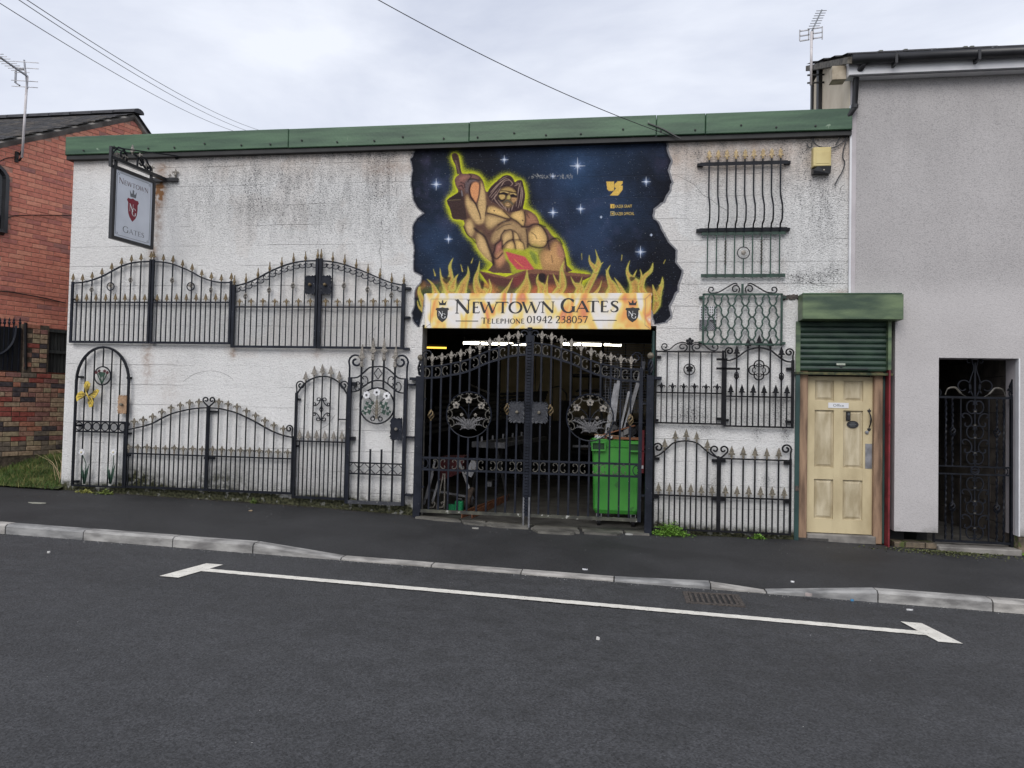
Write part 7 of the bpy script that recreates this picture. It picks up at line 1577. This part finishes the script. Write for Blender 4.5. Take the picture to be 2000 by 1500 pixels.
# box-section work beam on trestles
p, q = dep(935, 868, 12.0), dep(1030, 855, 14.2); tr = thing('work_trestle', 'steel box-section beam with clamps lying on a trestle inside the left gate leaf', 'trestle', (p[0], p[1], .03))
b = MB(); b.bar(p, q, .09); b.bar(p+(.35,-.05,0), q+(.35,0,0), .07); b.bar(p+(-.1,0,.0), p+(.45,-.06,.0), .09); b.build('beam', alu, tr); b = MB(); b.box(p[0]+.18,p[0]+.28,p[1]-.08,p[1]-.12,p[2]-.05,p[2]+.05); b.build('tube_end', black_p, tr)
for k in range(5): c_ = p+(q-p)*k/5+np.array([.05, 0, .08]); b = MB(); b.bar(c_-(0,0,.03), c_+(0,0,.05), .03); b.build('clamp', alu, tr)
for k in range(3): c_ = p+(q-p)*k/2.2; b = MB(); b.bar((c_[0]-.1,c_[1],.03), (c_[0],c_[1],c_[2]-.05), .04); b.bar((c_[0]+.5,c_[1],.03), (c_[0]+.3,c_[1],c_[2]-.05), .04); b.build('leg', dark_m, tr)
# barrow with wheel and red body, canister, frames
wh = dep(918, 965, 10.6); mc = thing('hand_barrow', 'dusty barrow with one fat tyre and dark red body inside the left gate leaf', 'barrow', (wh[0], wh[1], .03))
b = MB(); q = []
for a in np.linspace(0, 2*math.pi, 21): q.append((wh[0]+.06*math.sin(a)*.4, wh[1]+.17*math.cos(a), .20+.135*math.sin(a)))
b.tube(q, .045, 7, False); b.build('tyre', mat('dusty_tyre', s8(58,48,42), s8(86,72,62), 20, .9), mc, True); b = MB(); b.tube([(wh[0]-.03, wh[1], .2), (wh[0]+.03, wh[1], .2)], .09, 12); b.build('wheel_hub', alu, mc)
rp = dep(880, 935, 10.9); b = MB(); b.add([(rp[0]-.17,rp[1],.42),(rp[0]+.15,rp[1],.55),(rp[0]+.2,rp[1],.80),(rp[0]-.16,rp[1],.78),(rp[0]-.12,rp[1]+.4,.45),(rp[0]+.15,rp[1]+.4,.55),(rp[0]+.2,rp[1]+.4,.80),(rp[0]-.16,rp[1]+.4,.78)], [(0,1,2,3),(7,6,5,4),(0,4,5,1),(1,5,6,2),(2,6,7,3),(3,7,4,0)]); b.build('barrow_body', mat('dusty_dark_red', s8(60,20,24), s8(84,32,34), 6, .8), mc)
b = MB(); b.bar((rp[0]+.1, rp[1], .78), (wh[0]+.05, wh[1], .2), .03); b.bar((rp[0]-.3, rp[1]-.1, .3), (wh[0], wh[1]+.1, .22), .03); b.bar((wh[0]-.02,wh[1]-.05,.55),(wh[0]+.08,wh[1]-.05,.75),.11,.08); b.build('frame', alu, mc)
cp = dep(897, 981, 10.25); gc_ = thing('fuel_canister', 'small bright green canister on the floor beside the barrow wheel', 'canister', (cp[0], cp[1], .03)); b = MB(); b.bev(cp[0]-.055, cp[0]+.055, cp[1]-.05, cp[1]+.05, .05, .22, .012); b.box(cp[0]-.15, cp[0]-.06, cp[1]-.02, cp[1]+.05, .05, .17); b.build('canister_body', mat('emerald_plastic', s8(16,110,66), s8(24,130,80), 4, .4), gc_)
b = MB(); b.tube([(cp[0]-.03,cp[1],.22),(cp[0]-.02,cp[1],.25),(cp[0]+.03,cp[1],.25),(cp[0]+.04,cp[1],.22)], .008, 5); b.build('handle', black_p, gc_)
sp_ = MB(); f0_ = [dep(*c, 10.1) for c in ((853,993),(866,925),(868,993))]; sp_.bar(f0_[0], f0_[1], .016); sp_.bar(f0_[2], f0_[1]+(.02,0,0), .018)
for px in (847, 865):
    c0_ = dep(px, 990, 10.05); sp_.tube([c0_+(-.06,0,-.01), c0_, c0_+(.02,0,.05), c0_+(0,0,.07), c0_+(-.025,0,.055), c0_+(-.01,0,.04)], .008, 4)
sp_.build('bracket_frame', silver, None, label='pale unpainted metal bracket frame leaning inside the gate, left of the green canister', category='metal frame')
for i, (a, c) in enumerate((((832,975),(845,925)),((828,985),(850,900)),((845,980),(858,935)),((838,990),(840,870)))):
    p, q = dep(*a, 10.4+.1*i), dep(*c, 10.6+.1*i); p[2] = max(p[2], .05); b = MB(); b.bar(p, q, .03, .02); b.build('metal_strip', alu, None, label=['grey metal strip leaning inside the left gate post, nearest the post', 'long grey metal strip leaning steeply inside the left gate post', 'short grey metal strip leaning beside the pale bracket frame', 'upright dark metal strip standing inside the left gate post'][i], category='metal bar')
for i, (u, v) in enumerate(((910,960),(930,962))):
    p = dep(u-8, 1000, 9.95); q = dep(v+32, 948, 12.0); p[2] = q[2] = .04+.005*i; b = MB(); b.bar(p, q, .16, .012); o_ = b.build('floor_plank', brd, None, label=('reddish plank lying on the workshop floor, left one of two', 'reddish plank lying on the workshop floor, right one of two')[i], category='plank')
bp = dep(956, 945, 12.2); tb = thing('box_tube', 'short dark square steel tube end standing on the workshop floor', 'steel tube', (bp[0], bp[1], .03)); b = MB(); b.box(bp[0]-.05, bp[0]+.05, bp[1], bp[1]+.3, bp[2]-.06, bp[2]+.05); b.build('tube_body', dark_m, tb); b = MB(); b.box(bp[0]-.035, bp[0]+.035, bp[1]-.006, bp[1]-.001, bp[2]-.045, bp[2]+.035); b.build('tube_mouth', alu, tb)
# left wall cables and machine silhouettes
mcn = thing('workshop_machine', 'dark workshop machine silhouette by the beige panels at the rear', 'machine', (-1.7, 6.5, .03)); b = MB(); b.box(-2.9,-.9,6.2,6.9,.03,1.25).box(-2.6,-2.2,6.3,6.6,1.25,1.6).box(-1.35,-1.15,6.3,6.5,1.25,1.7).box(-1.9,-1.6,6.3,6.6,1.25,1.42); b.build('machine_body', dark_m, mcn)
b = MB(); b.tube([(-1.55,6.2,1.95),(-1.35,6.2,2.0),(-1.2,6.2,1.85),(-1.15,6.2,1.5)], .015, 5); b.tube([(-1.75,6.3,3.0),(-1.72,6.3,2.3),(-1.8,6.3,1.9),(-1.7,6.3,1.7)], .012, 5); b.build('hose', black_p, mcn)
lk = thing('leaning_ladder_rack', 'dark sloping beams stacked against the left side inside the workshop', 'rack', (-3.2, 4, .03)); b = MB()
for k in range(7): b.bar((-3.6, 3.2+k*.3, 1.0+k*.12), (-1.6, 5+k*.2, 1.5+k*.06), .06)
b.build('beam', dark_m, lk); b = MB(); b.bar(dep(920, 752, 14), dep(955, 768, 13), .03); b.build('light_edge', alu, lk)
# ================================================================ alley gate
Y = .10
x0, x1 = AX0+.012, W2(1977, 900, Y)[0]; zt = W2(1900, 776.5, Y)[1]; zb_ = W2(1900, 1062, Y)[1]; m1, m2 = W2(1900, 911.5, Y)[1], W2(1900, 926.5, Y)[1]
ag = thing('alley_gate', 'ornate black iron gate with twisted bars and scroll crest in the dark alley opening', 'gate', ((x0+x1)/2, Y, zb_))
vbar(ag, x0, Y, zb_, zt, .022, iron_d, 'stile'); vbar(ag, x1, Y, zb_-.02, zt+.02, .045, iron, 'stile')
for z in (zt, zb_+.02): hbar(ag, x0, x1, Y, z, z, .026, iron, 'rail')
for z in (m1, m2): hbar(ag, x0, x1, Y, z, z, .018, iron, 'mid_rail')
finial(ag, 'spear', x1, Y, zt+.02, .22, iron)
def twisted(x, z0, z1): b = MB(); n = int((z1-z0)/.012); b.tube([(x+.004*math.cos(k*1.1), Y+.004*math.sin(k*1.1), z0+(z1-z0)*k/n) for k in range(n+1)], .008, 4); b.build('twisted_bar', iron, ag)
gx = [W2(px, 900, Y)[0] for px in (1847, 1860, 1876, 1903.5, 1931, 1947, 1960.5)]
for i, x in enumerate(gx):
    for z0, z1 in ((zb_+.03, m2), (m1, zt)):
        if i in (2, 3, 4): vbar(ag, x, Y, z0, z1, .013, iron)
        elif i in (1, 5): zm_ = (z0+z1)/2; twisted(x, z0, zm_-.06); twisted(x, zm_+.06, z1); basket(ag, x, Y, zm_, .12, iron)
        else: twisted(x, z0, z1)
xc = gx[3]
for z0, z1 in ((zb_+.03, m2), (m1, zt)):
    h = z1-z0
    for f_ in (.13, .50, .86):
        for s in (-1, 1): cscroll(ag, xc+s*.05, Y-.004, z0+h*f_, .15, iron, s, 0, .045)
    for f_ in (.30, .68):
        for s in (-1, 1): cscroll(ag, xc+s*.085, Y-.006, z0+h*f_, .16, iron, -s, .3*s, .045)
    for f_ in (.2, .42, .6, .8): b = MB(); b.box(xc-.012, xc+.012, Y-.012, Y+.012, z0+h*f_-.008, z0+h*f_+.008); b.build('collar', scrm, ag)
b = MB(); b.ring((xc, Y-.01, (m1+m2)/2), .045, .007, 18)
for s in (-1, 1): b.tube([(xc-.035, Y-.012, (m1+m2)/2+s*.012), (xc, Y-.014, (m1+m2)/2+s*.02), (xc+.035, Y-.012, (m1+m2)/2+s*.008)], .005, 4)
b.build('boss', iron_b, ag)
for s, xx in ((1, gx[5]+.0), (-1, gx[6]+.02)): cscroll(ag, xx, Y-.004, (m1+m2)/2, .075, iron, -s, 0, .06)
b = MB(); b.box(xc-.009, xc+.009, Y-.009, Y+.009, zt, zt+.42); b.build('crest_post', iron, ag)
for s in (-1, 1):
    b = MB(); b.tube(smooth([(xc+s*.02, zt+.02),(xc+s*.06, zt+.12),(xc+s*.05, zt+.22),(xc+s*.015, zt+.34),(xc+s*.03, zt+.42)], 4, False) and [(a, Y, c) for a, c in smooth([(xc+s*.02, zt+.02),(xc+s*.06, zt+.12),(xc+s*.05, zt+.22),(xc+s*.015, zt+.34),(xc+s*.03, zt+.42)], 4, False)]+[(xc+s*(.065-.035*(1-t/9)*math.cos(t)), Y, zt+.43+.035*(1-t/9)*math.sin(t)) for t in np.linspace(.2, 5.6, 12)], .006, 4); b.build('crest_scroll', iron, ag)
    b = MB(); b.tube([(xc+s*(.13-.085*(1-t/10)*math.cos(t)), Y, zt+.13+.09*(1-t/10)*math.sin(t)) for t in np.linspace(-.9, 5.5, 20)], .006, 4); b.build('crest_scroll', iron, ag)
    b = MB(); b.tube([(a, Y-.006, c) for a, c in smooth([(xc+s*.10, zt+.01),(xc+s*.16, zt+.05),(xc+s*.22, zt+.115),(xc+s*.30, zt+.10),(xc+s*.33, zt+.03)], 4, False)], [.004]*4+[.012]*9+[.006]*4, 6); b.build('crest_leaf', scrm, ag)
    b = MB(); b.tube([(xc+s*(.42-.045*(1-t/9)*math.cos(t)), Y, zt+.06+.045*(1-t/9)*math.sin(t)) for t in np.linspace(-.9, 5.5, 14)], .006, 4); b.build('crest_scroll', iron, ag)
for py in (779, 985): z = W2(1990, py, Y)[1]; b = MB(); b.box(x1+.022, x1+.075, Y-.012, Y+.012, z-.012, z+.012); b.build('hinge', alu, ag); b = MB(); b.box(x1+.052, x1+.078, Y-.03, Y+.03, z-.09, z+.09); b.build('hinge_plate', iron_b, ag)
# painted-on web addresses of the mural, in thin gold lettering
goldp = mat('gold_mural_paint', s8(196,170,96), s8(216,186,104), 40, .8)
for s_, xa, xb_, yy in (('KAZER GRAFF', 1201.5, 1234, 406), ('KAZER OFFICIAL', 1201.5, 1238.5, 420.5)):
    pa, pb_ = wall(xa, yy, -.006), wall(xb_, yy, -.006); text(s_, (pa[0]+pb_[0])/2, -.006, pa[2], .040, goldp, bld, .0004, pb_[0]-pa[0], 0)
# ================================================================ hanging sign
hs = thing('hanging_sign', 'projecting black-framed sign reading NEWTOWN GATES with maroon shield on a scrolled bracket', 'sign', (-6.3, -.6, 3.4))
pO_b = None
def depy(px, py, y): return wall(px, py, y)
TL, TR = depy(221, 321, -.96), depy(302.5, 354, -.26); BLp, BR = depy(213.5, 464, -.96), depy(296, 489, -.26)
U = (TR+BR)/2-(TL+BLp)/2; U[2] = 0; bwid = np.linalg.norm(U); U /= bwid; O = (TL+BLp)/2; O[2] = ((TL[2]+TR[2])/2+(BLp[2]+BR[2])/2)/2; bh_ = ((TL[2]-BLp[2])+(TR[2]-BR[2]))/2
Nn = np.array([-U[1]*-1*-1, U[0]*-1, 0]); Nn = np.array([U[1], -U[0], 0.0]); 
if np.dot(Nn, EYE-O) < 0: Nn = -Nn
lean = (TL[2]-TR[2]-(0))*0
def HS(u, v, d=0.0): return tuple(O+U*u+np.array([0, 0, 1.0])*v+Nn*d)      # v from -h/2..h/2
def hbox(b, u0, u1, v0, v1, d0, d1): return b.add([HS(u0,v0,d0),HS(u1,v0,d0),HS(u1,v0,d1),HS(u0,v0,d1),HS(u0,v1,d0),HS(u1,v1,d0),HS(u1,v1,d1),HS(u0,v1,d1)], [(3,2,1,0),(4,5,6,7),(4,0,1,5)[::1],(1,2,6,5),(2,3,7,6),(3,0,4,7)])
H2 = bh_/2; fwd = .042
for u0, u1, v0, v1 in ((0,fwd,-H2,H2),(bwid-fwd,bwid,-H2,H2),(fwd+.001,bwid-fwd-.001,-H2,-H2+fwd),(fwd+.001,bwid-fwd-.001,H2-fwd,H2)): b = MB(); hbox(b, u0, u1, v0, v1, -.025, .025); b.build('frame_bar', black_p, hs)
pan = mat('pale_blue_white_panel', s8(204,208,216), s8(216,220,228), 3, .3, chips=(s8(140,150,120), 9, .70)); b = MB(); hbox(b, fwd, bwid-fwd, -H2+fwd, H2-fwd, -.008, .010); b.build('panel', pan, hs)
def fhs(u, v, y): return HS(u, v, .0108-(y+.0)*1.0)
lo = mat('dull_red_print', s8(84,50,50), s8(96,60,58), 4, .5)
b = MB(); iw = bwid-2*fwd; u = fwd+iw*.09
for ch, w_, h_ in (('N',.105,.072),('E',.064,.056),('W',.105,.056),('T',.070,.056),('O',.085,.056),('W',.105,.056),('N',.085,.056)):
    glyph(b, ch, fhs, u, H2-.205, w_*iw/.66*.80, h_*1.05, 0, 1.0); u += (w_+.006)*iw/.66*.80
b.build('lettering', lo, hs)
b = MB(); u = fwd+iw*.235
for ch, w_, h_ in (('G',.10,.078),('A',.080,.060),('T',.068,.060),('E',.060,.060),('S',.055,.060)): glyph(b, ch, fhs, u, -H2+.125, w_*iw/.66, h_*1.05, 0, 1.0); u += (w_+.005)*iw/.66
b.build('lettering', inkg, hs)
emblem(hs, fhs, bwid*.48, H2-fwd-.71*(2*H2-2*fwd), .20, .36*(2*H2-2*fwd), H2-fwd-.335*(2*H2-2*fwd), .092, -.0003, inkr, inkg, inkw)
b = MB()
for (u0,v0,u1,v1) in ((.03,.07,.03,-.07),(-.03,.07,-.03,-.07)): pass
i_ = .028; ua, ub, va, vb = fwd+i_, bwid-fwd-i_, -H2+fwd+i_, H2-fwd-i_; c_ = .04
for (a0, b0_, a1, b1_) in ((ua+c_,vb,ub-c_,vb),(ua+c_,va,ub-c_,va),(ua,va+c_,ua,vb-c_),(ub,va+c_,ub,vb-c_)): b.bar(HS(a0,b0_,.0115), HS(a1,b1_,.0115), .003)
for su, uu in ((1,ua),(-1,ub)):
    for sv, vv in ((1,va),(-1,vb)): b.tube([HS(uu+su*(.022-.02*math.cos(t)*(1-t/9)), vv+sv*(.022-.02*math.sin(t)*(1-t/9)), .0118) for t in np.linspace(-.8, 5, 10)], .0022, 3)
b.build('border_print', inkg, hs)
# bracket arm, wall bar, scrolls, stays
top = H2+.085; A0 = np.array(HS(-.03, top)); A1 = np.array(HS(bwid, top)); wallp = A1+U*0; wallp[1] = -.012; arm_w = .05
b = MB(); b.bar(A0, (A1[0]+.02, -.02, A1[2]), arm_w*.85, arm_w); b.build('arm', black_p, hs)
wb0, wb1 = wall(300, 347, -.03), wall(347, 349, -.03); zb_ = A1[2]
b = MB(); b.box(A1[0]-.32, wb1[0], -.055, -.005, zb_-.025, zb_+.025); b.build('wall_bar', black_p, hs)
b = MB(); b.bar(A0+(0,0,-.12), A0+(0,0,.14), .035); b.build('end_post', black_p, hs)
for uu in (.05, bwid-.06): b = MB(); b.bar(HS(uu, H2), HS(uu, top-.02), .03); b.build('hanger', black_p, hs)
b = MB(); st0 = A0+(0,0,.13); b.bar(st0, wall(355, 306, -.02), .014); b.build('stay_rod', iron, hs); b = MB(); b.bar(st0+(0,0,-.01), wall(282, 308, -.02), .014); b.build('stay_rod', iron, hs)
b = MB(); b.bar(wall(343,309,-.02), wall(357,303,-.03), .03); b.bar(wall(272,306,-.02), wall(283,309,-.03), .03); b.build('stay_foot', iron, hs)
b = MB()
for s, c0 in ((1, .22), (-1, .40)):
    q = [HS(c0+s*(.0), top+.03), HS(c0-s*.02, top+.12), HS(c0+s*-.0, top+.17)]
    b.tube([HS(c0-s*.06+s*.06*(1-t/10)*math.cos(t), top+.09+.065*(1-t/10)*math.sin(t)) for t in np.linspace(-.6, 6, 16)], .009, 4)
    b.tube([HS(c0, top+.02), HS(c0+.0, top+.10), HS(c0-s*.05, top+.17), HS(c0-s*.14, top+.165), HS(c0-s*.21, top+.08), HS(c0-s*.24, top+.03)], .009, 4)
b.tube([HS(.34, top+.16), HS(.44, top+.13), HS(.52, top+.05), HS(.60, top+.02)], .009, 4); b.tube([HS(.60+.045*math.sin(t)*(1-t/9), top+.065-.045*math.cos(t)*(1-t/9)) for t in np.linspace(0, 6, 14)], .009, 4)
b.build('bracket_scroll', iron, hs)
finial(hs, 'spear', *HS(.31, top+.15), .13, silver)
for uu, hh in ((.06,.09),(.14,.08),(.20,.09),(.44,.10),(.55,.09),(.66,.10)): finial(hs, 'fleur', *HS(uu, top+.02+(.10 if .3 < uu < .5 else 0)), hh, silver)
finial(hs, 'fleur', wb1[0]-.03, -.03, zb_+.02, .13, silver); finial(hs, 'fleur', wb1[0]-.12, -.03, zb_+.02, .07, silver)

# ================================================================ overhead cables, aerials
def wire(name, label, P0, P1, sag, r_=.009, cat='cable', grp=None):
    P0 = np.array(P0, float); P1 = np.array(P1, float); b = MB(); b.tube([P0+(P1-P0)*t-np.array([0, 0, sag*4*t*(1-t)]) for t in np.linspace(0, 1, 40)], r_, 5, False)
    o = b.build(name, black_p, None, True, label=label, category=cat)
    if grp: o['group'] = grp
for i, (a, c, lab) in enumerate((((-60,-32),(475,262),'lowest of the three cables running from top left behind the green fascia'), ((-40,-52),(490,258),'middle one of the three cables running from top left behind the fascia'), ((60,2),(512,256),'uppermost of the three cables running from top left behind the fascia'))):
    if i == 2: a = (20, -22)
    wire('overhead_cable', lab, dep(*a, 9.5), dep(*c, 26), .0+.22, .0065, grp='overhead cables')
wire('overhead_cable', 'single cable crossing the sky from top centre down to the fascia above the mural', dep(700, -22, 7.0), wall(1330, 272, -.12), .10, .0045, grp='overhead cables')
b = MB()
for pts in (((1265,240),(1295,252),(1315,263),(1330,271)), ((1587,269),(1594,283),(1610,288),(1630,288),(1648,275),(1656,255),(1650,235),(1654,215)), ((1644,262),(1637,275),(1632,283)), ((1655,270),(1648,290),(1646,308),(1650,318),(1645,335),(1636,350),(1630,362)), ((1576,280),(1578,286),(1584,288),(1587,272))):
    b.tube([wall(x, y, -.03 if x > 1400 else -.13) for x, y in smooth(pts, 3, False)], .006, 4)
b.build('loose_wires', black_p, None, label='thin loose black wires drooping around the alarm box and end of the fascia', category='wires')
def aerial_left():
    base = SP(*onp(43, 308, .12), .12); topp = SP(*onp(56, 150, .12), .12); base = np.array(base); topp = np.array(topp); topp[:2] = base[:2]+(topp[:2]-base[:2])*.6
    t = thing('tv_aerial', 'white-masted television aerial clamped to the red brick gable', 'aerial', base); b = MB(); b.tube([base, topp], .019, 8); b.build('mast', mat('white_mast', s8(190,184,184), s8(214,208,208), 8, .5, chips=(s8(120,80,60), 20, .7)), t, True)
    s, z = onp(38, 302, 0); b = MB(); 
    for dz in (0, .10): b.bar(SP(*onp(36,298, .0), 0)+np.array([0,0,-dz]) if 0 else np.array(SP(s, z-dz, 0)), base+(0, 0, .12-dz), .02)
    b.bar(np.array(SP(s-.05, z+.03, .02)), np.array(SP(s-.05, z-.14, .02)), .04); b.build('wall_clamp', black_b, t)
    e0 = topp+(0, 0, .0); e1 = dep(-10, 105, 11.0); d = e1-e0; b = MB(); b.bar(e0, e1, .022); b.build('boom', alu, t)
    side = np.array([.97, .2, .05])
    for k in range(9): c_ = e0+d*(.18+.1*k); b = MB(); b.bar(c_-side*.115, c_+side*.115, .008); b.build('element', alu, t)
    b = MB(); c_ = e0+d*.02
    for q in (-.22,-.1, .16, .28): b.bar(c_+(-.24+abs(q)*.1, -.05, q*.8), c_+(.16, .05, q*.8), .009)
    b.bar(c_+(.02,0,-.2), c_+(-.06,0,.26), .02); b.tube([c_+(-.12,0,-.15), c_+(-.2,0,-.10), c_+(-.2,0,.1), c_+(-.05,0,.12)], .012, 4); b.build('reflector', alu, t)
aerial_left()
bs_ = wall(1584, 166, 1.2); tp = wall(1583, 62, 1.2); tp[:2] = bs_[:2]
ta = thing('tv_aerial', 'television aerial with flat square reflector on the roof corner of the rendered house', 'aerial', bs_); b = MB(); b.tube([bs_, tp], .018, 8); b.build('mast', bpy.data.materials['white_mast'], ta, True)
for dz in (.03, .14): b = MB(); b.bar(bs_+(-.05, 0, dz), (WX1+.0, bs_[1], bs_[2]+dz), .018); b.build('mast_clamp', black_b, ta)
e1 = tp+np.array([.19, .75, .42]); e1 = wall(1605, 20, 1.7); b = MB(); b.bar(tp, e1, .020); b.build('boom', inkg, ta); sd_ = np.array([.99, .14, .06])
for k in range(8): c_ = tp+(e1-tp)*(.14+.12*k); b = MB(); b.bar(c_-sd_*.075, c_+sd_*.075, .008); b.build('element', alu, ta)
for s in (-1, 1):
    b = MB()
    for dz in (-.07, 0, .07): b.bar(tp+np.array([s*.02, .03, dz-.02+s*.006]), tp+np.array([s*.15, .03, dz-.02+s*.02]), .014)
    for xx in (.03, .15): b.bar(tp+np.array([s*xx, .03, -.10]), tp+np.array([s*xx, .03, .065+.015*s]), .014)
    b.build('reflector', alu, ta)
# ================================================================ litter
def scrap(name, label, cat, px, py, w_, h, c, z=.006):
    n = np.array([.022, 0, 1.0]); base = hit(px, py, np.array([0, 0, -.089+ (0)]), n); x, y = base[0], base[1]
    if y > YF: 
        for _ in range(6): g_ = pz(x, y) if y > YB else rz(x)+kh(x); base = hit(px, py, np.array([0, 0, g_]), np.array([0, 0, 1.0])); x, y = base[0], base[1]
        zz = pz(x, min(y, -.02))
    else: zz = rz(x)
    n_ = 7; q = [(x+w_/2*math.cos(2*math.pi*i/n_)*rnd.uniform(.7,1.1), y+h/2*math.sin(2*math.pi*i/n_)*rnd.uniform(.7,1.1)) for i in range(n_)]
    b = MB(); b.add([(a, c_, zz+z+rnd.uniform(0,.008)) for a, c_ in q]+[(a, c_, zz) for a, c_ in q], [tuple(range(n_))]+[(i, i+n_, (i+1) % n_+n_, (i+1) % n_) for i in range(n_)])
    b.build(name, mat(name+'_col', s8(*c), s8(*[min(255, int(v*1.12)) for v in c]), 20, .8), None, label=label, category=cat)
scrap('paper_scrap', 'torn white paper scrap on the pavement right of the gateway centre', 'litter', 1142, 1114, .07, .03, (190,190,192))
scrap('dried_leaf', 'pale curled leaf on the pavement below the lower bow-topped gates', 'litter', 490, 998, .07, .05, (140,124,100))
scrap('paint_spill', 'flat pale splash mark on the pavement near the grass', 'stain', 73, 983, .30, .08, (140,140,128), .003)
scrap('paper_scrap', 'small white scrap on the pavement between the dropped kerb and door', 'litter', 1548, 1138, .035, .03, (200,200,200))
scrap('stone_chip', 'pale stone chip lying in the gutter beside the rising kerb stone', 'stone', 1580, 1163, .07, .04, (150,140,136), .02)
scrap('paper_scrap', 'flattened white scrap in the road beside the right end of the white bar', 'litter', 1777, 1192, .06, .03, (190,190,190))
scrap('stone_chip', 'white pebble on the road below the middle of the painted bar', 'stone', 1168, 1249, .035, .03, (190,188,184), .012)
scrap('stone_chip', 'small white pebble on the left part of the road', 'stone', 95, 1080, .035, .03, (190,188,184), .012)
scrap('plastic_scrap', 'tiny blue plastic scrap in the gutter at the right', 'litter', 1664, 1174, .03, .02, (60,120,160), .012)
scrap('flat_stone', 'pale flat stone at the grass edge beside the white corner', 'stone', 85, 953, .16, .09, (150,142,140), .02)
scrap('paper_scrap', 'pale crumpled scrap at the foot of the gate centre line', 'litter', 1228, 1045, .09, .03, (150,150,146), .012)
scrap('paper_scrap', 'dusty scrap on the threshold below the left main gate', 'litter', 927, 1033, .09, .03, (140,138,132), .012)
# fine grit: along the kerb and scattered on the road
V = []; F = []; MI = []; gr_r = random.Random(21)
def gritpiece(x, y, z, s, m):
    a = gr_r.uniform(0, 6.28); n = len(V); V.extend([(x+s*math.cos(a+t)*gr_r.uniform(.6, 1.2), y+s*math.sin(a+t)*gr_r.uniform(.6, 1.2), z) for t in (0, 2.1, 4.2)]+[(x, y, z+s*.8)]); F.extend([(n, n+1, n+3), (n+1, n+2, n+3), (n+2, n, n+3)]); MI.extend([m]*3)
for k in range(1500): x = gr_r.uniform(-8, 5); y = YF-.004-abs(gr_r.gauss(0, .045)); gritpiece(x, y, rz(x), gr_r.uniform(.002, .006), gr_r.choice((0, 0, 1, 2)))
for k in range(200): x = gr_r.uniform(-8, 6); y = gr_r.uniform(-7, YF); gritpiece(x, y, rz(x)+.002, gr_r.uniform(.002, .005), gr_r.choice((1, 2)))
for k in range(500): x = gr_r.uniform(-8, 5); y = -abs(gr_r.gauss(0, .5)); gritpiece(x, max(y, -2.1), pz(x, max(y, -2.1))+.003, gr_r.uniform(.002, .006), gr_r.choice((0, 0, 1, 2, 3)))
b = MB(); b.v = V; b.f = F; b.mi = MI
b.build('road_grit', [mat('dark_grit', (.02,.018,.016), (.04,.036,.03), 9, .9), mat('grey_grit', (.12,.12,.12), (.22,.22,.21), 9, .9), mat('pale_grit', (.3,.3,.29), (.45,.45,.44), 9, .9), mat('leaf_fragment', s8(90,70,46), s8(130,104,70), 9, .9)], None, kind='stuff')
for o in bpy.data.objects:
    if 'label' in o.keys() and len(str(o['label']).replace('-', ' ').split()) > 14: print('LONG', o.name, len(str(o['label']).split()), o['label'])
